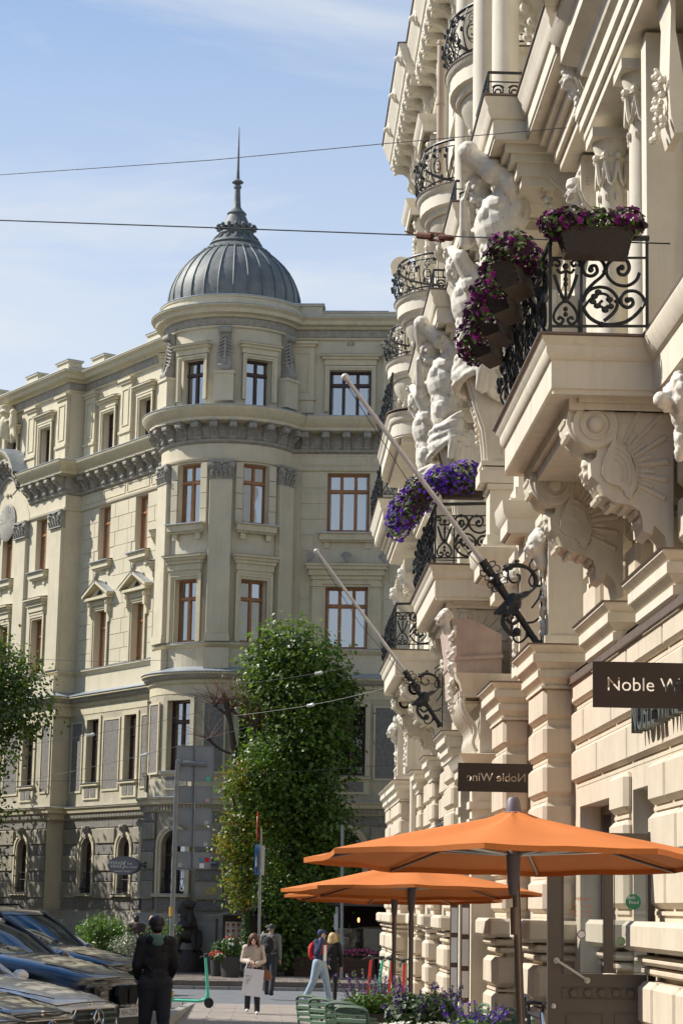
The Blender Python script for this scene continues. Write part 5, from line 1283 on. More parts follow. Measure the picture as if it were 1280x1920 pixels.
for y in (30.4, 32.2):
    q = MB(); q.box(2.86, 3.5, y, y + .35, -.6, 3.0); q.box(2.82, 3.5, y - .04, y + .39, 3.0, 3.1); q.box(2.82, 3.5, y - .04, y + .39, 2.8, 2.86); q.box(2.86, 3.5, y, y + .35, 3.1, 3.5); q.box(2.78, 3.5, y - .06, y + .41, -.6, .2); bob('portal_pilaster', q)
    q = MB(); q.box(2.72, 2.84, y - .045, y - .005, -.1, 1.75); bob('menu_board', q, mat('brown_board', (.09, .05, .035), .5, .1))
    for k in range(4): q = MB(); q.box(2.735, 2.825, y - .055, y - .046, -.02 + k * .43, .34 + k * .43); bob('paper_sheet', q, mat('paper_white', (.7, .7, .68), .8, .05))
    q = MB(); q.box(2.74, 2.855, y - .03, y - .005, 2.15, 2.78); bob('street_number_plate', q, mat('navy_enamel', (.03, .05, .13), .3, .05))
    t = text_mb('3', .15, lambda a, b, d, y=y: (2.797 + a, y - .034 - d, 2.5 + b)); bob('number', t, mat('enamel_white', (.8, .8, .8), .4, 0))
for k in range(22): pass
mb = MB()
for k in range(40): mb.ball((2.6 + rnd.uniform(-.05, .07), 30.97 + rnd.uniform(-.08, .12), 5.66 - k * .032), rnd.uniform(.025, .05), 7)
head(mb, (2.5, 31.05, 5.78), .11, seed=4); orgobj('portal_sculpture', mb, white_st, BR, .018, 1)
for yo, zo in ((26.6, 5.35), (34.0, 5.3)):
    q = MB(); q.lathe([(.33, 0), (.42, .02), (.42, .05), (.36, .08), (.33, .05)], (3.60, yo, zo), 24, (-1, 0, 0)); o = bob('oval_surround', q, rc, True)
    g = MB()
    for k in range(6): g.tube([(3.5, yo + .34 * cos(k * pi / 6), zo + .34 * sin(k * pi / 6)), (3.5, yo - .34 * cos(k * pi / 6), zo - .34 * sin(k * pi / 6))], .014, 5)
    for r in (.12, .24, .34): g.tube([(3.5, yo + r * cos(t * .4), zo + r * sin(t * .4)) for t in range(17)], .014, 5)
    obj('oval_grille', g, iron, o)
# lettering on the wall
def wall_text(txt, y, z, size, X, m_, dep=.03, label=None):
    t = text_mb(txt, size, lambda a, b, d: (X - d, y - a, z + b), dep); return obj(label or 'lettering', t, m_, BR, False)
wall_text('RESTORANS', 41.5, 3.05, .5, 3.36, iron_g, .05)
q = MB(); q.box(3.34, 3.4, 40.2, 42.9, 2.72, 2.76); bob('letter_rail', q, iron_g)
for ya, yb in ((38.5, 47.2), (48.4, 50.9)): rus(ya, yb, 3.38, 4.25, 2, pitch=.5, L=1.6, m=rt)
wall_text('NOBLE WINE', 18.4, 3.32, .38, 3.33, iron_g, .05)
# ------------------------------------------------------------------ iron railings and flower baskets
def pxs(st, Y): return [at(x, y, Y=Y) for x, y in st]
RY = 18.45
RX0, RZ0 = at(1047, 632, Y=RY).x, 6.62
def rl(st): return [(p.x - RX0, 0, p.z - RZ0) for p in pxs(st, RY)]
side = MB()
def stroke(mb, st, w=.014, n=4, k=6): mb.tube(cat(rl(st), n), w, k)
for x, y0, y1, w_ in ((1047, 448, 632, .02), (1105, 483, 634, .015), (1228, 448, 628, .018)): side.tube(rl([(x, y0), (x + .5, y1)]), w_, 4)
side.tube(rl([(1044, 449), (1232, 447)]), .026, 6); side.tube(rl([(1044, 484), (1230, 484)]), .013, 4); side.tube(rl([(1044, 612), (1232, 612)]), .015, 4)
def pspiral(mb, c, r, a0, turns, tail, w=.015):
    pts = [(c[0] + r * (1 - t) * cos(a0 + turns * 2 * pi * t) + 2 * t, c[1] + r * (1 - t) * sin(a0 + turns * 2 * pi * t)) for t in [i / 12 * .9 for i in range(13)]]
    full = list(reversed(tail)) + pts if tail else pts
    q = rl(full); mb.tube(cat(q, 3), w, 6); e = q[-1]; mb.ball(e, .026, 6)
pspiral(side, (1126, 505), 16, -pi * .5, -1.4, [(1126, 484), (1144, 489), (1150, 505), (1140, 520), (1122, 537), (1109, 558)][::1], .017) if 0 else None
S1 = [(1109, 560), (1116, 545), (1130, 530), (1144, 518), (1150, 505), (1144, 490), (1130, 484), (1115, 487), (1108, 500), (1112, 514), (1125, 518), (1135, 510), (1132, 499), (1123, 500), (1123, 506)]
S2 = [(1214, 512), (1208, 526), (1192, 536), (1172, 534), (1157, 522), (1152, 507), (1158, 492), (1173, 485), (1190, 489), (1195, 503), (1188, 515), (1177, 514), (1174, 504), (1181, 502)]
S3 = [(1107, 566), (1118, 547), (1136, 539), (1156, 542), (1171, 556), (1173, 573), (1165, 588), (1148, 602)]
S4 = [(1107, 575), (1120, 595), (1141, 607), (1163, 609), (1188, 604), (1208, 590), (1222, 572), (1221, 558), (1208, 547), (1191, 547), (1180, 557), (1181, 571), (1193, 577), (1202, 570), (1199, 561), (1192, 563)]
S5 = [(1110, 577), (1124, 560), (1142, 551), (1156, 556), (1158, 570), (1148, 578), (1139, 571), (1145, 564)]
for s_ in (S1, S2, S3, S4): stroke(side, s_, .017)
stroke(side, S5, .014)
for x, y in ((1150, 509), (1172, 564), (1143, 609), (1126, 484), (1174, 485), (1123, 506), (1181, 502), (1192, 563)): side.ball(rl([(x, y)])[0], .03, 6)
for x, y in ((1137, 548), (1130, 556), (1158, 562), (1150, 582), (1160, 575), (1135, 574), (1127, 566)): side.ball(rl([(x, y)])[0], (.035, .02, .028), 6)
for s in (1, -1):
    m_ = lambda x: 1076 + s * (x - 1076)
    stroke(side, [(m_(1055), 516), (m_(1062), 538), (m_(1071), 560)], .016); stroke(side, [(m_(1052), 500), (m_(1050), 492), (m_(1057), 487), (m_(1065), 493), (m_(1061), 500), (m_(1056), 496)], .013)
    stroke(side, [(m_(1072), 566), (m_(1062), 575), (m_(1054), 590), (m_(1056), 603), (m_(1066), 608), (m_(1072), 600), (m_(1065), 595), (m_(1062), 600)], .014)
    stroke(side, [(m_(1060), 505), (m_(1066), 512), (m_(1076), 508)], .014)
stroke(side, [(1076, 508), (1076, 560)], .012)
for y in (500, 524, 533, 563, 580, 590): side.ball(rl([(1076, y)])[0], .032 if y in (500, 563) else .024, 6)
sideme = side.mesh('railing', iron)
def front_rail(L, H=.86, seed=1):
    q = random.Random(seed); g = MB()
    g.tube([(0, 0, H), (0, L, H)], .026, 6); g.tube([(0, 0, H - .16), (0, L, H - .16)], .012, 4); g.tube([(0, 0, .09), (0, L, .09)], .014, 4)
    n = max(2, round(L / .42)); w_ = L / n
    for i in range(n):
        c = (i + .5) * w_
        g.tube([(0, i * w_, 0), (0, i * w_, H)], .013, 4)
        for s in (-1, 1):
            spiral((c, .55), .15, .03, -s * pi / 2, s * 1.2, lambda a, b: (-.01, a, b), w=.014, mb=g, k=5); spiral((c, .26), .15, .03, s * pi / 2, -s * 1.2, lambda a, b: (-.02, a, b), w=.014, mb=g, k=5)
        for k in range(10): g.ball((q.uniform(-.09, -.01), c + q.uniform(-.18, .18), q.uniform(.1, .72)), (.035, .035, .05), 5)
        g.tube(cat([(0, c, .1), (-.08, c + .05, .25), (-.03, c - .05, .4), (-.09, c + .04, .55), (0, c, .7)], 3), .014, 4)
    g.tube([(0, L, 0), (0, L, H)], .02, 4)
    return g
for i, (y0, y1, xf) in enumerate(BALC):
    o = obj('balcony_railing', sideme, None, BR, M=Matrix.Translation((xf + .1, y0 + .09, 6.62)))
    g = front_rail(y1 - y0 - .2, seed=i); obj('balcony_railing', g, iron, BR, M=Matrix.Translation((xf + .1, y0 + .1, 6.62)))
# low railings and other balconies of the upper level
lo = MB(); lo.tube([(0, 0, .34), (.42, 0, .34)], .02, 4); lo.tube([(0, 0, .22), (.42, 0, .22)], .01, 4); lo.tube([(0, 0, 0), (0, 0, .34)], .015, 4); lo.tube([(.42, 0, 0), (.42, 0, .34)], .015, 4)
for cx_ in (.12, .32):
    for s in (-1, 1): spiral((cx_, .1), .085, .02, pi / 2 - s, s * 1.15, lambda a, b: (a, 0, b), w=.011, mb=lo, k=5)
lo.tube([(0, 0, .34), (0, 1.5, .34)], .018, 4); lo.tube([(0, 0, .22), (0, 1.5, .22)], .01, 4)
for k in range(9):
    lo.tube([(0, .16 * k + .1, 0), (0, .16 * k + .1, .34)], .01, 4); spiral((.16 * k + .18, .12), .06, .02, 0, 1.2, lambda a, b: (-.01, a, b), w=.01, mb=lo, k=4, n=10)
lome = lo.mesh('railing', iron)
for y, x in ((25.1, 2.5), (29.15, 2.45), (33.5, 2.47), (37.1, 2.49)): obj('balcony_railing', lome, None, BR, M=Matrix.Translation((x, y, 11.43)))
g = front_rail(3.6, .9, 5); obj('balcony_railing', g, iron, BR, M=Matrix.Translation((2.58, 51.5, 11.43)))
obj('balcony_railing', sideme, iron_g, BR, M=Matrix.Translation((2.6, 51.48, 11.43)))
g = front_rail(4.2, .8, 6); obj('balcony_railing', g, iron, BR, M=Matrix.Translation((2.3, 42, 11.37)))
g = front_rail(3.8, .8, 8); obj('balcony_railing', g, iron, BR, M=Matrix.Translation((2.75, 17.6, 11.52)))

# flower baskets
wick = mat('dark_wicker', (.055, .038, .027), .6, .35, 40, .4, 120)
leafm = mat('flower_leaf', (.10, .17, .035), .55, .35, 9, transl=.35)
def wicker(L, Wd=.2, H=.25):
    mb = MB(); nu, nv = int(L / .026), 10; T = .82
    def grid(P, nu):
        rings = [[P(i / nu, j / nv, .010 * (1 if (i + j) % 2 else -1)) for i in range(nu + 1)] for j in range(nv + 1)]
        mb.loft(rings, False)
    def sc(v): return T + (1 - T) * v
    grid(lambda u, v, e: ((u - .5) * L * sc(v), -Wd / 2 * sc(v) - e, v * H), nu); grid(lambda u, v, e: ((u - .5) * L * sc(v), Wd / 2 * sc(v) + e, v * H), nu)
    nw = int(Wd / .018); grid(lambda u, v, e: (-L / 2 * sc(v) - e, (u - .5) * Wd * sc(v), v * H), nw); grid(lambda u, v, e: (L / 2 * sc(v) + e, (u - .5) * Wd * sc(v), v * H), nw)
    mb.box(-L / 2 * T, L / 2 * T, -Wd / 2 * T, Wd / 2 * T, -.004, .004); mb.box(-L / 2 + .02, L / 2 - .02, -Wd / 2 + .02, Wd / 2 - .02, H - .04, H - .03)
    mb.tube([(-L / 2, -Wd / 2, H), (L / 2, -Wd / 2, H), (L / 2, Wd / 2, H), (-L / 2, Wd / 2, H), (-L / 2, -Wd / 2, H)], .012, 5)
    return mb
def blossom(mb, c, n_, r, q):
    n_ = Vector(n_).normalized(); a = n_.orthogonal().normalized(); b = n_.cross(a); c = Vector(c); t0 = q.uniform(0, 6); vs = [c - n_ * r * .35]; fs = []
    for k in range(5):
        for dt, rr, h in ((-.55, .78, .02), (0, 1, .1), (.55, .78, .02)):
            t = t0 + k * 2 * pi / 5 + dt; vs.append(c + (a * cos(t) + b * sin(t)) * r * rr * q.uniform(.9, 1.1) + n_ * r * (h + q.uniform(-.1, .1)))
        i = 1 + k * 3; fs += [(0, i, i + 1), (0, i + 1, i + 2)]
    for k in range(5): fs.append((0, 1 + k * 3 + 2, 1 + ((k + 1) % 5) * 3))
    mb.add(vs, fs)
def leaf(mb, c, n_, r, q):
    n_ = Vector(n_).normalized(); a = n_.orthogonal().normalized(); a = Matrix.Rotation(q.uniform(0, 6.28), 3, n_) @ a; b = n_.cross(a); c = Vector(c)
    mb.add([c - a * r, c - b * r * .55 + n_ * r * .15, c + a * r, c + b * r * .55 + n_ * r * .15], [(0, 1, 2), (0, 2, 3)])
def flowers(nm, ell, nf, nl, cols, parent, r=.04, lr=.035, seed=0, M=None):
    q = random.Random(seed); L_ = MB(); F = [MB() for _ in cols]
    def pt(sh=1):
        c, rr = q.choice(ell); v = Vector((q.gauss(0, 1), q.gauss(0, 1), q.gauss(0, 1))).normalized(); s = q.uniform(.6, 1) if sh < 1 else q.uniform(.88, 1.08)
        return Vector((c[0] + v.x * rr[0] * s, c[1] + v.y * rr[1] * s, c[2] + v.z * rr[2] * s)), v
    for k in range(nl): p, v = pt(.5); leaf(L_, p, v + Vector((q.uniform(-.6, .6), q.uniform(-.6, .6), q.uniform(0, .8))), lr * q.uniform(.6, 1.3), q)
    for k in range(nf): p, v = pt(1); blossom(q.choice(F), p, v + Vector((q.uniform(-.4, .4), q.uniform(-.4, .4), q.uniform(-.1, .4))), r * q.uniform(.75, 1.15), q)
    o = obj('foliage', L_, leafm, parent, False, M=M); o['kind'] = 'stuff'
    for f, cm in zip(F, cols):
        if f.v: o = obj('blossoms', f, cm, parent, False, M=M); o['kind'] = 'stuff'
dkp = mat('dark_purple_petal', (.05, .006, .035), .6, .4, 12, transl=.2); mgp = mat('magenta_petal', (.26, .012, .20), .6, .3, 12, transl=.3); vio = mat('violet_petal', (.16, .035, .55), .6, .3, 12, transl=.3); dvio = mat('deep_violet_petal', (.045, .012, .16), .6, .3, 12, transl=.2)
whp = mat('white_petal', (.75, .74, .66), .6, .1, 12, transl=.3)
wme = wicker(.66).mesh('basket', wick); wmes = wicker(.56).mesh('basket', wick)
def planter(x, y, z, rz, lab, ell, nf, nl, cols, seed, me=wme, tilt=0, grp='wicker flower baskets on the balcony rails', r=.038):
    t = thing('flower_basket', lab, 'planter', (x, y, z), rz, grp)
    obj('basket', me, None, t, M=W[t.name] @ Matrix.Rotation(tilt, 4, 'X'))
    flowers('f', ell, nf, nl, cols, t, seed=seed, M=W[t.name], r=r)
b1 = [((-.34, 0, .3), (.16, .16, .13)), ((-.2, 0, .33), (.2, .16, .13)), ((.05, 0, .33), (.22, .16, .13)), ((.27, 0, .33), (.18, .15, .15))]
planter(2.77, 18.24, 7.29, 0, 'brown wicker basket of dark purple petunias facing us on the nearest balcony side rail', b1, 280, 640, [dkp, dkp, dkp, mgp], 1)
for k in range(4):
    y = 18.75 + .82 * k
    planter(2.15, y, 7.1, pi / 2 - .42, ['nearest', 'second', 'third', 'farthest'][k] + ' of four wicker petunia baskets hanging along the street side of the nearest balcony', [((-.2, .0, .36), (.24, .22, .15)), ((.18, .02, .35), (.26, .22, .16)), ((0, .2, .2), (.34, .12, .22))], 320, 520, [dkp, mgp, dkp, dkp, dkp], 10 + k, tilt=-.32, me=wmes)
wme2 = wicker(.72).mesh('basket', wick)
bx = at(868, 935, Y=31.15)
planter(bx.x, 31.15, bx.z, 0, 'wicker basket brimming with violet petunias on the side rail of the middle balcony', [((-.34, 0, .28), (.24, .22, .2)), ((0, 0, .36), (.3, .22, .22)), ((.28, 0, .33), (.2, .2, .2)), ((-.1, -.14, .18), (.36, .1, .16))], 520, 620, [vio, vio, dvio], 30, me=wme2, r=.036)
for k, (px, py, Y, cl, nm) in enumerate(((785, 935, 31.7, [dkp, dkp, vio], 'dark maroon petunias spilling over'), (762, 962, 33.0, [vio, dvio], 'violet petunias hanging lowest'))):
    b = at(px + 8, py + 14, Y=Y)
    planter(b.x, Y, b.z, pi / 2, 'basket of ' + nm + ' at the street side of the middle balcony', [((-.25, .05, .22), (.34, .28, .22)), ((.3, .1, .15), (.36, .28, .26)), ((0, .2, -.05), (.42, .2, .28))], 420, 520, cl, 40 + k, me=wme2, r=.036)

# ------------------------------------------------------------------ flagpoles on dragon brackets
FY = 25.0
fb = at(1010, 1212, Y=FY)
FL = thing('flagpole', 'white flagpole slanting from a wrought iron dragon bracket, the higher and nearer of the two', 'flagpole', fb)
fl = lambda st: [at(x, y, Y=FY) for x, y in st]
polem = mat('white_painted_pole', (.62, .58, .55), .5, .1, 3)
q = MB(); a, b = fl([(908, 1058), (647, 707)]); q.tube([a, b], [.033, .027], 10); q.ball(b, (.05, .05, .045), 10); obj('pole', q, polem, FL)
q = MB(); a, b = fl([(1010, 1212), (904, 1052)]); d = b - a
q.tube([a, a + d * .03, a + d * .06, a + d * .35, a + d * .6], [.06, .065, .04, .04, .045], 10)
q.tube([a + d * t for t in (.6, .68, .7, .72, .78, .8, .83, .88, .9, .97, 1)], [.045, .05, .07, .05, .06, .085, .05, .05, .06, .05, .062], 10)
for t in (.75, .9): q.ball(a + d * t + Vector((0, -.06, 0)), .03, 6)
obj('socket', q, iron, FL)
q = MB()
def fs_(st, w=.013, n=4): q.tube(cat(fl(st), n), w, 5)
fs_([(1013, 1003), (1014, 1110), (1014, 1215)], .012, 1); fs_([(1005, 998), (1012, 996), (1014, 1006)], .014)
for cx, cy, r in ((1000, 1060, 9), (1000, 1085, 9), (1002, 1132, 8)): 
    pass
fs_([(1012, 1050), (1000, 1048), (992, 1058), (996, 1070), (1006, 1068), (1004, 1060)]); fs_([(1012, 1098), (998, 1100), (991, 1090), (996, 1078), (1006, 1080), (1004, 1088)]); fs_([(990, 1046), (1004, 1036), (1014, 1050)]); fs_([(1014, 1100), (1010, 1120), (996, 1140)])
fs_([(960, 1152), (975, 1158), (985, 1175), (985, 1195), (972, 1205), (962, 1198), (966, 1188), (975, 1192)]); fs_([(985, 1195), (1000, 1190), (1013, 1212)])
fs_([(985, 1168), (1000, 1166), (1010, 1158)])
for s in (1, -1):
    for (ox, oy) in ((918, 1070), (932, 1092)):
        e = 9 * s; fs_([(ox, oy), (ox + e, oy - 10 * s), (ox + e * 1.9, oy - 8 * s), (ox + e * 2, oy), (ox + e * 1.3, oy + 1)], .008); fs_([(ox, oy), (ox - e * .2, oy - 14 * s), (ox + e * .9, oy - 18 * s), (ox + e * 1.1, oy - 12 * s)], .008)
obj('scrollwork', q, iron, FL)
q = MB()
neck = [(943, 1063), (957, 1061), (972, 1060), (990, 1066), (1002, 1080), (1003, 1096), (992, 1110), (975, 1118), (965, 1124)]
q.tube(cat(fl(neck), 3), [.02 + .012 * abs(sin(i * .35)) + (.012 if i > 18 else 0) for i in range(25)], 7)
h = fl([(955, 1063), (944, 1067), (966, 1052), (972, 1052)]); q.cap(h[0], h[1], .045, .022); q.cap(h[2], h[3], .02, .012); q.cap(h[0], fl([(948, 1071)])[0], .03, .012)
fs_([(952, 1070), (952, 1082), (960, 1092), (972, 1090), (974, 1080), (967, 1077)], .014)
c = fl([(962, 1130)])[0]; q.ball(c, (.1, .08, .12), 10); q.cap(c, fl([(950, 1148)])[0], .09, .06); 
fs_([(944, 1150), (941, 1165), (947, 1178), (960, 1190), (972, 1186)], .03, 3); fs_([(948, 1160), (960, 1170), (972, 1162), (970, 1148), (962, 1152)], .022); q.ball(fl([(968, 1185)])[0], .055, 8)
for i in range(9):
    t = i / 8; b0 = fl([(962 - 12 * t, 1122 + 4 * t)])[0]; b1_ = fl([(968 - 40 * t, 1150 - 2 * t)])[0]; n_ = Vector((.02, 0, -.01))
    q.add([b0 + Vector((-.01, -.03, .02)), b0 + Vector((.03, -.03, 0)), b1_ + Vector((.025, -.06, .0)), b1_ + Vector((0, -.07, -.03)), b1_ + Vector((-.02, -.05, 0))], [(0, 1, 2, 3, 4)])
    q.add([b0 + Vector((-.01, .03, .02)), b0 + Vector((.03, .03, 0)), b1_ + Vector((.025, .06, .0)), b1_ + Vector((0, .07, -.03)), b1_ + Vector((-.02, .05, 0))], [(0, 1, 2, 3, 4)])
obj('dragon', q, iron, FL)
q = MB(); a = fl([(900, 1045)])[0]; b = fl([(652, 722)])[0]; q.tube([a + Vector((0, 0, -.12)), a.lerp(b, .5) + Vector((-.02, 0, -.2)), b + Vector((0, 0, -.02))], .006, 4); obj('halyard', q, iron, FL)
f2 = at(826, 1362, Y=39.2); dup(FL, f2, label='white flagpole slanting from a wrought iron dragon bracket, the lower and farther of the two')
for o in (FL,): o['group'] = 'flagpoles on the ornate facade'
for o in S.objects:
    if o.name == 'flagpole.001': o['group'] = 'flagpoles on the ornate facade'

# ------------------------------------------------------------------ cut-out steel signs
signm = mat('bronze_brown_steel', (.045, .033, .026), .45, .1, 3, metal=.3)
def cut_sign(lab, x0, Y, ztop, mirror, w_=1.0, h_=.37, tcx=.5, ts=.155):
    t = thing('hanging_sign', lab, 'sign', (x0, Y, ztop))
    cu = bpy.data.curves.new('t', 'FONT'); cu.body = 'Noble Wine'; cu.size = ts; cu.align_x = 'CENTER'; cu.align_y = 'CENTER'; cu.offset = .0022; cu.resolution_u = 4; cu.fill_mode = 'NONE'
    to = bpy.data.objects.new('t', cu); COL.objects.link(to)
    dg = bpy.context.evaluated_depsgraph_get(); tm = to.evaluated_get(dg).to_mesh()
    bm = bmesh.new(); sx = -1 if mirror else 1
    vv = [bm.verts.new((v.co.x * sx + w_ * tcx, v.co.y - h_ / 2, 0)) for v in tm.vertices]
    es = [bm.edges.new((vv[e.vertices[0]], vv[e.vertices[1]])) for e in tm.edges]
    rc_ = [bm.verts.new(p) for p in ((0, 0, 0), (w_, 0, 0), (w_, -h_, 0), (0, -h_, 0))]
    es += [bm.edges.new((rc_[i], rc_[(i + 1) % 4])) for i in range(4)]
    bmesh.ops.triangle_fill(bm, use_beauty=True, use_dissolve=False, edges=bm.edges[:])
    # keep faces of the plate and of the letters' islands: even-odd by winding with ray test
    segs_ = [((e.verts[0].co.x, e.verts[0].co.y), (e.verts[1].co.x, e.verts[1].co.y)) for e in es if e.is_valid]
    dead = []
    for f_ in bm.faces:
        c_ = f_.calc_center_median(); n_ = 0
        for (x1, y1), (x2, y2) in segs_:
            if (y1 > c_.y) != (y2 > c_.y) and c_.x < (x2 - x1) * (c_.y - y1) / (y2 - y1) + x1: n_ += 1
        if n_ % 2 == 0: dead.append(f_)
    bmesh.ops.delete(bm, geom=dead, context='FACES')
    r = bmesh.ops.extrude_face_region(bm, geom=bm.faces[:]); bmesh.ops.translate(bm, verts=[g_ for g_ in r['geom'] if isinstance(g_, bmesh.types.BMVert)], vec=(0, 0, .012))
    bmesh.ops.recalc_face_normals(bm, faces=bm.faces)
    me = bpy.data.meshes.new('plate'); bm.to_mesh(me); bm.free(); me.materials.append(signm)
    to.evaluated_get(dg).to_mesh_clear(); bpy.data.objects.remove(to)
    M = Matrix.Translation((x0, Y, ztop)) @ Matrix.Rotation(pi / 2, 4, 'X')
    obj('plate', me, None, t, M=M)
    q = MB(); q.box(x0 + w_, x0 + w_ + .2, Y - .03, Y + .03, ztop - .12, ztop - .06); q.box(x0 + w_, x0 + w_ + .2, Y - .03, Y + .03, ztop - h_ + .06, ztop - h_ + .12); obj('arm', q, signm, t, False)
s1 = at(1110, 1240, Y=17.2); cut_sign('dark brown steel sign with cut-out letters reading Noble Wine, at the right edge', s1.x, 17.2, s1.z, False)
s2 = at(858, 1430, Y=28.1); cut_sign('dark brown steel sign seen from behind with mirrored letters, above the big orange parasol', s2.x, 28.1, s2.z, True)

# ------------------------------------------------------------------ open glazed door and its stickers
DY = 19.15
dm = MATS['taupe_paint']
def dp(x, y, Y=DY): return at(x, y, Y=Y)
DR = thing('open_door', 'taupe shop door with glass panes and slanted steel handle, standing open at a right angle', 'door', dp(1215, 1990))
def dbox(q, x0, y0, x1, y1, f, b): a, c = dp(x0, y0), dp(x1, y1); q.box(min(a.x, c.x), max(a.x, c.x), DY - f, DY + b, min(a.z, c.z), max(a.z, c.z))
q = MB()
for r in ((1025, 1560, 1053, 1990), (1131, 1590, 1149, 1825), (1212, 1560, 1228, 1990), (1053, 1560, 1212, 1592), (1053, 1825, 1212, 1990)): dbox(q, *r, .022, .022)
obj('door_leaf', q, dm, DR, False)
q = MB()
for (x0, y0, x1, y1) in ((1053, 1592, 1131, 1825), (1149, 1592, 1212, 1825)):
    for b_ in ((x0, y0, x0 + 2.5, y1), (x1 - 2.5, y0, x1, y1), (x0, y1 - 2.5, x1, y1)): dbox(q, *b_, .03, -.02)
for b_ in ((1052, 1851, 1212, 1854), (1052, 1871, 1212, 1874), (1052, 1854, 1055, 1871), (1060, 1900, 1130, 1903), (1150, 1900, 1212, 1903), (1060, 1903, 1063, 1960), (1127, 1903, 1130, 1960), (1150, 1903, 1153, 1960)): dbox(q, *b_, .032, -.02)
obj('glazing_bead', q, dm, DR, False)
for x in (1073, 1100, 1126, 1153, 1180, 1206):
    q = MB(); c = dp(x, 1862); q.lathe([(.001, -.045), (.03, -.043), (.036, -.036), (.036, -.02)], (c.x, DY, c.z), 18, (0, 1, 0)); obj('round_boss', q, dm, DR)
for x0, x1 in ((1053, 1131), (1149, 1212)):
    q = MB(); a, c = dp(x0, 1592), dp(x1, 1825); q.add([(a.x, DY, a.z), (c.x, DY, a.z), (c.x, DY, c.z), (a.x, DY, c.z)], [(0, 1, 2, 3)]); obj('pane', q, shopglass, DR, False)
steel = mat('brushed_steel', (.5, .5, .48), .28, .08, 8, metal=1)
q = MB(); a, b = dp(1042, 1801), dp(1099, 1838)
q.tube([Vector((a.x, DY - .07, a.z)), Vector((b.x, DY - .07, b.z))], .012, 10)
for p in (a, b): q.lathe([(.001, -.03), (.026, -.028), (.028, -.022)], (p.x, DY, p.z), 16, (0, 1, 0)); q.tube([(p.x, DY - .022, p.z), (p.x, DY - .075, p.z)], .012, 8)
obj('handle', q, steel, DR)
q = MB(); c = dp(1036, 1886); q.lathe([(.001, -.034), (.012, -.034), (.022, -.03), (.024, -.022)], (c.x, DY, c.z), 16, (0, 1, 0)); obj('lock', q, steel, DR)
def disc(x, y, r, m_, nm='sticker', d=.004, par=None):
    q = MB(); c = dp(x, y); q.lathe([(.001, -d - .002), (r, -d - .002), (r, -d)], (c.x, DY, c.z), 28, (0, 1, 0)); return obj(nm, q, m_, par or DR, False)
def dtext(s, x, y, size, m_, par=None, d=.009):
    c = dp(x, y); t = text_mb(s, size, lambda a, b, e: (c.x + a, DY - d - e * .2, c.z + b), .001, font_off=.0004); obj('lettering', t, m_, par or DR, False)
grn = mat('green_sticker', (.02, .25, .11), .4, .1, 30); wht = mat('white_print', (.78, .78, .76), .5, 0); orl = mat('orange_print', (.62, .18, .05), .5, 0)
o = disc(1186, 1691, .068, grn); dtext('Bolt', 1182, 1683, .042, wht, o); dtext('Food', 1187, 1692, .042, wht, o)
o = disc(1089, 1752, .038, mat('maroon_sticker', (.25, .04, .05), .4, .05)); o2 = disc(1089, 1752, .03, wht, 'sticker_centre', .0065, o)
o = disc(1163, 1765, .04, mat('pale_green_sticker', (.36, .5, .24), .5, .1, 30)); dtext('...', 1163, 1768, .06, mat('dark_print', (.05, .05, .05), .5, 0), o)
o = disc(1184, 1777, .04, mat('pink_sticker', (.5, .32, .4), .5, .1, 30)); dtext('...', 1184, 1780, .06, MATS['dark_print'], o)
disc(1178, 1752, .033, mat('grey_sticker', (.45, .45, .47), .5, .1, 30))
for s_, x, y, z_ in (('VEIKALS', 1091, 1686, .038), ('PK   10 - 20', 1090, 1699, .034), ('SE   12 - 20', 1090, 1709, .034), ('SV   12 - 18', 1090, 1718, .034)): dtext(s_, x, y, z_, orl)

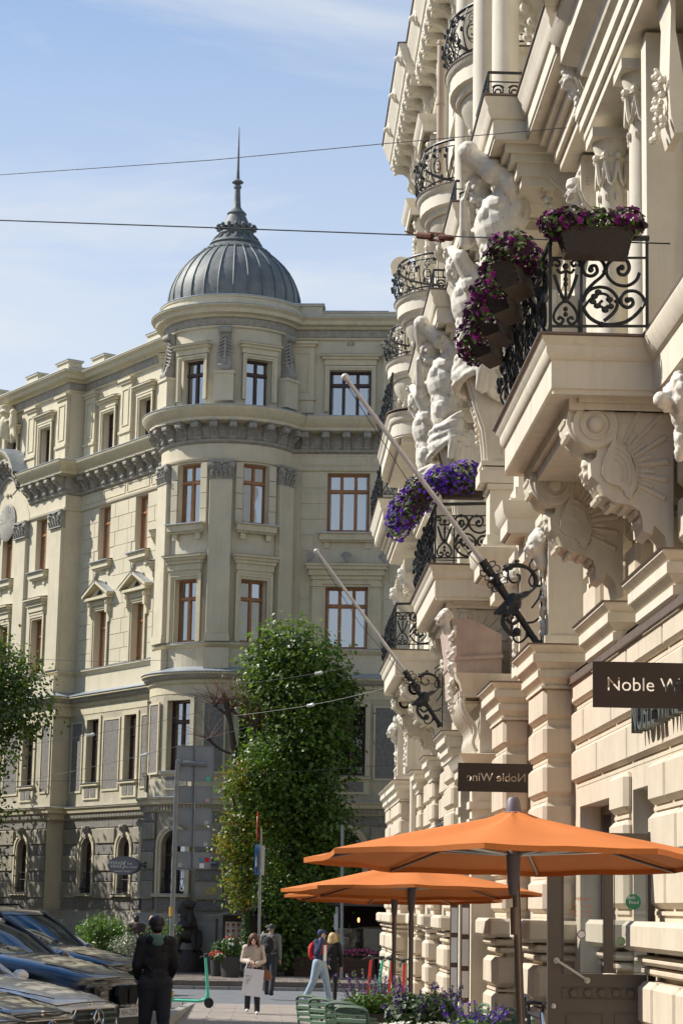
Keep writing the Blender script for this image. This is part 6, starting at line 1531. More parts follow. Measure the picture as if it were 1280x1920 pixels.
# ------------------------------------------------------------------ orange parasols
ofab = mat('orange_canvas', (.56, .165, .028), .75, .07, 3, .12, 160, transl=.02)
bronze = mat('bronze_pole', (.19, .15, .125), .35, .12, 8, metal=.7)
capm = mat('grey_cap', (.14, .13, .15), .5, .05)
def parasol(lab, x, y, ze, rz, R=1.44, tilt=.05, lean=.042, grp='orange parasols outside the ornate building'):
    g = gz(y); T = thing('parasol', lab, 'parasol', (x, y, g), 0, grp); M = W[T.name] @ Matrix.Rotation(-lean, 4, 'X')
    H = ze - g; rise = .31
    mb = MB(); N_ = 8; rings = []
    for k in range(9):
        t = k / 8; ring = []
        for i in range(N_ * 6):
            a = rz + 2 * pi * (i / 6) / N_; f = (i % 6) / 6; rr = R * cos(pi / N_) / cos((f - .5) * 2 * pi / N_)
            rr *= (1 - .05 * sin(pi * f) * t); z = H + rise * (1 - t) ** 1.0 - .028 * sin(pi * f) * sin(pi * t) + .004 * sin(i * 1.7 + k)
            ring.append((rr * max(t, .05) * cos(a), rr * max(t, .05) * sin(a), z))
        rings.append(ring)
    mb.loft(rings, True, False)
    mb.loft([rings[-1], [(p[0] * .998, p[1] * .998, p[2] - .035) for p in rings[-1]]], True, False)
    obj('canopy', mb, ofab, T, M=M, ang=50)
    for i in range(N_):
        a = rz + 2 * pi * i / N_; q = MB(); c_, s_ = cos(a), sin(a)
        q.tube([(.12 * c_, .12 * s_, H + rise - .09), (R * .99 * c_, R * .99 * s_, H - .02)], .011, 6); obj('rib', q, bronze, T, M=M)
        q = MB(); q.tube([(.06 * c_, .06 * s_, H + .03), (R * .6 * c_, R * .6 * s_, H + rise * .4 - .03)], .011, 6); obj('strut', q, steel, T, M=M)
    q = MB(); q.tube([(tilt * (H + rise), 0, 0), (0, 0, H + rise)], .027, 12); q.tube([(tilt * .3, 0, H - .5), (tilt * .25, 0, H - .32)], .031, 12); obj('pole', q, bronze, T, M=M)
    q = MB(); q.lathe([(.027, H - .24), (.036, H - .2), (.046, H - .05), (.05, H + .05), (.001, H + .06)], (0, 0, 0), 14); obj('hub', q, capm, T, M=M)
    q = MB(); q.lathe([(.085, H + rise - .005), (.055, H + rise + .005), (.045, H + rise + .08), (.03, H + rise + .1), (.001, H + rise + .105)], (0, 0, 0), 14); obj('finial', q, capm, T, M=M)
    q = MB(); q.lathe([(.001, 0), (.3, 0), (.3, .05), (.06, .07), (.05, .3), (.001, .3)], (tilt * H, 0, 0), 20); obj('base', q, iron, T, M=M)
    return T
u1 = at(965, 1560, Y=14.5); parasol('large orange parasol nearest the camera, its pole reaching out of the picture', u1.x, 14.5, 1.945, rad(22.5 + 9), tilt=.035)
u2 = at(772, 1668, Y=24.0); parasol('orange parasol in the middle, just under the canopy of the nearest one', u2.x, 24.0, 1.795, rad(22.5 + 20), tilt=0.0)
u3 = at(740, 1685, Y=28.0); parasol('farthest orange parasol, mostly hidden behind the middle one', u3.x, 28.0, 1.745, rad(10), tilt=0)

# ------------------------------------------------------------------ overhead wires
def wire(lab, pts, r=.008, m_=iron, ins=()):
    t = thing('overhead_wire', lab, 'wire', pts[0]); q = MB(); q.tube(pts, r, 5); obj('cable', q, m_, t)
    for p in ins: q = MB(); p = Vector(p); d = (Vector(pts[-1]) - Vector(pts[0])).normalized(); q.tube([p - d * .12, p - d * .09, p - d * .03, p + d * .03, p + d * .09, p + d * .12], [.02, .05, .035, .05, .05, .02], 8); obj('insulator', q, mat('porcelain', (.5, .5, .5), .3, .1), t)
    return t
a, b, c, d = at(-60, 332, Y=30), at(400, 300, Y=27.5), at(725, 269, Y=25.6), at(1100, 236, Y=23.5)
wire('thin black cable rising to the right across the upper sky', [a, b, c, d], .006)
w2 = [at(-60, 411, Y=22), at(400, 427, Y=21), at(780, 441, Y=20), at(1255, 457, Y=18.2)]
wt = wire('black cable with a rusty turnbuckle crossing in front of the dome', w2, .007)
q = MB(); a, b = at(780, 441, Y=20), at(850, 447, Y=19.7)
q.tube([a, a.lerp(b, .05), a.lerp(b, .42), a.lerp(b, .47)], [.012, .035, .035, .015], 8); q.tube([a.lerp(b, .6), a.lerp(b, .66), a.lerp(b, .95), b], [.015, .035, .03, .012], 8)
for s in (-.035, .035): q.tube([a.lerp(b, .35) + Vector((0, 0, s)), a.lerp(b, .75) + Vector((0, 0, s))], .012, 6)
q.tube([a, at(758, 433, Y=20)], .006, 4); obj('turnbuckle', q, mat('rusty_iron', (.14, .045, .025), .8, .4, 30, .4, 60), wt)
for lab, p0, p1, Y0, Y1, ii in (('faint cable with insulator over the left facade windows', (-40, 1408), (420, 1325), 62, 60, (.465, )), ('second faint cable below the carved belt of the left facade', (-40, 1480), (470, 1362), 64, 61, (.62,)),
        ('cable with an insulator passing the top of the leafy tree', (420, 1285), (760, 1225), 60, 58, (.53,)), ('cable with an insulator crossing the middle of the leafy tree', (440, 1342), (780, 1275), 60, 57, (.43,)), ('nearly level cable across the ground floor band of the corner building', (-40, 1466), (760, 1432), 58, 56, ()), ('level cable crossing the second floor windows of the left facade', (-40, 1225), (330, 1237), 60, 58, ())):
    A_, B_ = at(*p0, Y=Y0), at(*p1, Y=Y1); n = 8; pts = [A_.lerp(B_, i / n) - Vector((0, 0, .12 * sin(pi * i / n))) for i in range(n + 1)]
    wire(lab, pts, .006, iron, [A_.lerp(B_, t) - Vector((0, 0, .12 * sin(pi * t))) for t in ii])
# ------------------------------------------------------------------ people
skin = mat('skin', (.52, .33, .25), .6, .08, 20)
def cloth(n_, c, **k): return mat(n_, c, .85, .2, 14, .25, 60, **k)
def person(lab, x, y, H, rz, top, bottom, shoes, hair, hairm, z=None, arms=None, stride=.12, hat=None, hatm=None, fem=False, seated=False, lean=.03, extra=None, hood=None, tw=1.0, voxel=.02, noleg=False):
    """figure facing local -Y; arms: [(elbow, hand), (elbow, hand)] in body space (x right of picture when facing camera)"""
    z = gz(y) + (.008 if y < 52 else -.0) if z is None else z
    T = thing('person', lab, 'person', (x, y, z), rz); M0 = W[T.name] @ Matrix.Scale(H / 1.75, 4)
    V = Vector; dz = 0
    hipz = .93; sw = .19 if not fem else .165
    hips = [V((s * .095, 0, hipz)) for s in (-1, 1)]
    if seated: knees = [V((s * .12, -.42, hipz + .02)) for s in (-1, 1)]; ank = [V((s * .13, -.42, hipz - .42)) for s in (-1, 1)]
    else:
        knees = [V((s * .1, -s * stride * .55 - .02, .5)) for s in (-1, 1)]; ank = [V((s * .11, -s * stride * 1.1 + (.02 if s > 0 else .06) * (stride > .1), .09 + (.03 if (s < 0 and stride > .15) else 0))) for s in (-1, 1)]
    sh = [V((s * sw, -lean * .5, 1.42)) for s in (-1, 1)]
    arms = arms or [(V((-.25, .03, 1.14)), V((-.24, -.06, .88))), (V((.25, .03, 1.14)), V((.24, -.06, .88)))]
    hc = V((0, -.02 - lean, 1.61))
    # body: one continuous surface with head, hands
    b = MB()
    b.cap(V((0, -lean * .5, 1.42)), hc + V((0, .02, -.06)), .055, .052, 10); b.ball(hc + V((0, .01, .02)), (.075, .092, .105), 14)
    b.cap(hc + V((0, -.03, -.03)), hc + V((0, -.055, -.085)), .052, .035, 8); b.cap(hc + V((0, -.085, .012)), hc + V((0, -.11, -.025)), .012, .017, 6)
    for s in (-1, 1): b.ball(hc + V((s * .076, .015, 0)), (.012, .02, .03), 6)
    b.cap(V((0, -.01, 1.05)), V((0, -.02 - lean * .3, 1.34)), .09, .085, 10); b.cap(hips[0], hips[1], .1, .1, 8)
    for s in (0, 1):
        b.cap(sh[s], arms[s][0], .042, .036, 8); b.cap(arms[s][0], arms[s][1], .036, .026, 8)
        hd = arms[s][1]; dr = (hd - arms[s][0]).normalized(); sd_ = dr.cross(V((0, 1, 0))); sd_ = sd_.normalized() if sd_.length > .2 else V((1, 0, 0))
        b.ball(hd + dr * .045, (.03, .022, .045), 8)
        for k in range(4): b.cap(hd + dr * .07 + sd_ * (.022 - .015 * k), hd + dr * (.135 - .01 * abs(k - 1)) + sd_ * (.022 - .015 * k) + V((0, -.02, 0)), .010, .008, 5)
        b.cap(hd + dr * .03 + sd_ * .03, hd + dr * .075 + sd_ * .05 + V((0, -.015, 0)), .011, .009, 5)
        b.cap(hips[s], knees[s], .07, .05, 8); b.cap(knees[s], ank[s], .048, .034, 8)
    orgobj('body', b, skin, T, .013, 1, M=M0)
    # trousers
    b = MB(); b.cap(hips[0], hips[1], .125, .125, 10); b.cap(V((0, 0, .98)), V((0, 0, 1.06)), .14, .13, 10)
    for s in (0, 1):
        b.cap(hips[s], knees[s], .105 * tw, .075 * tw, 10); b.cap(knees[s], ank[s] + V((0, 0, .0)), .072 * tw, .062 * tw, 10)
    orgobj('trousers', b, bottom, T, voxel, 2, M=M0)
    b = MB()
    for s in (0, 1): a = ank[s]; b.cap(a + V((0, .03, -.045)), a + V((0, -.13, -.055)), .045, .036, 8); b.cap(a + V((0, .02, -.02)), a + V((0, .02, .03)), .045, .045, 8)
    orgobj('shoes', b, shoes, T, .015, 1, M=M0)
    # jacket / top
    b = MB(); w_ = 1 if not fem else .9
    b.ball(V((0, 0, 1.02)), (.18 * w_, .135, .14), 12); b.ball(V((0, -lean * .2, 1.2)), (.185 * w_, .14, .2), 12); b.ball(V((0, -lean * .4, 1.34)), (.2 * w_, .13, .14), 12); b.cap(sh[0], sh[1], .085, .085, 10); b.ball(V((0, -lean * .5, 1.46)), (.085, .08, .05), 8)
    for s in (0, 1): b.cap(sh[s], arms[s][0], .075, .062, 10); b.cap(arms[s][0], arms[s][0].lerp(arms[s][1], .93), .06, .05, 10)
    if hood: b.cap(V((-.07, .07, 1.46)), V((.07, .07, 1.46)), .06, .06, 8)
    q_ = random.Random(int(x * 100))
    for k in range(14): a_ = q_.uniform(0, 6.28); b.tube([V((.19 * w_ * cos(a_), .145 * sin(a_), q_.uniform(1.0, 1.3))), V((.17 * w_ * cos(a_ + .6), .13 * sin(a_ + .6), q_.uniform(1.0, 1.35)))], .016, 5)
    orgobj('top', b, top, T, voxel * .8, 1, M=M0)
    if hood:
        b = MB(); b.tube([V((.1 * cos(t), .02 + .09 * sin(t), 1.475 + .01 * sin(t))) for t in [pi * i / 8 for i in range(-1, 10)]], .035, 8); b.ball(V((0, .1, 1.44)), (.09, .04, .07), 8); orgobj('hood', b, hood, T, .014, 1, M=M0)
    # hair
    if hair:
        b = MB()
        if hair == 'short': b.ball(hc + V((0, .018, .035)), (.085, .1, .1), 12); b.ball(hc + V((0, .05, -.02)), (.075, .065, .07), 10)
        elif hair == 'ring': b.tube([hc + V((.08 * cos(t), .02 + .09 * sin(t), -.01)) for t in [pi * i / 8 for i in range(0, 9)]], .02, 6)
        else:
            b.ball(hc + V((0, .02, .035)), (.105, .115, .11), 12)
            for k in range(40):
                t = q_.uniform(.25, pi - .25) if hair == 'bob' else q_.uniform(-.2, pi + .2); l_ = .15 if hair == 'bob' else .2
                b.cap(hc + V((.09 * cos(t), .01 + .09 * sin(t), .05)), hc + V((.115 * cos(t) * q_.uniform(.8, 1.15), .01 + .11 * sin(t), -l_ * q_.uniform(.6, 1))), .024, .02, 6)
        orgobj('hair', b, hairm, T, .012, 1, M=M0)
    if hat:
        b = MB(); b.lathe([(.001, .115), (.06, .11), (.09, .08), (.1, .03), (.1, .01)], hc + V((0, .01, .0)), 16)
        if hat == 'cap': b.prism([(-.07, 0), (.07, 0), (.055, .07), (0, .095), (-.055, .07)], 0, .01, lambda p, q, d: hc + V((p, -.08 - q, .03 + d)))
        if hat == 'brim': b.lathe([(.09, .02), (.19, .0), (.19, .01), (.09, .03)], hc + V((0, .01, .01)), 20)
        obj('hat', b, hatm, T, M=M0)
    if extra: extra(T, M0, hc)
    return T
V = Vector
blk = cloth('black_cloth', (.012, .012, .014)); teal = cloth('sage_hood', (.10, .20, .17)); den = cloth('dark_denim', (.02, .023, .03)); ltj = cloth('pale_denim', (.33, .43, .52)); beige = cloth('beige_jacket', (.56, .47, .39))
gryt = cloth('grey_sweater', (.17, .17, .155)); gtr = cloth('charcoal_trousers', (.035, .037, .045)); navy = cloth('navy_jacket', (.025, .04, .10)); redc = cloth('red_cloth', (.55, .02, .02)); whs = mat('white_trainer', (.7, .7, .68), .6, .1, 20); brn = cloth('brown_jacket', (.045, .03, .026)); kh = cloth('khaki_jacket', (.27, .24, .17))
hbr = mat('brown_hair', (.11, .035, .018), .5, .3, 60, .4, 150); hdk = mat('dark_hair', (.012, .01, .01), .5, .2, 60); hbl = mat('blonde_hair', (.55, .40, .20), .5, .25, 60, .4, 150); hgr = mat('grey_hair', (.16, .155, .15), .6, .2, 60); bleather = mat('brown_leather', (.19, .065, .025), .45, .2, 12)
def fx(px, Y, top=None): return (px - 497 - .0188 * 0) / 4107 * Y + 0
def px_at(px, py, Y): return at(px, py, Y=Y).x
# man in the foreground, seen from behind
def ex1(T, M, hc):
    q = MB(); q.ball(hc + V((.05, -.08, .06)), (.015, .01, .015), 6); obj('cap_badge', q, redc, T, M=M)
person('man in black jacket with sage hood and dark cap, back turned beside the parked cars', px_at(293, 1800, 28), 28, 1.84, pi + .2, blk, den, blk, 'short', hdk, hat='cap', hatm=blk, hood=teal, stride=.12, tw=1.12, fem=True, arms=[(V((-.235, .0, 1.15)), V((-.19, -.16, 1.0))), (V((.235, .0, 1.15)), V((.19, -.16, 1.0)))], extra=ex1)
# woman with paper bag
bagm = mat('white_paper_bag', (.8, .8, .84), .6, .06, 5, .1, 30)
def ex2(T, M, hc):
    q = MB(); rings = []
    for z_, f in ((.4, 1), (.6, 1.0), (.75, .98), (.98, .95)): rings.append([(-.02 + .225 * f * sx_ + .02, -.24 + .07 * f * sy_, z_) for sx_, sy_ in ((-1, -1), (1, -1), (1, 1), (-1, 1))])
    q.loft(rings, True, False); q.add([rings[0][i] for i in range(4)], [(0, 1, 2, 3)]); B = obj('paper_bag', q, bagm, T, False, M=M @ Matrix.Translation((-.06, 0, 0)) @ Matrix.Rotation(.1, 4, 'Y'))
    q = MB()
    for yy in (-.31, -.18): q.tube([(-.1, yy, .95), (-.07, -.25, 1.1), (.03, -.25, 1.1), (.06, yy, .95)], .008, 5)
    obj('bag_handle', q, bagm, B, M=M @ Matrix.Translation((-.06, 0, 0)))
    q = MB(); q.tube(cat([(-.05, 0, 0), (-.02, 0, .03), (0, 0, -.01), (.03, 0, .02), (.06, 0, 0), (.1, 0, .02)], 4), .004, 4)
    for k in range(4): q.box(-.02, .08 - .02 * k, -.002, .002, -.06 - .03 * k, -.052 - .03 * k)
    obj('bag_print', q, mat('grey_print', (.2, .2, .22), .7, 0), B, False, M=M @ Matrix.Translation((-.12, -.315, .82)))
    q = MB(); q.ball((.26, -.06, .86), (.15, .08, .1), 12); q.ball((.26, -.06, .8), (.17, .09, .08), 12); orgobj('handbag', q, bleather, T, .015, 2, M=M); q = MB(); q.tube(cat([(.17, -.06, .92), (.2, -.1, 1.1), (.17, -.08, 1.38), (.2, .05, 1.1), (.33, -.06, .92)], 4), .01, 5); obj('handbag_strap', q, bleather, T, M=M)
    q = MB(); q.box(-.055, -.01, -.128, -.12, 1.6, 1.625); q.box(.01, .055, -.128, -.12, 1.6, 1.625); q.box(-.012, .012, -.126, -.12, 1.61, 1.617); obj('sunglasses', q, blk, T, False, M=M)
    q = MB(); q.box(-.02, .04, -.33, -.32, 1.08, 1.14); obj('phone', q, blk, T, False, M=M)
person('auburn-haired woman in beige jacket walking towards us with a white paper bag', px_at(474, 1830, 46), 46, 1.66, .0, beige, den, whs, 'long', hbr, fem=True, stride=.2, lean=.08, arms=[(V((-.23, 0, 1.15)), V((-.05, -.26, 1.12))), (V((.23, 0, 1.15)), V((.07, -.26, 1.08)))], extra=ex2, tw=1.05)
# man in grey with backpack
def ex3(T, M, hc):
    q = MB(); q.ball((0, .2, 1.22), (.16, .1, .22), 12); q.ball((0, .28, 1.14), (.12, .06, .12), 10); orgobj('backpack', q, blk, T, .018, 2, M=M)
    for s in (-1, 1): q = MB(); q.tube([(s * .11, .14, 1.42), (s * .12, -.05, 1.49), (s * .13, -.15, 1.35), (s * .14, -.1, 1.15), (s * .13, .12, 1.05)], .018, 5); obj('strap', q, blk, T, M=M)
person('man in grey sweater with black backpack and cap, back turned, behind the woman', px_at(506, 1800, 58), 58, 1.86, pi - .3, gryt, gtr, blk, 'ring', hgr, z=-.7, hat='cap', hatm=gtr, stride=.14, extra=ex3, tw=1.1)
# man phoning
def ex4(T, M, hc):
    q = MB(); q.ball((.0, .2, 1.2), (.15, .1, .22), 12); orgobj('backpack', q, redc, T, .018, 2, M=M)
    for s in (-1, 1): q = MB(); q.tube([(s * .11, .14, 1.42), (s * .12, -.05, 1.49), (s * .13, -.14, 1.35), (s * .14, -.1, 1.15), (s * .13, .12, 1.05)], .02, 5); obj('strap', q, redc, T, M=M)
    q = MB(); q.box(-.125, -.11, -.12, -.04, 1.54, 1.68); obj('phone', q, blk, T, False, M=M)
    q = MB(); q.box(-.07, .07, -.15, -.13, .98, 1.36); obj('shirt', q, whs, T, False, M=M)
person('man in navy jacket, pale jeans and blue cap phoning, with a red backpack', px_at(599, 1800, 54.4), 54.4, 1.78, 1.05, navy, ltj, whs, 'short', hdk, z=-.7, hat='cap', hatm=cloth('blue_cap', (.02, .04, .17)), stride=.22, tw=1.22, arms=[(V((-.27, -.12, 1.25)), V((-.14, -.13, 1.53))), (V((.26, .0, 1.15)), V((.25, -.1, .9)))], extra=ex4)
person('blonde woman all in black standing behind the man in pale jeans', px_at(622, 1800, 55.6), 55.6, 1.68, pi - .2, blk, blk, blk, 'bob', hbl, z=-.7, fem=True, stride=.1)
# three people along the wall at the left
person('grey-haired person in khaki jacket behind the bush on the left', px_at(214, 1720, 70), 70, 1.68, 2.6, kh, gtr, blk, 'short', hgr, z=-.55)
person('dark-haired man in brown jacket standing by the corner building, back turned', px_at(256, 1720, 68), 68, 1.82, pi, brn, gtr, blk, 'short', hdk, z=-.55)
person('bald man in black half hidden behind the man with the sage hood', px_at(284, 1720, 69), 69, 1.82, pi - .4, blk, gtr, blk, 'ring', hgr, z=-.55)
# guests on the terrace
person('terrace guest in brown brimmed hat and pale shirt seated behind the flower box', px_at(655, 1780, 71.8), 71.8, 1.7, .6, cloth('pale_shirt', (.5, .47, .4)), gtr, blk, 'short', hdk, z=-1.05, hat='brim', hatm=cloth('hat_brown', (.12, .06, .035)), seated=True)
person('terrace guest with light hair seated to the right of the hat', px_at(685, 1785, 72.3), 72.3, 1.66, -.5, cloth('olive_top', (.16, .13, .09)), gtr, blk, 'bob', hbl, z=-1.07, seated=True, fem=True)
person('terrace guest in red top far inside under the awning', px_at(697, 1770, 74.0), 74.0, 1.7, .2, redc, gtr, blk, 'short', hdk, z=-1.0, seated=True)
person('standing waiter in dark shirt at the back of the terrace', px_at(716, 1760, 74.2), 74.2, 1.75, .8, cloth('checked_dark', (.05, .045, .05)), blk, blk, 'short', hdk, z=-.55)

# ------------------------------------------------------------------ cars
def paint(n_, c, m_=.5): return mat(n_, c, .28, 0, spec=.6, metal=m_, coat=1)
tyre = mat('tyre_rubber', (.02, .02, .02), .85, .1, 20); chrome = mat('chrome', (.62, .62, .62), .12, 0, metal=1); rimm = mat('alloy', (.35, .36, .37), .3, 0, metal=.9); dkpl = mat('dark_plastic', (.018, .018, .019), .5, .1, 20)
carglass = glass('car_glass', (.16, .19, .2), .12); lampg = glass('lamp_glass', (.8, .82, .85), .15); lampi = mat('lamp_inside', (.42, .44, .47), .15, 0, metal=.9)
def car(lab, nose, rz, pm, L=4.6, H=1.47, Wd=1.84, suv=False, brand='bar', plate=None, rails=False, grp='cars parked at an angle along the left', full=True):
    """local: +x forward, origin on the ground at the middle of the nose"""
    x_, y_ = nose; zg = pgz(y_)
    T = thing('parked_car', lab, 'car', (x_, y_, zg), rz, grp); M = W[T.name] @ Matrix.Scale(1.06, 4)
    hw = Wd / 2; hz = .98 if suv else .86; bz = hz + .08; gc = .22 if suv else .16
    st = [(-0.0, .62, gc + .1, .70 * hz / .86, .0), (-.06, .80, gc + .05, .76 * hz / .86, .02), (-.22, .90, gc, .80 * hz / .86, .03), (-.6, .98, gc, .87 * hz / .86, .04), (-1.05, 1.0, gc, .935 * hz / .86, .05), (-1.45, 1.0, gc, .985 * hz / .86, .05),
          (-2.2, 1.0, gc, 1.03 * hz / .86, .03), (-3.2, 1.0, gc, 1.04 * hz / .86, .03), (-L + .7, .99, gc, 1.05 * hz / .86, .03), (-L + .2, .93, gc + .05, 1.03 * hz / .86, .02), (-L, .80, gc + .15, .95 * hz / .86, 0)]
    rings = []
    for xs, wf, zb, zt_, cr_ in st:
        w_ = hw * wf; zt = zt_ * .86 / .86
        half = [(w_ * .82, zb), (w_ * .96, zb + .06), (w_, zb + .2), (w_ * 1.0, (zb + zt) / 2), (w_ * .985, zt - .13), (w_ * .93, zt - .05), (w_ * .84, zt - .005), (w_ * .6, zt + cr_ * .6), (w_ * .3, zt + cr_ * .8), (0, zt + cr_)]
        rings.append([(xs - (abs(p) / hw) ** 2 * .16 * (xs > -.3), p, z) for p, z in half] + [(xs - (abs(p) / hw) ** 2 * .16 * (xs > -.3), -p, z) for p, z in reversed(half[:-1])])
    q = MB(); q.loft([[Vector(p) for p in r] for r in rings]); body = obj('body', q, pm, T, M=M, ang=38)
    # glasshouse
    x0, x1, xr0, xr1 = -1.38, -L + .45, -2.15, -L + 1.15
    if suv: x1 = -L + .12; xr1 = -L + .5
    g = MB(); n = 12
    def ringz(xa, xb, w_, z, bul=.12):
        pts = []
        for i in range(n + 1): t = -1 + 2 * i / n; pts.append((xa - bul * t * t, w_ * t, z))
        for i in range(n + 1): t = 1 - 2 * i / n; pts.append((xb + bul * .7 * t * t, w_ * t, z))
        return [Vector(p) for p in pts]
    zb_ = hz + .1
    g.loft([ringz(x0, x1, hw * .9, zb_ + .02), ringz(x0 - (x0 - xr0) * .5, x1 + (xr1 - x1) * .5, hw * .84, (zb_ + H) / 2 + .03, .14), ringz(xr0, xr1, hw * .72, H - .07, .1)], True, False); obj('windows', g, carglass, T, M=M, ang=50)
    r_ = MB(); r_.loft([ringz(xr0 + .05, xr1 - .05, hw * .735, H - .09, .1), ringz(xr0 - .05, xr1 + .02, hw * .68, H - .025, .1), ringz(xr0 - .3, xr1 + .3, hw * .45, H, .06)]); obj('roof', r_, pm, T, M=M)
    p_ = MB()
    for s in (-1, 1):
        p_.tube([(x0 - .1, s * hw * .905, zb_), (x0 - (x0 - xr0) * .5 - .14, s * hw * .85, (zb_ + H) / 2 + .03), (xr0 - .08, s * hw * .735, H - .06)], .03, 6)
        p_.tube([(xr0 - .1, s * hw * .735, H - .065), ((xr0 + xr1) / 2, s * hw * .745, H - .05), (xr1 + .1, s * hw * .73, H - .07), (x1 + .1, s * hw * .9, zb_)], .03, 6)
        xm = -L * .56; p_.tube([(xm, s * hw * .915, zb_), (xm - .06, s * hw * .75, H - .06)], .035, 6)
    obj('pillar', p_, pm, T, M=M)
    i_ = MB(); i_.box(x1 + .4, x0 - .6, -hw * .8, hw * .8, .5, zb_ + .02)
    for s in (-.36, .36): i_.cbox(-2.75, -2.5, s - .22, s + .22, .6, H - .28, .08); i_.cbox(-2.72, -2.6, s - .11, s + .11, H - .3, H - .14, .04)
    obj('interior', i_, mat('car_seat', (.06, .055, .05), .8, .1, 10), T, M=M)
    # bonnet crease lines, wipers
    c_ = MB()
    for s in (-1, 1): c_.tube([(-.2, s * hw * .5, .83 * hz / .86), (-.8, s * hw * .62, .925 * hz / .86 + .0), (-1.4, s * hw * .72, hz * 1.005 + .015)], .006, 4)
    c_.tube([(-.12, -hw * .62, .765 * hz / .86), (-.06, -hw * .3, .785 * hz / .86), (-.05, 0, .79 * hz / .86), (-.06, hw * .3, .785 * hz / .86), (-.12, hw * .62, .765 * hz / .86)], .006, 4)
    obj('bonnet_seam', c_, dkpl, T, M=M)
    w_ = MB(); [w_.tube([(-1.36, s, zb_ + .0), (-1.5, s - .5, zb_ + .07)], .01, 4) for s in (.1, .7)]; obj('wiper', w_, dkpl, T, M=M)
    # front: grille, lights, intake, plate
    zf = .62 * hz / .86
    q = MB()
    if brand == 'twin':
        for s in (-1, 1):
            q.prism([(s * .03, zf - .13), (s * .2, zf - .13), (s * .25, zf - .02), (s * .22, zf + .1), (s * .06, zf + .1), (s * .03, zf + .06)], 0, .05, lambda a, b, d: (-.02 + d, a, b))
    else: q.prism([(-.36, zf - .12), (.36, zf - .12), (.43, zf + .02), (.38, zf + .1), (-.38, zf + .1), (-.43, zf + .02)], 0, .04, lambda a, b, d: (-.03 + d, a, b))
    gr = obj('grille', q, dkpl, T, False, M=M)
    q = MB()
    if brand == 'twin':
        for s in (-1, 1):
            for k in range(7): q.box(.03, .038, s * .06 + s * k * .024 - .004, s * .06 + s * k * .024 + .004, zf - .12, zf + .09)
            q.tube([(.035, s * .03, zf - .13), (.035, s * .2, zf - .13), (.035, s * .25, zf - .02), (.035, s * .22, zf + .1), (.035, s * .06, zf + .1), (.035, s * .03, zf - .13)], .009, 5)
    else:
        for k in range(3 if brand == 'star' else 5): z = zf - .07 + k * (.06 if brand == 'star' else .034); q.box(.012, .03, -.39, .39, z, z + (.022 if brand == 'star' else .01))
        q.tube([(.015, -.36, zf - .12), (.015, .36, zf - .12), (.0, .43, zf + .02), (.0, .38, zf + .1), (.0, -.38, zf + .1), (.0, -.43, zf + .02), (.015, -.36, zf - .12)], .01, 5)
    obj('grille_bar', q, chrome if brand != 'twin' else dkpl, gr, False, M=M)
    if brand == 'star':
        q = MB(); q.tube([(.045, .095 * cos(t), zf + .0 + .095 * sin(t)) for t in [2 * pi * i / 24 for i in range(25)]], .011, 6)
        for k in range(3): t = pi / 2 + k * 2 * pi / 3; q.tube([(.045, 0, zf), (.045, .09 * cos(t), zf + .09 * sin(t))], [.016, .004], 6)
        obj('badge', q, chrome, gr, M=M)
    if brand in ('star', 'twin'):
        q = MB(); q.lathe([(.001, .01), (.036, .008), (.04, 0)], (-.06, 0, zf + .155), 16, (.9, 0, .4)); obj('badge', q, chrome if brand == 'star' else mat('blue_white_badge', (.25, .35, .6), .3, 0), T, M=M)
    for s in (-1, 1):
        q = MB(); pl = [(s * .46, zf + .02), (s * .62, zf - .03), (s * .8, zf + .02), (s * .86, zf + .1), (s * .7, zf + .12), (s * .5, zf + .09)]
        f_ = lambda a, b, d: (-.03 - (abs(a) / hw) ** 2 * .2 - max(0, abs(a) - .6) * .3 + d, a, b)
        q.prism(pl, -.02, .03, f_); hl = obj('headlight', q, lampi, T, False, M=M)
        q = MB(); q.prism(pl, .032, .045, f_); obj('lens', q, lampg, hl, False, M=M)
        q = MB(); [q.lathe([(.045, .03), (.045, .04), (.03, .042), (.001, .03)], f_(s * k, zf + .045, 0), 12, (1, 0, 0)) for k in (.6, .72)]; obj('reflector', q, dkpl, hl, M=M)
        q = MB(); q.box(-.03, .0, s * .5 - .18, s * .5 + .18, gc + .16, gc + .28); obj('air_intake', q, dkpl, T, False, M=M)
        q = MB(); q.ball((-1.55, s * (hw + .1), hz + .12), (.09, .13, .08), 10); q.cap((-1.5, s * (hw - .05), hz + .05), (-1.55, s * (hw + .06), hz + .1), .03, .03, 6); orgobj('mirror', q, pm, T, .03, 1, M=M)
    q = MB(); q.box(-.03, .012, -.45, .45, gc + .08, gc + .26); obj('air_intake', q, dkpl, T, False, M=M)
    q = MB(); q.box(.03, .045, -.26, .26, gc + .2, gc + .31); pl_ = obj('number_plate', q, mat('plate_white', (.7, .7, .68), .4, .03), T, False, M=M)
    q = MB(); q.box(.0455, .047, -.26 if 1 else .2, -.22, gc + .2, gc + .31); obj('plate_band', q, mat('eu_blue', (.01, .06, .4), .4, 0), pl_, False, M=M @ Matrix.Identity(4))
    if plate: t = text_mb(plate, .105, lambda a, b, d: (.048 + d * .1, a + .02, gc + .255 + b), .001, .001); obj('lettering', t, MATS['dark_print'], pl_, False, M=M)
    R = .35 if suv else .32
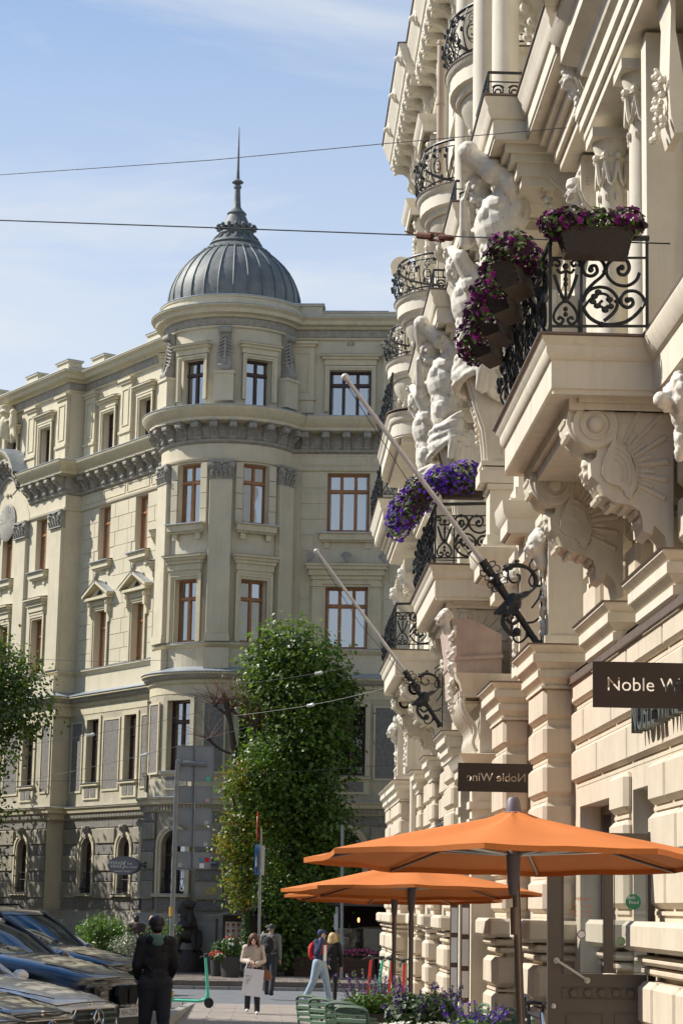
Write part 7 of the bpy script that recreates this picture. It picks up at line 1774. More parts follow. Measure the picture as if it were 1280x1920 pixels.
    for xw in (-.88, -L + .85):
        for s in (-1, 1):
            q = MB(); q.lathe([(R + .05, 0), (R + .05, .012), (.001, .012)], (xw, s * (hw - .0), R), 24, (0, s, 0)); obj('wheel_arch', q, dkpl, T, M=M)
            q = MB(); q.lathe([(R * .66, -.2), (R * .92, -.2), (R, -.15), (R, .0), (R * .93, .04), (R * .68, .04)], (xw, s * (hw - .02), R), 28, (0, s, 0)); wh_ = obj('wheel', q, tyre, T, M=M)
            q = MB(); q.lathe([(R * .68, .03), (R * .62, .0), (.001, -.02)], (xw, s * (hw - .02), R), 24, (0, s, 0))
            for k in range(5): t = 2 * pi * k / 5; q.tube([(xw + .04 * cos(t), s * (hw + .02), R + .04 * sin(t)), (xw + R * .64 * cos(t), s * (hw + .01), R + R * .64 * sin(t))], .028, 5)
            obj('rim', q, rimm, wh_, M=M)
    if rails:
        for s in (-1, 1): q = MB(); q.tube([(xr0 - .05, s * .56, H - .03), (xr0 - .15, s * .57, H + .03), (xr1 + .2, s * .57, H + .03), (xr1, s * .56, H - .03)], .018, 6); obj('roof_rail', q, dkpl, T, M=M)
    return T
pw = paint('pearl_white_paint', (.62, .62, .61), .1); pb = paint('black_paint', (.008, .009, .012), .3); pnv = paint('midnight_blue_paint', (.01, .018, .04), .5); pgr = paint('graphite_brown_paint', (.03, .027, .024), .5)
hd = rad(-26)
def ny(px, Y): return (px - 500) / 4107 * Y
car('black car with chrome mesh grille at the bottom left corner', (ny(105, 21.2), 21.2), hd, pb, brand='star', H=1.45)
car('dark blue car of which only the bonnet edge shows in the bottom left corner', (ny(18, 19.0), 19.0), hd, pnv, brand='bar', H=1.45)
car('white car with a big round star in its grille', (ny(190, 23.9), 23.9), hd, pw, brand='star', H=1.44)
car('black car with twin kidney grille and number plate NH-2359', (ny(246, 29.2), 29.2), hd, pb, brand='twin', plate='NH-2359', H=1.62, suv=True)
car('white car squeezed between the two black cars with kidney grilles', (ny(246, 32.6), 32.6), hd, pw, brand='bar', H=1.45)
car('dark blue sport utility car behind the man with the sage hood', (ny(270, 37.3), 37.3), hd, pgr, brand='twin', plate='HV', H=1.72, suv=True)
car('tall black sport utility car with roof rails farther up the row', (ny(215, 41.2), 41.2), hd, pb, brand='bar', H=1.8, suv=True, rails=True)
car('white car farthest up the row, next to the bush', (ny(276, 46.5), 46.5), hd, pw, brand='bar', H=1.5)

# ------------------------------------------------------------------ scooters
mint = mat('mint_green', (.08, .50, .34), .4, .05, 5); redp = mat('scooter_red', (.55, .03, .03), .4, .05, 5)
def scooter(lab, x, y, z, rz, cm, lean=0, grp=None):
    T = thing('electric_scooter', lab, 'scooter', (x, y, z), rz, grp); M = W[T.name] @ Matrix.Rotation(lean, 4, 'X')
    q = MB(); q.cbox(-.42, .36, -.08, .08, .12, .18, .02); q.tube([(.36, 0, .16), (.46, 0, .2), (.5, 0, .3)], .035, 8); obj('deck', q, cm, T, M=M)
    q = MB(); q.tube([(.52, 0, .22), (.48, 0, .6), (.43, 0, 1.1)], [.04, .035, .03], 10); obj('stem', q, cm, T, M=M)
    q = MB(); q.tube([(.43, -.24, 1.13), (.45, -.1, 1.16), (.45, .1, 1.16), (.43, .24, 1.13)], .014, 6)
    for s in (-1, 1): q.tube([(.43, s * .24, 1.13), (.42, s * .33, 1.11)], .02, 8); q.tube([(.45, s * .15, 1.15), (.5, s * .24, 1.11)], .007, 5)
    q.cbox(.4, .5, -.05, .05, 1.12, 1.2, .015); obj('handlebar', q, dkpl, T, M=M)
    for xw in (.54, -.46):
        q = MB(); q.lathe([(.07, -.03), (.105, -.028), (.115, 0), (.105, .028), (.07, .03)], (xw, 0, .115), 18, (0, 1, 0)); w0 = obj('wheel', q, tyre, T, M=M); q = MB(); q.lathe([(.001, -.03), (.07, -.02), (.07, .02), (.001, .03)], (xw, 0, .115), 12, (0, 1, 0)); obj('rim', q, rimm, w0, M=M)
    q = MB(); q.cbox(-.62, -.34, -.085, .085, .17, .3, .04); q.tube([(-.6, 0, .22), (-.68, 0, .14)], .03, 6); obj('mudguard', q, dkpl, T, M=M)
    q = MB(); q.tube([(-.1, .05, .12), (-.15, .14, .02)], .01, 5); obj('kickstand', q, dkpl, T, M=M)
    return T
scooter('mint green electric scooter standing alone on the pavement near the crossing', px_at(352, 1800, 49.5), 49.5, gz(49.5) + .01, -.35, mint)
gs = 'electric scooters parked beside the facade'
for i, (px, Y, rz, cm, lab, ln) in enumerate(((722, 51, 2.4, redp, 'red electric scooter leftmost of the parked group', 0), (735, 49.5, 2.2, mint, 'mint green electric scooter just left of the parasol poles', .06), (757, 50.2, 2.3, mint, 'mint green electric scooter between the two parasol poles', 0), (765, 48.2, 2.5, redp, 'red electric scooter mostly hidden behind the thick parasol pole', 0), (800, 47, 2.75, redp, 'red electric scooter leaning at the right end of the parked group', -.2))):
    scooter(lab, px_at(px, 1800, Y), Y, gz(Y) + .01, rz, cm, ln, gs)
# bicycle
def bicycle(x, y, z, rz):
    T = thing('bicycle', 'black bicycle with drop handlebars standing behind the open door', 'bicycle', (x, y, z), rz); M = W[T.name]
    for yw, n_ in ((0, 'wheel'), (1.0, 'wheel')):
        q = MB(); q.lathe([(.32, -.014), (.34, -.016), (.35, 0), (.34, .016), (.32, .014)], (0, yw, .35), 36, (1, 0, 0)); wo = obj(n_, q, tyre, T, M=M)
        q = MB(); [q.tube([(0, yw, .35), (0, yw + .32 * cos(t), .35 + .32 * sin(t))], .002, 3) for t in [2 * pi * k / 16 for k in range(16)]]; obj('spoke', q, steel, wo, M=M)
    q = MB()
    for s in (-1, 1): q.tube([(s * .05, 0, .35), (s * .045, .05, .68), (0, .08, .8)], .014, 6)
    q.tube([(0, .08, .78), (0, .14, .98)], .024, 8); obj('fork', q, chrome, T, M=M)
    q = MB(); q.tube([(0, .13, .93), (0, .62, .95)], .018, 8); q.tube([(0, .1, .85), (0, .55, .32)], .022, 8); q.tube([(0, .55, .32), (0, .65, 1.02)], .018, 8)
    for s in (-1, 1): q.tube([(0, .55, .32), (s * .05, 1.0, .35)], .01, 6); q.tube([(0, .63, .93), (s * .05, 1.0, .35)], .01, 6)
    obj('frame', q, dkpl, T, M=M)
    q = MB(); q.tube(cat([(-.21, .02, .9), (-.22, -.07, .93), (-.22, -.08, 1.02), (-.21, .02, 1.06), (-.1, .1, 1.07), (0, .12, 1.06), (.1, .1, 1.07), (.21, .02, 1.06), (.22, -.08, 1.02), (.22, -.07, .93), (.21, .02, .9)], 4), .017, 7)
    for s in (-1, 1): q.cap((s * .22, -.1, 1.06), (s * .21, -.13, .95), .016, .01, 6); q.cap((s * .22, -.05, 1.05), (s * .22, -.1, 1.11), .022, .018, 6)
    q.tube([(0, .14, .97), (0, .08, 1.06)], .018, 6); obj('handlebar', q, dkpl, T, M=M)
    q = MB(); q.cap((0, .6, 1.04), (0, .82, 1.06), .02, .06, 8); obj('saddle', q, dkpl, T, M=M)
    return T
bicycle(2.5, 19.45, gz(19.5), .12)

# ------------------------------------------------------------------ cafe chairs, tables, planters
chm = mat('sage_green_metal', (.12, .19, .13), .45, .08, 6)
def chair0():
    T = thing('cafe_chair', 'sage green metal cafe chair', 'chair')
    for s in (-1, 1):
        q = MB(); q.tube([(s * .24, .22, 0), (s * .22, .2, .45), (s * .21, .26, .8)], .016, 6); obj('leg', q, chm, T)
        q = MB(); q.tube([(s * .24, -.24, 0), (s * .23, -.22, .62)], .016, 6); obj('leg', q, chm, T)
        q = MB(); q.tube(cat([(s * .23, -.24, .62), (s * .24, 0, .66), (s * .22, .25, .68)], 3), .02, 6); q.cbox(s * .23 - .03, s * .23 + .03, -.22, .2, .645, .665, .008); obj('armrest', q, chm, T)
    for k in range(7): y_ = -.2 + k * .065; q = MB(); q.cbox(-.22, .22, y_, y_ + .045, .44, .452, .005); obj('seat_slat', q, chm, T)
    q = MB(); q.tube(cat([(-.21, .26, .8), (-.12, .28, .84), (.12, .28, .84), (.21, .26, .8)], 3), .02, 6); obj('top_rail', q, chm, T)
    for k in range(4): q = MB(); z = .52 + k * .075; q.cbox(-.2, .2, .235 + k * .008, .25 + k * .008, z, z + .05, .006); obj('back_slat', q, chm, T)
    return T
c0 = chair0()
cs = [(604, 28.8, 2.3, 'leftmost sage green chair, its back post nearest the pavement edge'), (630, 27.6, 2.3, 'sage green chair second from the left'), (660, 26.2, 2.6, 'sage green chair third from the left, below the grassy planter'), (684, 24.6, 2.5, 'sage green chair half cut by the bottom edge, right of the third chair'),
      (866, 26.0, -1.4, 'sage green chair right of the dark purple plants'), (912, 24.4, -1.3, 'sage green chair between the blue flowers and the thick parasol pole'), (936, 22.4, -1.2, 'sage green chair lowest beside the thick parasol pole')]
for i, (px, Y, rz, lab) in enumerate(cs):
    L_ = (px_at(px, 1880, Y), Y, gz(Y) + .01)
    if i == 0: c0.matrix_basis = Matrix.Translation(L_) @ Matrix.Rotation(rz, 4, 'Z'); W[c0.name] = c0.matrix_basis.copy(); c0['label'] = lab; c0['group'] = 'sage green cafe chairs'
    else: dup(c0, L_, rz, lab, group='sage green cafe chairs')
oran = mat('varnished_wood', (.50, .17, .05), .25, .2, 8, coat=.6)
for k, (px, py, Y, r) in enumerate(((712, 1877, 29.5, .26), (720, 1884, 27.6, .24))):
    p = at(px, py, Y=Y); T = thing('cafe_table', ['round varnished orange-brown table behind the chairs', 'second varnished table overlapping the first, slightly nearer'][k], 'table', (p.x, Y, gz(Y)), 0, 'round varnished cafe tables')
    h_ = p.z - gz(Y); q = MB(); q.lathe([(.001, h_ - .03), (r - .02, h_ - .03), (r, h_ - .015), (r - .01, h_), (.001, h_)], (p.x, Y, gz(Y)), 28); obj('table_top', q, oran, T); q = MB(); q.lathe([(.001, 0), (.2, 0), (.2, .02), (.03, .04), (.025, h_ - .03)], (p.x, Y, gz(Y)), 14); obj('table_leg', q, iron, T)
potm = mat('dark_planter', (.045, .04, .038), .6, .15, 8); grnl = mat('bright_leaf', (.12, .22, .04), .5, .35, 9, transl=.4); dkl = mat('dark_leaf', (.045, .085, .02), .5, .35, 9, transl=.3); sal = mat('purple_salvia', (.10, .02, .24), .7, .4, 20, transl=.2); lil = mat('lilac_flower', (.24, .09, .38), .7, .3, 20, transl=.3)
def plantbox(nm, lab, px, Y, r, hpot, spikes=0, hh=.4, cols=None, nl=400, ell=None, nf=0, sw_=.3, lm=None, lr=.04, cat_='planter', grass=0, z0=None, fr=.02):
    zz = gz(Y) if z0 is None else z0; X_ = px_at(px, 1850, Y); T = thing(nm, lab, cat_, (X_, Y, zz)); M = W[T.name]; q_ = random.Random(int(px))
    q = MB(); q.lathe([(.001, 0), (r * .8, 0), (r, hpot), (r * .94, hpot), (r * .92, hpot - .04), (.001, hpot - .04)], (0, 0, 0), 20); obj('pot', q, potm, T, M=M)
    cols = [c_ for c_ in (cols or []) if c_]; L_ = MB(); F = [MB() for _ in cols]
    ell = ell or [((0, 0, hpot + .12), (sw_, sw_, .2))]
    for k in range(nl):
        c, rr = q_.choice(ell); v = V((q_.gauss(0, 1), q_.gauss(0, 1), q_.gauss(0, 1))).normalized(); s_ = q_.uniform(.4, 1.05); leaf(L_, (c[0] + v.x * rr[0] * s_, c[1] + v.y * rr[1] * s_, c[2] + v.z * rr[2] * s_), v + V((q_.uniform(-.6, .6), q_.uniform(-.6, .6), q_.uniform(0, .9))), lr * q_.uniform(.6, 1.4), q_)
    for k in range(nf):
        c, rr = q_.choice(ell); v = V((q_.gauss(0, 1), q_.gauss(0, 1), abs(q_.gauss(0, 1)))).normalized(); blossom(q_.choice(F), (c[0] + v.x * rr[0] * 1.04, c[1] + v.y * rr[1] * 1.04, c[2] + v.z * rr[2] * 1.04), v, fr * q_.uniform(.7, 1.3), q_)
    S_ = MB()
    for k in range(spikes):
        t, rr = q_.uniform(0, 6.28), sw_ * math.sqrt(q_.random()); bx_, by_ = rr * cos(t), rr * sin(t); h_ = hh * q_.uniform(.5, 1.1); dx, dy = bx_ * .5 + q_.uniform(-.06, .06), by_ * .5 + q_.uniform(-.06, .06); z_ = hpot + .1
        S_.tube([(bx_, by_, z_), (bx_ + dx, by_ + dy, z_ + h_)], .003, 3)
        for j in range(20):
            f = .4 + .6 * j / 20; a = q_.uniform(0, 6.28); w2_ = .022 * (1.1 - f * .6); leaf(q_.choice(F) if F and q_.random() < .62 else L_, (bx_ + dx * f + w2_ * cos(a), by_ + dy * f + w2_ * sin(a), z_ + h_ * f), (cos(a), sin(a), .4), .016 * q_.uniform(.7, 1.5), q_)
        for j in range(5): f = q_.uniform(.05, .5); a = q_.uniform(0, 6.28); leaf(L_, (bx_ + dx * f + .03 * cos(a), by_ + dy * f + .03 * sin(a), z_ + h_ * f), (cos(a), sin(a), .8), lr * .8, q_)
    for k in range(grass):
        t = q_.uniform(0, 6.28); l_ = hh * q_.uniform(.6, 1.1); S_.tube([(0, 0, hpot), (l_ * .35 * cos(t), l_ * .35 * sin(t), hpot + l_ * .75), (l_ * .8 * cos(t), l_ * .8 * sin(t), hpot + l_ * q_.uniform(.5, .9))], [.006, .005, .002], 3)
    for mb_, nm_, m_ in [(L_, 'foliage', lm or dkl), (S_, 'stem', lm or dkl)] + [(f, 'blossoms', c) for f, c in zip(F, cols or [])]:
        if mb_.v: o = obj(nm_, mb_, m_, T, False, M=M); o['kind'] = 'stuff'
    return T
plantbox('flower_planter', 'planter of tall lilac and purple flower spikes behind the orange-brown tables', 705, 26.5, .3, .72, 34, .4, [lil, lil, sal], 420, [((0, 0, .84), (.34, .3, .14))], 0, .34, grnl)
plantbox('flower_planter', 'planter of dark purple salvia spikes in the middle of the terrace edge', 795, 21.5, .34, .66, 42, .42, [sal, dvio, None], 1500, [((0, 0, .88), (.36, .3, .2))], 0, .36, dkl, .05)
plantbox('grass_planter', 'planter with a tuft of bright green grass left of the tables', 676, 27.0, .18, .6, 0, .34, None, 60, [((0, 0, .65), (.1, .1, .06))], 0, .1, grnl, .02, grass=170)
plantbox('flower_planter', 'mass of white petunias at the bottom edge in front of the dark salvia', 790, 19.0, .34, .6, 0, .3, [whp, whp], 700, [((0, 0, .77), (.5, .25, .13)), ((-.3, 0, .75), (.3, .25, .12)), ((.35, 0, .75), (.3, .2, .12))], 330, .4, grnl, .03, fr=.026)
plantbox('flower_planter', 'low planter with blue flowers right of the dark purple salvia', 893, 20.5, .2, .68, 22, .26, [vio, vio], 260, [((0, 0, .78), (.22, .18, .14))], 20, .2, grnl, .03)

# ------------------------------------------------------------------ street signs
alum = mat('sign_back_metal', (.25, .28, .31), .5, .14, 3, .1, 20, metal=.4)
gal = mat('galvanised_steel', (.22, .24, .26), .45, .2, 6, metal=.6)
SY = 47.0
def sp(x, y): return at(x, y, Y=SY)
TS = thing('sign_column', 'stack of grey sign backs on a bent galvanised pole beside the crossing', 'traffic sign', (sp(317, 1894).x, SY, gz(SY)))
q = MB(); a, b_, c_, d_ = sp(317, 1896), sp(333, 1445), sp(341, 1431), sp(389, 1433); q.tube(cat([(a.x, SY, a.z - .1), (a.lerp(b_, .5).x, SY, a.lerp(b_, .5).z), (b_.x, SY, b_.z), (c_.x, SY, c_.z), (d_.x, SY, d_.z)], 6), .05, 10); obj('pole', q, gal, TS)
q = MB(); a, b_ = sp(366, 1397), sp(361, 1630); q.tube([(a.x, SY + .06, a.z), (b_.x, SY + .06, b_.z)], .02, 6); q.tube([(sp(330, 1628).x, SY + .06, b_.z), (sp(365, 1628).x, SY + .06, b_.z)], .015, 6); obj('bracket', q, gal, TS)
for (x0, y0, x1, y1) in ((331, 1397, 400, 1465), (331, 1473, 398, 1506), (330, 1514, 397, 1547), (330, 1555, 396, 1588), (329, 1596, 395, 1630)):
    a, b_ = sp(x0, y0), sp(x1, y1); q = MB(); q.cbox(a.x, b_.x, SY + .09, SY + .11, b_.z, a.z, .008); o = obj('sign_panel', q, alum, TS)
    q = MB()
    for e in (a.x, b_.x - .012): q.box(e, e + .012, SY + .075, SY + .09, b_.z, a.z)
    for e in (b_.z, a.z - .012): q.box(a.x, b_.x, SY + .075, SY + .09, e, e + .012)
    obj('rim', q, gal, o, False)
for x, y, w_, cm in ((390, 1460, .09, mint), (388, 1500, .08, MATS['pink_sticker']), (387, 1542, .08, MATS['grey_sticker']), (385, 1583, .08, MATS['grey_sticker']), (388, 1612, .09, redc), (378, 1623, .1, wht), (337, 1622, .09, MATS['grey_sticker']), (377, 1612, .07, mat('blue_sticker', (.05, .25, .4), .5, 0))):
    a = sp(x, y); q = MB(); q.box(a.x - w_ / 2, a.x + w_ / 2, SY + .07, SY + .088, a.z - w_ / 2, a.z + w_ / 2); obj('sticker', q, cm, TS, False)
for x, y0, y1, cm in ((319, 1700, 1718, mat('yellow_tape', (.5, .32, .05), .6, .1, 20)), (318, 1858, 1868, MATS['yellow_tape'])):
    a, b_ = sp(x + 3, y0), sp(x + 2.7, y1); q = MB(); q.tube([a, b_], .054, 10); obj('tape', q, cm, TS)
SY2 = 53.3; sq = lambda x, y: at(x, y, Y=SY2)
T2 = thing('sign_post', 'slim post with blue and red-white signs seen nearly edge-on, in front of the tree', 'traffic sign', (sq(484, 1860).x, SY2, -.7))
q = MB(); q.tube([sq(484, 1862), sq(489, 1555)], .035, 10); obj('pole', q, gal, T2)
def edge_sign(x0, x1, y0, y1, m_, nm):
    a, b_ = sq(x0, y0), sq(x1, y1); q = MB(); q.prism([(a.x, SY2), (b_.x, SY2 + .45), (b_.x + .02, SY2 + .45), (a.x + .02, SY2 - .0)], b_.z, a.z, lambda p, r, d: (p, r, d)); return obj(nm, q, m_, T2, False)
edge_sign(478.5, 484, 1583, 1640, mat('sign_blue', (.02, .16, .5), .4, .05), 'crossing_sign'); a = sq(482, 1604)
q = MB(); q.prism([(-.03, -.22), (.03, -.22), (0, .1)], 0, .01, lambda p, r, d: (sq(480.5, 1610).x + p * .6, SY2 - .02 + d + p, sq(480, 1608).z + r)); obj('pictogram', q, wht, T2, False)
q = MB(); c_ = sq(482, 1550); q.lathe([(.001, 0), (.36, 0), (.36, .015), (.001, .015)], c_, 24, (.9995, -.0, 0)); obj('round_sign', q, redc, T2); q = MB(); q.lathe([(.001, -.012), (.25, -.012), (.25, -.002)], c_, 24, (.9995, 0, 0)); obj('sign_face', q, wht, T2)
edge_sign(489, 494, 1585, 1640, alum, 'sign_back')
for (px, Y, y0, lab) in ((640, 66.0, 1548, 'thin galvanised post to the right of the leafy tree'), (630, 65.4, 1700, 'short stickered post by the terrace front')):
    T3 = thing('street_post', lab, 'post', (at(px, 1830, Y=Y).x, Y, -.57)); q = MB(); a, b_ = at(px, 1835, Y=Y), at(px + 2, y0, Y=Y); q.tube([a, b_], .045, 8); obj('pole', q, gal, T3)
    q = MB(); q.tube([a.lerp(b_, .5), a.lerp(b_, .62)], .05, 8); obj('tape', q, MATS['yellow_tape'], T3)
    q = MB(); c_ = a.lerp(b_, .8); q.box(c_.x - .09, c_.x + .02, Y - .07, Y - .05, c_.z - .25, c_.z + .2); obj('notice', q, MATS['grey_sticker'], T3, False)
# oval shop sign and camera
OY = 71.6; ov = thing('oval_sign', 'oval grey hanging sign with white lettering on the left side of the turret', 'sign', at(234, 1623, Y=OY)); c_ = at(234, 1623, Y=OY)
q = MB(); q.prism([(.5 * cos(t), .3 * sin(t)) for t in [2 * pi * i / 36 for i in range(36)]], -.09, .09, lambda a, b, d: (c_.x + a - d * .6, c_.y - d, c_.z + b)); obj('panel', q, mat('sign_grey', (.13, .14, .16), .4, .05), ov); 
for s_, dx, dz_, z_ in (('UDEŅRAŽA', -.24, .08, .12), ('VAIGE', -.22, -.03, .14), ('Tavi', .22, .06, .1), ('matu meistari', .26, -.04, .08), ('MANIKĪRS  PEDIKĪRS', 0, -.19, .06)): t = text_mb(s_, z_, lambda a, b, d: (c_.x - .054 + a + dx, c_.y - .1 - d, c_.z + dz_ + b), .002, .001); obj('lettering', t, wht, ov, False)
q = MB(); q.tube(cat([(c_.x - .054, c_.y - .1, c_.z - .12), (c_.x + .0, c_.y - .1, c_.z), (c_.x - .03, c_.y - .1, c_.z + .05), (c_.x + .04, c_.y - .1, c_.z + .15)], 4), .012, 5); obj('swirl', q, wht, ov)
q = MB(); e_ = at(275, 1619, Y=OY + 1); q.tube([(c_.x + .45, c_.y, c_.z + .06), e_], .025, 6); obj('arm', q, iron, ov)
cv = thing('security_camera', 'small dark security camera beside the oval sign', 'camera', at(269, 1622, Y=71.5)); k_ = at(269, 1622, Y=71.5); q = MB(); q.cap(k_ + V((-.07, 0, .02)), k_ + V((.06, -.08, -.04)), .05, .06, 8); obj('housing', q, iron, cv); q = MB(); q.tube([k_, k_ + V((.03, .2, .1)), k_ + V((.05, .6, .12))], .02, 5); obj('mount', q, iron, cv)
q = MB(); k_ = at(399, 1617, Y=72.6); q.box(k_.x - .16, k_.x + .16, 72.58, 72.6, k_.z - .11, k_.z + .11); sn = thing('street_name_plate', 'small navy street name plate on the turret wall beside the sign stack', 'sign', k_); obj('plate', q, mat('navy_enamel', (.03, .05, .13), .3, .05), sn, False)
t = text_mb('Elizabetes', .09, lambda a, b, d: (k_.x + a * .7, 72.575 - d, k_.z + b), .001); obj('lettering', t, wht, sn, False)

# ------------------------------------------------------------------ wooden frog carving, kiosk, pots, terrace
wood = mat('carved_dark_wood', (.045, .034, .028), .6, .3, 12, .5, 50, streak=.3)
fy = 72.3; fc = at(352, 1820, Y=fy); fs = 1 / 57.0
def fp(x, y, dy=0): p = at(x, y, Y=fy); return V((p.x, fy + dy, p.z))
TF = thing('wooden_sculpture', 'dark wooden carving of a frog with a beast on its back, set on a log', 'sculpture', (fc.x, fy, -.57))
q = MB(); q.lathe([(.001, 0), (.56, 0), (.54, .3), (.5, .55), (.42, .72), (.001, .72)], (fc.x, fy, -.57), 22); obj('log_pedestal', q, wood, TF)
q = MB()
q.ball(fp(352, 1748), (.36, .34, .36), 14); q.ball(fp(350, 1735, -.1), (.3, .3, .2), 12); q.ball(fp(346, 1736, -.3), (.28, .16, .09), 10)
for s in (-1, 1):
    q.cap(fp(350 + s * 12, 1748, -.15), fp(350 + s * 15, 1775, -.35), .12, .07); q.cap(fp(350 + s * 15, 1776, -.35), fp(350 + s * 13, 1780, -.5), .07, .05)
    q.cap(fp(354 + s * 16, 1752, .05), fp(354 + s * 20, 1772, -.2), .17, .1); q.cap(fp(354 + s * 20, 1772, -.2), fp(352 + s * 18, 1782, -.4), .09, .06); q.ball(fp(350 + s * 7, 1728, -.22), .08, 8)
q.cap(fp(356, 1728, 0), fp(346, 1706, 0), .24, .24); q.ball(fp(347, 1704), (.22, .22, .26), 12); q.ball(fp(353, 1697, -.12), (.2, .2, .14), 12); q.cap(fp(356, 1692, -.2), fp(366, 1694, -.32), .12, .06); q.cap(fp(355, 1698, -.2), fp(364, 1700, -.3), .09, .05)
for s in (-1, 1): q.cap(fp(350 + s * 9, 1706, -.1), fp(352 + s * 6, 1730, -.3), .09, .05); q.ball(fp(352 + s * 4, 1690, -.12), .06, 8)
q.cap(fp(358, 1710, -.1), fp(366, 1735, -.2), .1, .08)
orgobj('figure', q, wood, TF, .035, 1)
# kiosk
KY = 70.0
def kb(q, x0, y0, x1, y1, d0, d1): a, b = at(x0, y0, Y=KY), at(x1, y1, Y=KY); q.box(a.x, b.x, KY + d0, KY + d1, b.z, a.z)
KT = thing('menu_kiosk', 'small dark kiosk with slanted roof and lit menu poster between potted plants', 'kiosk', (at(440, 1800, Y=KY).x, KY, -.57))
kd = mat('dark_brown_panel', (.03, .022, .02), .5, .2, 6)
q = MB(); kb(q, 418, 1716, 492, 1826, 0, 1.4); obj('cabin', q, kd, KT, False)
q = MB(); a, b = at(397, 1718, Y=KY), at(492, 1700, Y=KY); q.prism([(a.x, a.z), (b.x, b.z), (b.x, b.z + .07), (a.x, a.z + .03)], -.7, 1.6, lambda p, r, d: (p, KY + d, r)); obj('roof', q, mat('kiosk_roof', (.22, .24, .22), .6, .15, 4), KT, False)
q = MB(); kb(q, 423, 1728, 453, 1775, -.04, 0); ps = obj('menu_poster', q, mat('poster_paper', (.62, .6, .57), .5, .04, 6), KT, False)
for i in range(4):
    for j in range(3):
        cx_, cy_ = 427.5 + j * 10, 1734 + i * 11; p = at(cx_, cy_, Y=KY); q = MB(); q.ball((p.x, KY - .045, p.z), (.045, .008, .055), 8); obj('food_picture', q, mat(['food_orange', 'food_red', 'food_brown'][(i + j) % 3], [(.5, .2, .05), (.4, .05, .03), (.25, .12, .05)][(i + j) % 3], .5, .2, 30), ps)
        q = MB(); q.box(p.x - .05, p.x + .05, KY - .046, KY - .041, p.z - .085, p.z - .075); obj('text_line', q, MATS['dark_print'], ps, False)
q = MB(); kb(q, 405, 1722, 407, 1826, -.4, -.36); kb(q, 486, 1722, 488, 1826, -.4, -.36); obj('post', q, kd, KT, False)
box_l = mat('boxwood_leaf', (.06, .13, .02), .5, .3, 12, transl=.3)
orf = mat('orange_red_blossom', (.6, .12, .03), .6, .2, 20, transl=.3); rdf = mat('red_blossom', (.5, .02, .02), .6, .2, 20, transl=.3); pkf = mat('pink_blossom', (.55, .12, .25), .6, .2, 20, transl=.3)
def P2(lab, px, Y, r, hp_, ell, nl, nf, cols, lr=.035): plantbox('potted_plant', lab, px, Y, r, hp_, 0, .3, cols, nl, ell, nf, .3, box_l, lr, 'plant', z0=-.57, fr=.045)
P2('dark pot with a round boxwood ball beside the wooden carving', 411, 69.0, .24, .55, [((0, 0, .8), (.3, .3, .3))], 1500, 0, None)
P2('pot of orange and red flowers in front of the boxwood', 405, 68.4, .2, .5, [((0, 0, .62), (.25, .2, .16))], 300, 60, [orf, rdf, orf])
P2('large dark pot with boxwood and trailing white flowers under the menu poster', 431, 67.6, .33, .62, [((.05, 0, .95), (.34, .34, .34)), ((-.3, -.1, .6), (.2, .15, .12))], 1700, 35, [whp, rdf], .04)
P2('slender conical evergreen in a pot right of the menu poster', 458, 68.4, .2, .5, [((0, 0, .7 + k * .22), (.26 - .035 * k,) * 2 + (.2,)) for k in range(6)], 2000, 0, None)
# restaurant terrace under the right face
TY = 70.5
TT = thing('restaurant_terrace', 'dark covered restaurant terrace with planter boxes and a warm lamp under the corner building', 'terrace', (3.5, TY, -.57))
q = MB(); q.box(1.9, 9.0, TY, TY + 3.6, 1.72, 1.84); obj('canopy', q, mat('awning_dark', (.035, .03, .03), .7, .15, 5), TT, False)
q = MB(); q.box(1.85, 9.0, TY - .06, TY, 1.66, 1.86); obj('canopy_edge', q, mat('awning_edge', (.10, .085, .08), .6, .1, 5), TT, False)
for x in (1.95, 3.95, 6.5, 8.9): q = MB(); q.box(x - .04, x + .04, TY - .04, TY + .04, -.57, 1.72); obj('post', q, kd, TT, False)
dk2 = mat('dark_interior_wall', (.012, .010, .010), .8, .2, 2)
q = MB(); q.box(1.9, 9.0, TY + 3.3, TY + 3.4, -.57, 1.75); q.box(8.95, 9, TY, TY + 3.3, -.57, 1.75); obj('back_wall', q, dk2, TT, False)
plank = mat('brown_planks', (.075, .035, .022), .6, .3, 6, .3, 40)
for bx0, bx1 in ((.95, 2.2), (2.3, 3.5), (3.6, 4.8), (4.9, 6.1)):
    for k in range(4): q = MB(); q.box(bx0, bx1, TY - .75, TY - .72, -.55 + k * .15, -.415 + k * .15); obj('plank', q, plank, TT, False)
    q = MB(); q.box(bx0 + .01, bx1 - .01, TY - .72, TY - .35, -.57, .02); obj('planter_box', q, plank, TT, False)
q = MB(); q_ = random.Random(5)
for k in range(700): leaf(q, (q_.uniform(1, 6), TY - .55 + q_.uniform(-.15, .15), .05 + abs(q_.gauss(0, .12))), (q_.uniform(-.5, .5), -.6, .7), .05, q_)
o = obj('foliage', q, dkl, TT, False); o['kind'] = 'stuff'
q = MB()
for k in range(60): c_ = (3.1 + q_.gauss(0, .35), TY - .6 + q_.uniform(-.1, .1), .12 + q_.uniform(0, .18)); blossom(q, c_, (0, -1, .4), .05, q_)
o = obj('blossoms', q, pkf, TT, False); o['kind'] = 'stuff'
q = MB(); q.box(2.3, 8.9, TY - .02, TY, .15, .95); obj('wind_screen', q, glass('screen_glass', (.6, .62, .62), .08), TT, False)
lm_ = bpy.data.materials.new('lamp_glow'); lm_.use_nodes = True; e_ = lm_.node_tree.nodes['Principled BSDF']; e_.inputs['Emission Color'].default_value = (1, .45, .12, 1); e_.inputs['Emission Strength'].default_value = 4
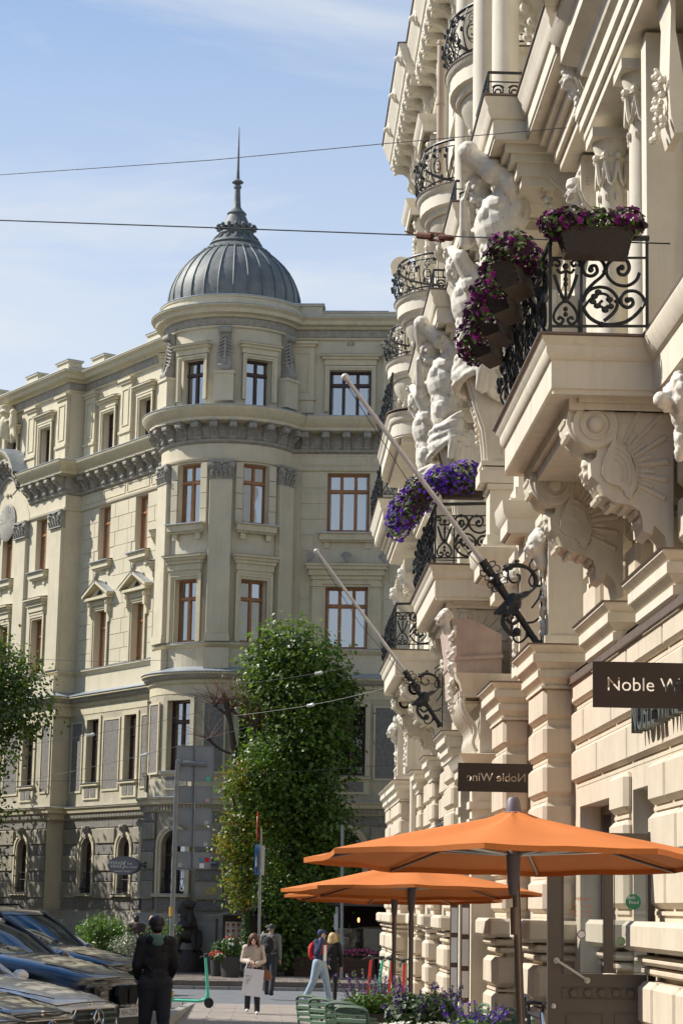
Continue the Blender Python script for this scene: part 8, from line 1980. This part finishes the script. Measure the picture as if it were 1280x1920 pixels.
for px, py in ((672, 1725), (604, 1708), (612, 1716)):
    p = at(px, py, Y=72.6); q = MB(); q.ball(p, (.035, .035, .08), 8); lo_ = obj('lamp_bulb', q, lm_, TT); q = MB(); q.tube([p, (p.x, p.y, 1.74)], .006, 4); obj('cord', q, kd, lo_)
for x in (3.0, 4.3): 
    q = MB(); q.box(x - .35, x + .35, 71.5, 72.1, .14, .18); q.tube([(x, 71.8, -.57), (x, 71.8, .14)], .04, 8); obj('table', q, kd, TT, False)
for k, (px, py) in enumerate(((670, 1752), (670, 1763))):
    p = at(px, py, Y=73.5); q = MB(); q.lathe([(.001, 0), (.09, 0), (.09, -.01), (.001, -.01)], p, 16, (0, 1, 0)); obj('wall_plate', q, wht, TT)

# ------------------------------------------------------------------ trees and shrubs
bark = mat('tree_bark', (.045, .035, .028), .9, .3, 12, .8, 40)
def leafmat(n_, c, t=.45): return mat(n_, c, .42, .6, 1.3, transl=t, spec=.6)
lf_g = leafmat('linden_leaf', (.125, .22, .024), .5); lf_b = leafmat('bright_linden_leaf', (.20, .30, .035), .5); lf_d = leafmat('linden_leaf_shaded', (.04, .08, .012), .3); lf_y = leafmat('yellowing_leaf', (.30, .25, .02), .45)  # the dark linden leaf carries inner-crown shade in its colour
def crown(T, blobs, n, size, m_, seed, nm='crown', shell=.55, droop=.3):
    q = random.Random(seed); v, f = [], []
    tot = sum(b[1][0] * b[1][1] + b[1][0] * b[1][2] for b in blobs)
    for c, r in blobs:
        k_ = int(n * (r[0] * r[1] + r[0] * r[2]) / tot); nt = max(3, k_ // 9)
        for _ in range(nt):
            d = V((q.gauss(0, 1), q.gauss(0, 1), q.gauss(0, 1))).normalized(); s = shell + (1.1 - shell) * q.random() ** .6 + (q.random() < .06) * q.uniform(.1, .3)
            tc_ = V((c[0] + d.x * r[0] * s, c[1] + d.y * r[1] * s, c[2] + d.z * r[2] * s))
            for _ in range(9):
                p = tc_ + V((q.gauss(0, 1), q.gauss(0, 1), q.gauss(0, .8))) * size * 1.5
                n_ = (d * .5 + V((q.uniform(-.8, .8), q.uniform(-.8, .8), q.uniform(.1, 1.1)))).normalized(); a = n_.orthogonal().normalized(); a = (Matrix.Rotation(q.uniform(0, 6.28), 3, n_) @ a); a = (a - V((0, 0, droop))).normalized(); b = n_.cross(a); L_ = size * q.uniform(.55, 1.1)
                i = len(v); v += [p - a * L_ * .5, p - b * L_ * .42 + n_ * L_ * .1, p + a * L_ * .62, p + b * L_ * .42 + n_ * L_ * .1]; f += [(i, i + 1, i + 2), (i, i + 2, i + 3)]
    me = bpy.data.meshes.new(nm); me.from_pydata([tuple(p) for p in v], [], f); me.materials.append(m_); o = obj(nm, me, None, T); return o
def branch(q, a, b, r0, r1, w=.12, n=5):
    a, b = V(a), V(b); pts = [a.lerp(b, i / n) + V((rnd.uniform(-w, w), rnd.uniform(-w, w), 0)) * (0 < i < n) for i in range(n + 1)]; q.tube(cat(pts, 2), [r0 + (r1 - r0) * i / (2 * n) for i in range(2 * n + 1)], 7); return b
# central linden
GY = 70.2; cx = lambda px, py: at(px, py, Y=GY)
TL = thing('leafy_tree', 'tall dense green linden covering the corner building between the sign post and parasols', 'tree', (cx(560, 1800).x, GY, -.57))
q = MB(); b0 = V((cx(545, 1800).x, GY, -.57)); t0 = branch(q, b0, cx(548, 1500), .22, .15); branch(q, t0, cx(552, 1240), .15, .05); branch(q, t0, cx(490, 1350), .09, .03); branch(q, t0, cx(610, 1330), .09, .03); branch(q, b0.lerp(t0, .6), cx(480, 1520), .08, .03); branch(q, b0.lerp(t0, .7), cx(625, 1480), .08, .03); obj('trunk', q, bark, TL)
def bl(px, py, rx, ry, rz_, dy=0): p = cx(px, py); k = GY / 4107; return ((p.x, GY + dy, p.z), (rx * k, ry * k, rz_ * k))
blobs = [bl(548, 1215, 62, 60, 48), bl(500, 1240, 42, 45, 42), bl(595, 1245, 48, 50, 45), bl(555, 1300, 88, 75, 60), bl(615, 1310, 45, 50, 45), bl(492, 1300, 40, 50, 50), bl(640, 1300, 30, 40, 22), bl(560, 1380, 80, 75, 60), bl(530, 1440, 72, 75, 60), bl(590, 1440, 60, 65, 60), bl(610, 1390, 42, 50, 40), bl(560, 1520, 75, 75, 65), bl(600, 1540, 55, 60, 60), bl(510, 1500, 55, 70, 55, -.4), bl(560, 1610, 78, 70, 60), bl(610, 1620, 50, 60, 50), bl(520, 1680, 55, 60, 60), bl(570, 1710, 60, 60, 60), bl(545, 1770, 40, 50, 50), bl(515, 1750, 25, 40, 40)]
crown(TL, blobs, 17000, .17, lf_g, 3, shell=.6); crown(TL, blobs[:8] + blobs[11:12], 2600, .15, lf_b, 13, 'bright_foliage', .92)  # second crown: brighter leaf colour on the outer shell of the upper blobs
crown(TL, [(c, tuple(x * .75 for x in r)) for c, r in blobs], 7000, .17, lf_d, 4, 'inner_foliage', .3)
TL2 = thing('yellowing_shrub_tree', 'lower tree with yellow-green leaves spreading left of the linden behind the sign post', 'tree', (cx(440, 1800).x, GY - 1.2, -.57))
q = MB(); b0 = V((cx(462, 1800).x, GY - 1.2, -.57)); t0 = branch(q, b0, V(cx(455, 1560)) + V((0, -1.2, 0)), .12, .07); branch(q, t0, V(cx(430, 1470)) + V((0, -1.2, 0)), .07, .02); branch(q, t0, V(cx(500, 1450)) + V((0, -1.2, 0)), .07, .02); obj('trunk', q, bark, TL2)
yb = [bl(455, 1450, 28, 35, 20, -1.3), bl(440, 1480, 24, 30, 16, -1.3), bl(480, 1420, 34, 40, 34, -1.3), bl(500, 1460, 40, 45, 36, -1.3), bl(445, 1540, 26, 35, 14, -1.4), bl(470, 1560, 36, 40, 26, -1.4), bl(430, 1578, 22, 30, 10, -1.4), bl(440, 1600, 26, 30, 14, -1.4), bl(465, 1620, 30, 35, 22, -1.4), bl(445, 1650, 22, 30, 20, -1.4), bl(455, 1685, 20, 30, 24, -1.4), bl(485, 1600, 30, 40, 40, -1.2), bl(480, 1500, 36, 40, 30, -1.2)]
crown(TL2, yb, 4200, .14, lf_g, 8, shell=.35); crown(TL2, yb[:2] + yb[4:11], 2600, .12, lf_y, 9, 'yellow_foliage', .35)
# pollarded bare tree
TB = thing('bare_tree', 'pollarded bare tree with reddish twigs rising left of the linden', 'tree', (cx(455, 1800).x, GY - .6, -.57))
BQ = lambda px, py: V(cx(px, py)) + V((0, -.6, 0))
q = MB(); q.tube(cat([BQ(462, 1800), BQ(464, 1620), BQ(462, 1520), BQ(443, 1430), BQ(430, 1350), BQ(424, 1318)], 4), [.16] * 8 + [.15, .14, .13, .13, .12, .12, .11, .1, .1, .1, .09, .08, .07], 8); obj('trunk', q, bark, TB)
for st in ([(440, 1416), (425, 1412), (406, 1402), (392, 1388)], [(430, 1345), (415, 1335), (404, 1325)], [(462, 1500), (475, 1400), (478, 1368), (466, 1352), (448, 1345), (436, 1335)], [(478, 1368), (484, 1355)]):
    q = MB(); q.tube(cat([BQ(*p) for p in st], 3), .045, 6); q.ball(BQ(*st[-1]), .08, 8); obj('limb', q, bark, TB)
q = MB(); q_ = random.Random(3)
for (x, y) in ((424, 1318), (404, 1325), (436, 1330), (466, 1352), (484, 1352), (392, 1388), (478, 1368)):
    for k in range(26 if y < 1340 else 14):
        t = q_.uniform(-.2, pi + .2); l_ = q_.uniform(.6, 1.5); a = BQ(x, y); e = a + V((cos(t) * l_ * .8, q_.uniform(-.5, .5), abs(sin(t)) * l_ + .1)); q.tube([a, a.lerp(e, .5) + V((q_.uniform(-.05, .05), 0, q_.uniform(0, .1))), e], [.012, .008, .003], 3)
o = obj('twigs', q, mat('red_twig', (.13, .05, .035), .8, .3, 8), TB, False); o['kind'] = 'stuff'
# street lindens on the left, partly or wholly outside the picture: their crowns shade the lower storeys
def street_tree(lab, x, y, zc, R_, n, seed, s_=.2, trunk=True, zg=-.6):
    T = thing('street_linden', lab, 'tree', (x, y, zg), 0, 'street lindens on the left'); q = MB(); t0 = branch(q, (x, y, zg), (x, y, zc - R_ * .6), .2, .14); q_ = random.Random(seed)
    for k in range(6): a = k * 1.05; branch(q, (x, y, zc - R_ * .6), (x + R_ * .7 * cos(a), y + R_ * .7 * sin(a), zc + q_.uniform(-.3, .5) * R_), .09, .02)
    obj('trunk', q, bark, T)
    bb = [((x + R_ * .6 * cos(a) * q_.uniform(.6, 1.1), y + R_ * .6 * sin(a) * q_.uniform(.6, 1.1), zc + q_.uniform(-.6, .6) * R_), (R_ * q_.uniform(.35, .5), R_ * q_.uniform(.35, .5), R_ * q_.uniform(.25, .4))) for a in [k * .75 for k in range(12)]] + [((x, y, zc + R_ * .6), (R_ * .5, R_ * .5, R_ * .4))]
    crown(T, bb, int(n * .55), s_, lf_g, seed, shell=.5); crown(T, bb, int(n * .45), s_, lf_d, seed + 50, 'shaded_foliage', .2)  # darker leaf copy puts crown shade into the foliage colour
street_tree('green linden reaching in from the left edge in front of the left facade', -11.7, 76.4, 8.3, 4.1, 24000, 21, .17)
street_tree('lower linden beside the first one at the left edge', -11.9, 74.5, 4.4, 3.3, 13000, 31, .17)
street_tree('linden standing left of the picture in the cross street', -16.5, 75.8, 9.3, 4.0, 14000, 22, .22)
street_tree('linden farther left along the cross street', -16.2, 83.0, 7.4, 4.2, 14000, 23, .24)
street_tree('last linden of the row along the cross street', -20.4, 89.5, 7.4, 4.2, 12000, 27, .26)
street_tree('linden shading the parked cars from the left side of the street', -10.5, 33.0, 5.5, 3.4, 9000, 24, .22, zg=gz(33))
street_tree('second linden shading the parked cars, farther along', -10.8, 43.0, 5.6, 3.4, 8000, 25, .22, zg=gz(43))
street_tree('third linden beside the parked cars, nearer the camera', -8.6, 24.5, 5.4, 2.8, 7000, 26, .22, zg=gz(24))
# bushes behind the cars
def bush(lab, px, Y, pts, n, m_, s_, z=-.6):
    T = thing('bush', lab, 'bush', (at(px, 1780, Y=Y).x, Y, z)); bb = []
    for (x, y, r) in pts: p = at(x, y, Y=Y); k = Y / 4107; bb.append(((p.x, Y + rnd.uniform(-.3, .3), p.z), (r * k, r * k, r * k * .8)))
    q = MB()
    for c, r in bb: q.tube([(T.matrix_basis.translation.x, Y, z), c], [.03, .01], 5)
    obj('stem', q, bark, T); crown(T, bb, n, s_, m_, int(px), 'foliage', .2)
bush('bright green leafy bush rising behind the white car farthest up the row', 190, 60, [(185, 1735, 22), (200, 1745, 26), (172, 1750, 20), (215, 1755, 22), (190, 1770, 30), (165, 1775, 20)], 2600, leafmat('bush_leaf', (.12, .22, .03)), .1)
bush('pale silvery bush between the green bush and the man with the sage hood', 245, 58, [(240, 1768, 18), (255, 1775, 18), (228, 1778, 16)], 1300, leafmat('silver_leaf', (.24, .27, .17), .3), .07)
bush('green shoots rising over the shoulder of the man with the sage hood', 320, 66, [(302, 1742, 10), (320, 1745, 12), (290, 1750, 8)], 420, leafmat('bush_leaf', (.12, .22, .03)), .09)
# unseen street houses, added for shade and to hide sky; also in reflections
ml = mat('far_plaster', (.42, .38, .30), .85, .1, 1)
for lab, x0, x1, y0, y1, h_ in (('plain unseen plaster house on the left side of the street, added for its shade', -33, -17.5, -30, 47, 16.5), ('taller unseen house farther back on the left, behind the camera, added to hide sky', -33, -17.5, -140, -31, 19), ('unseen row house continuing the right side behind the camera, added to hide sky', 3.7, 18, -140, -13, 21), ('unseen house closing the street far behind the camera, added to hide sky', -17, 3.6, -140, -122, 20), ('plaster house beyond the cross street on the left, outside the picture', -75, -42, 62, 120, 16)):
    T = thing('unseen_house', lab, 'building', ((x0 + x1) / 2, (y0 + y1) / 2, -.6)); q = MB(); q.box(x0, x1, y0, y1, -.8, h_); obj('wall', q, ml, T, False); q = MB(); q.box(x0 - .4, x1 + .4, y0 - .4, y1 + .4, h_, h_ + .4); obj('cornice', q, cream_l, T, False)
    wm = MB(); wm.box(-.01, .03, -.6, .6, 0, 2.0); wme_ = wm.mesh('window', pane_m)
    for k in range(int((y1 - y0) / 3.2)):
        for j in range(4): obj('window', wme_, None, T, M=Matrix.Translation((x1 + .01, y0 + 1.6 + k * 3.2, 1.2 + j * 4)))
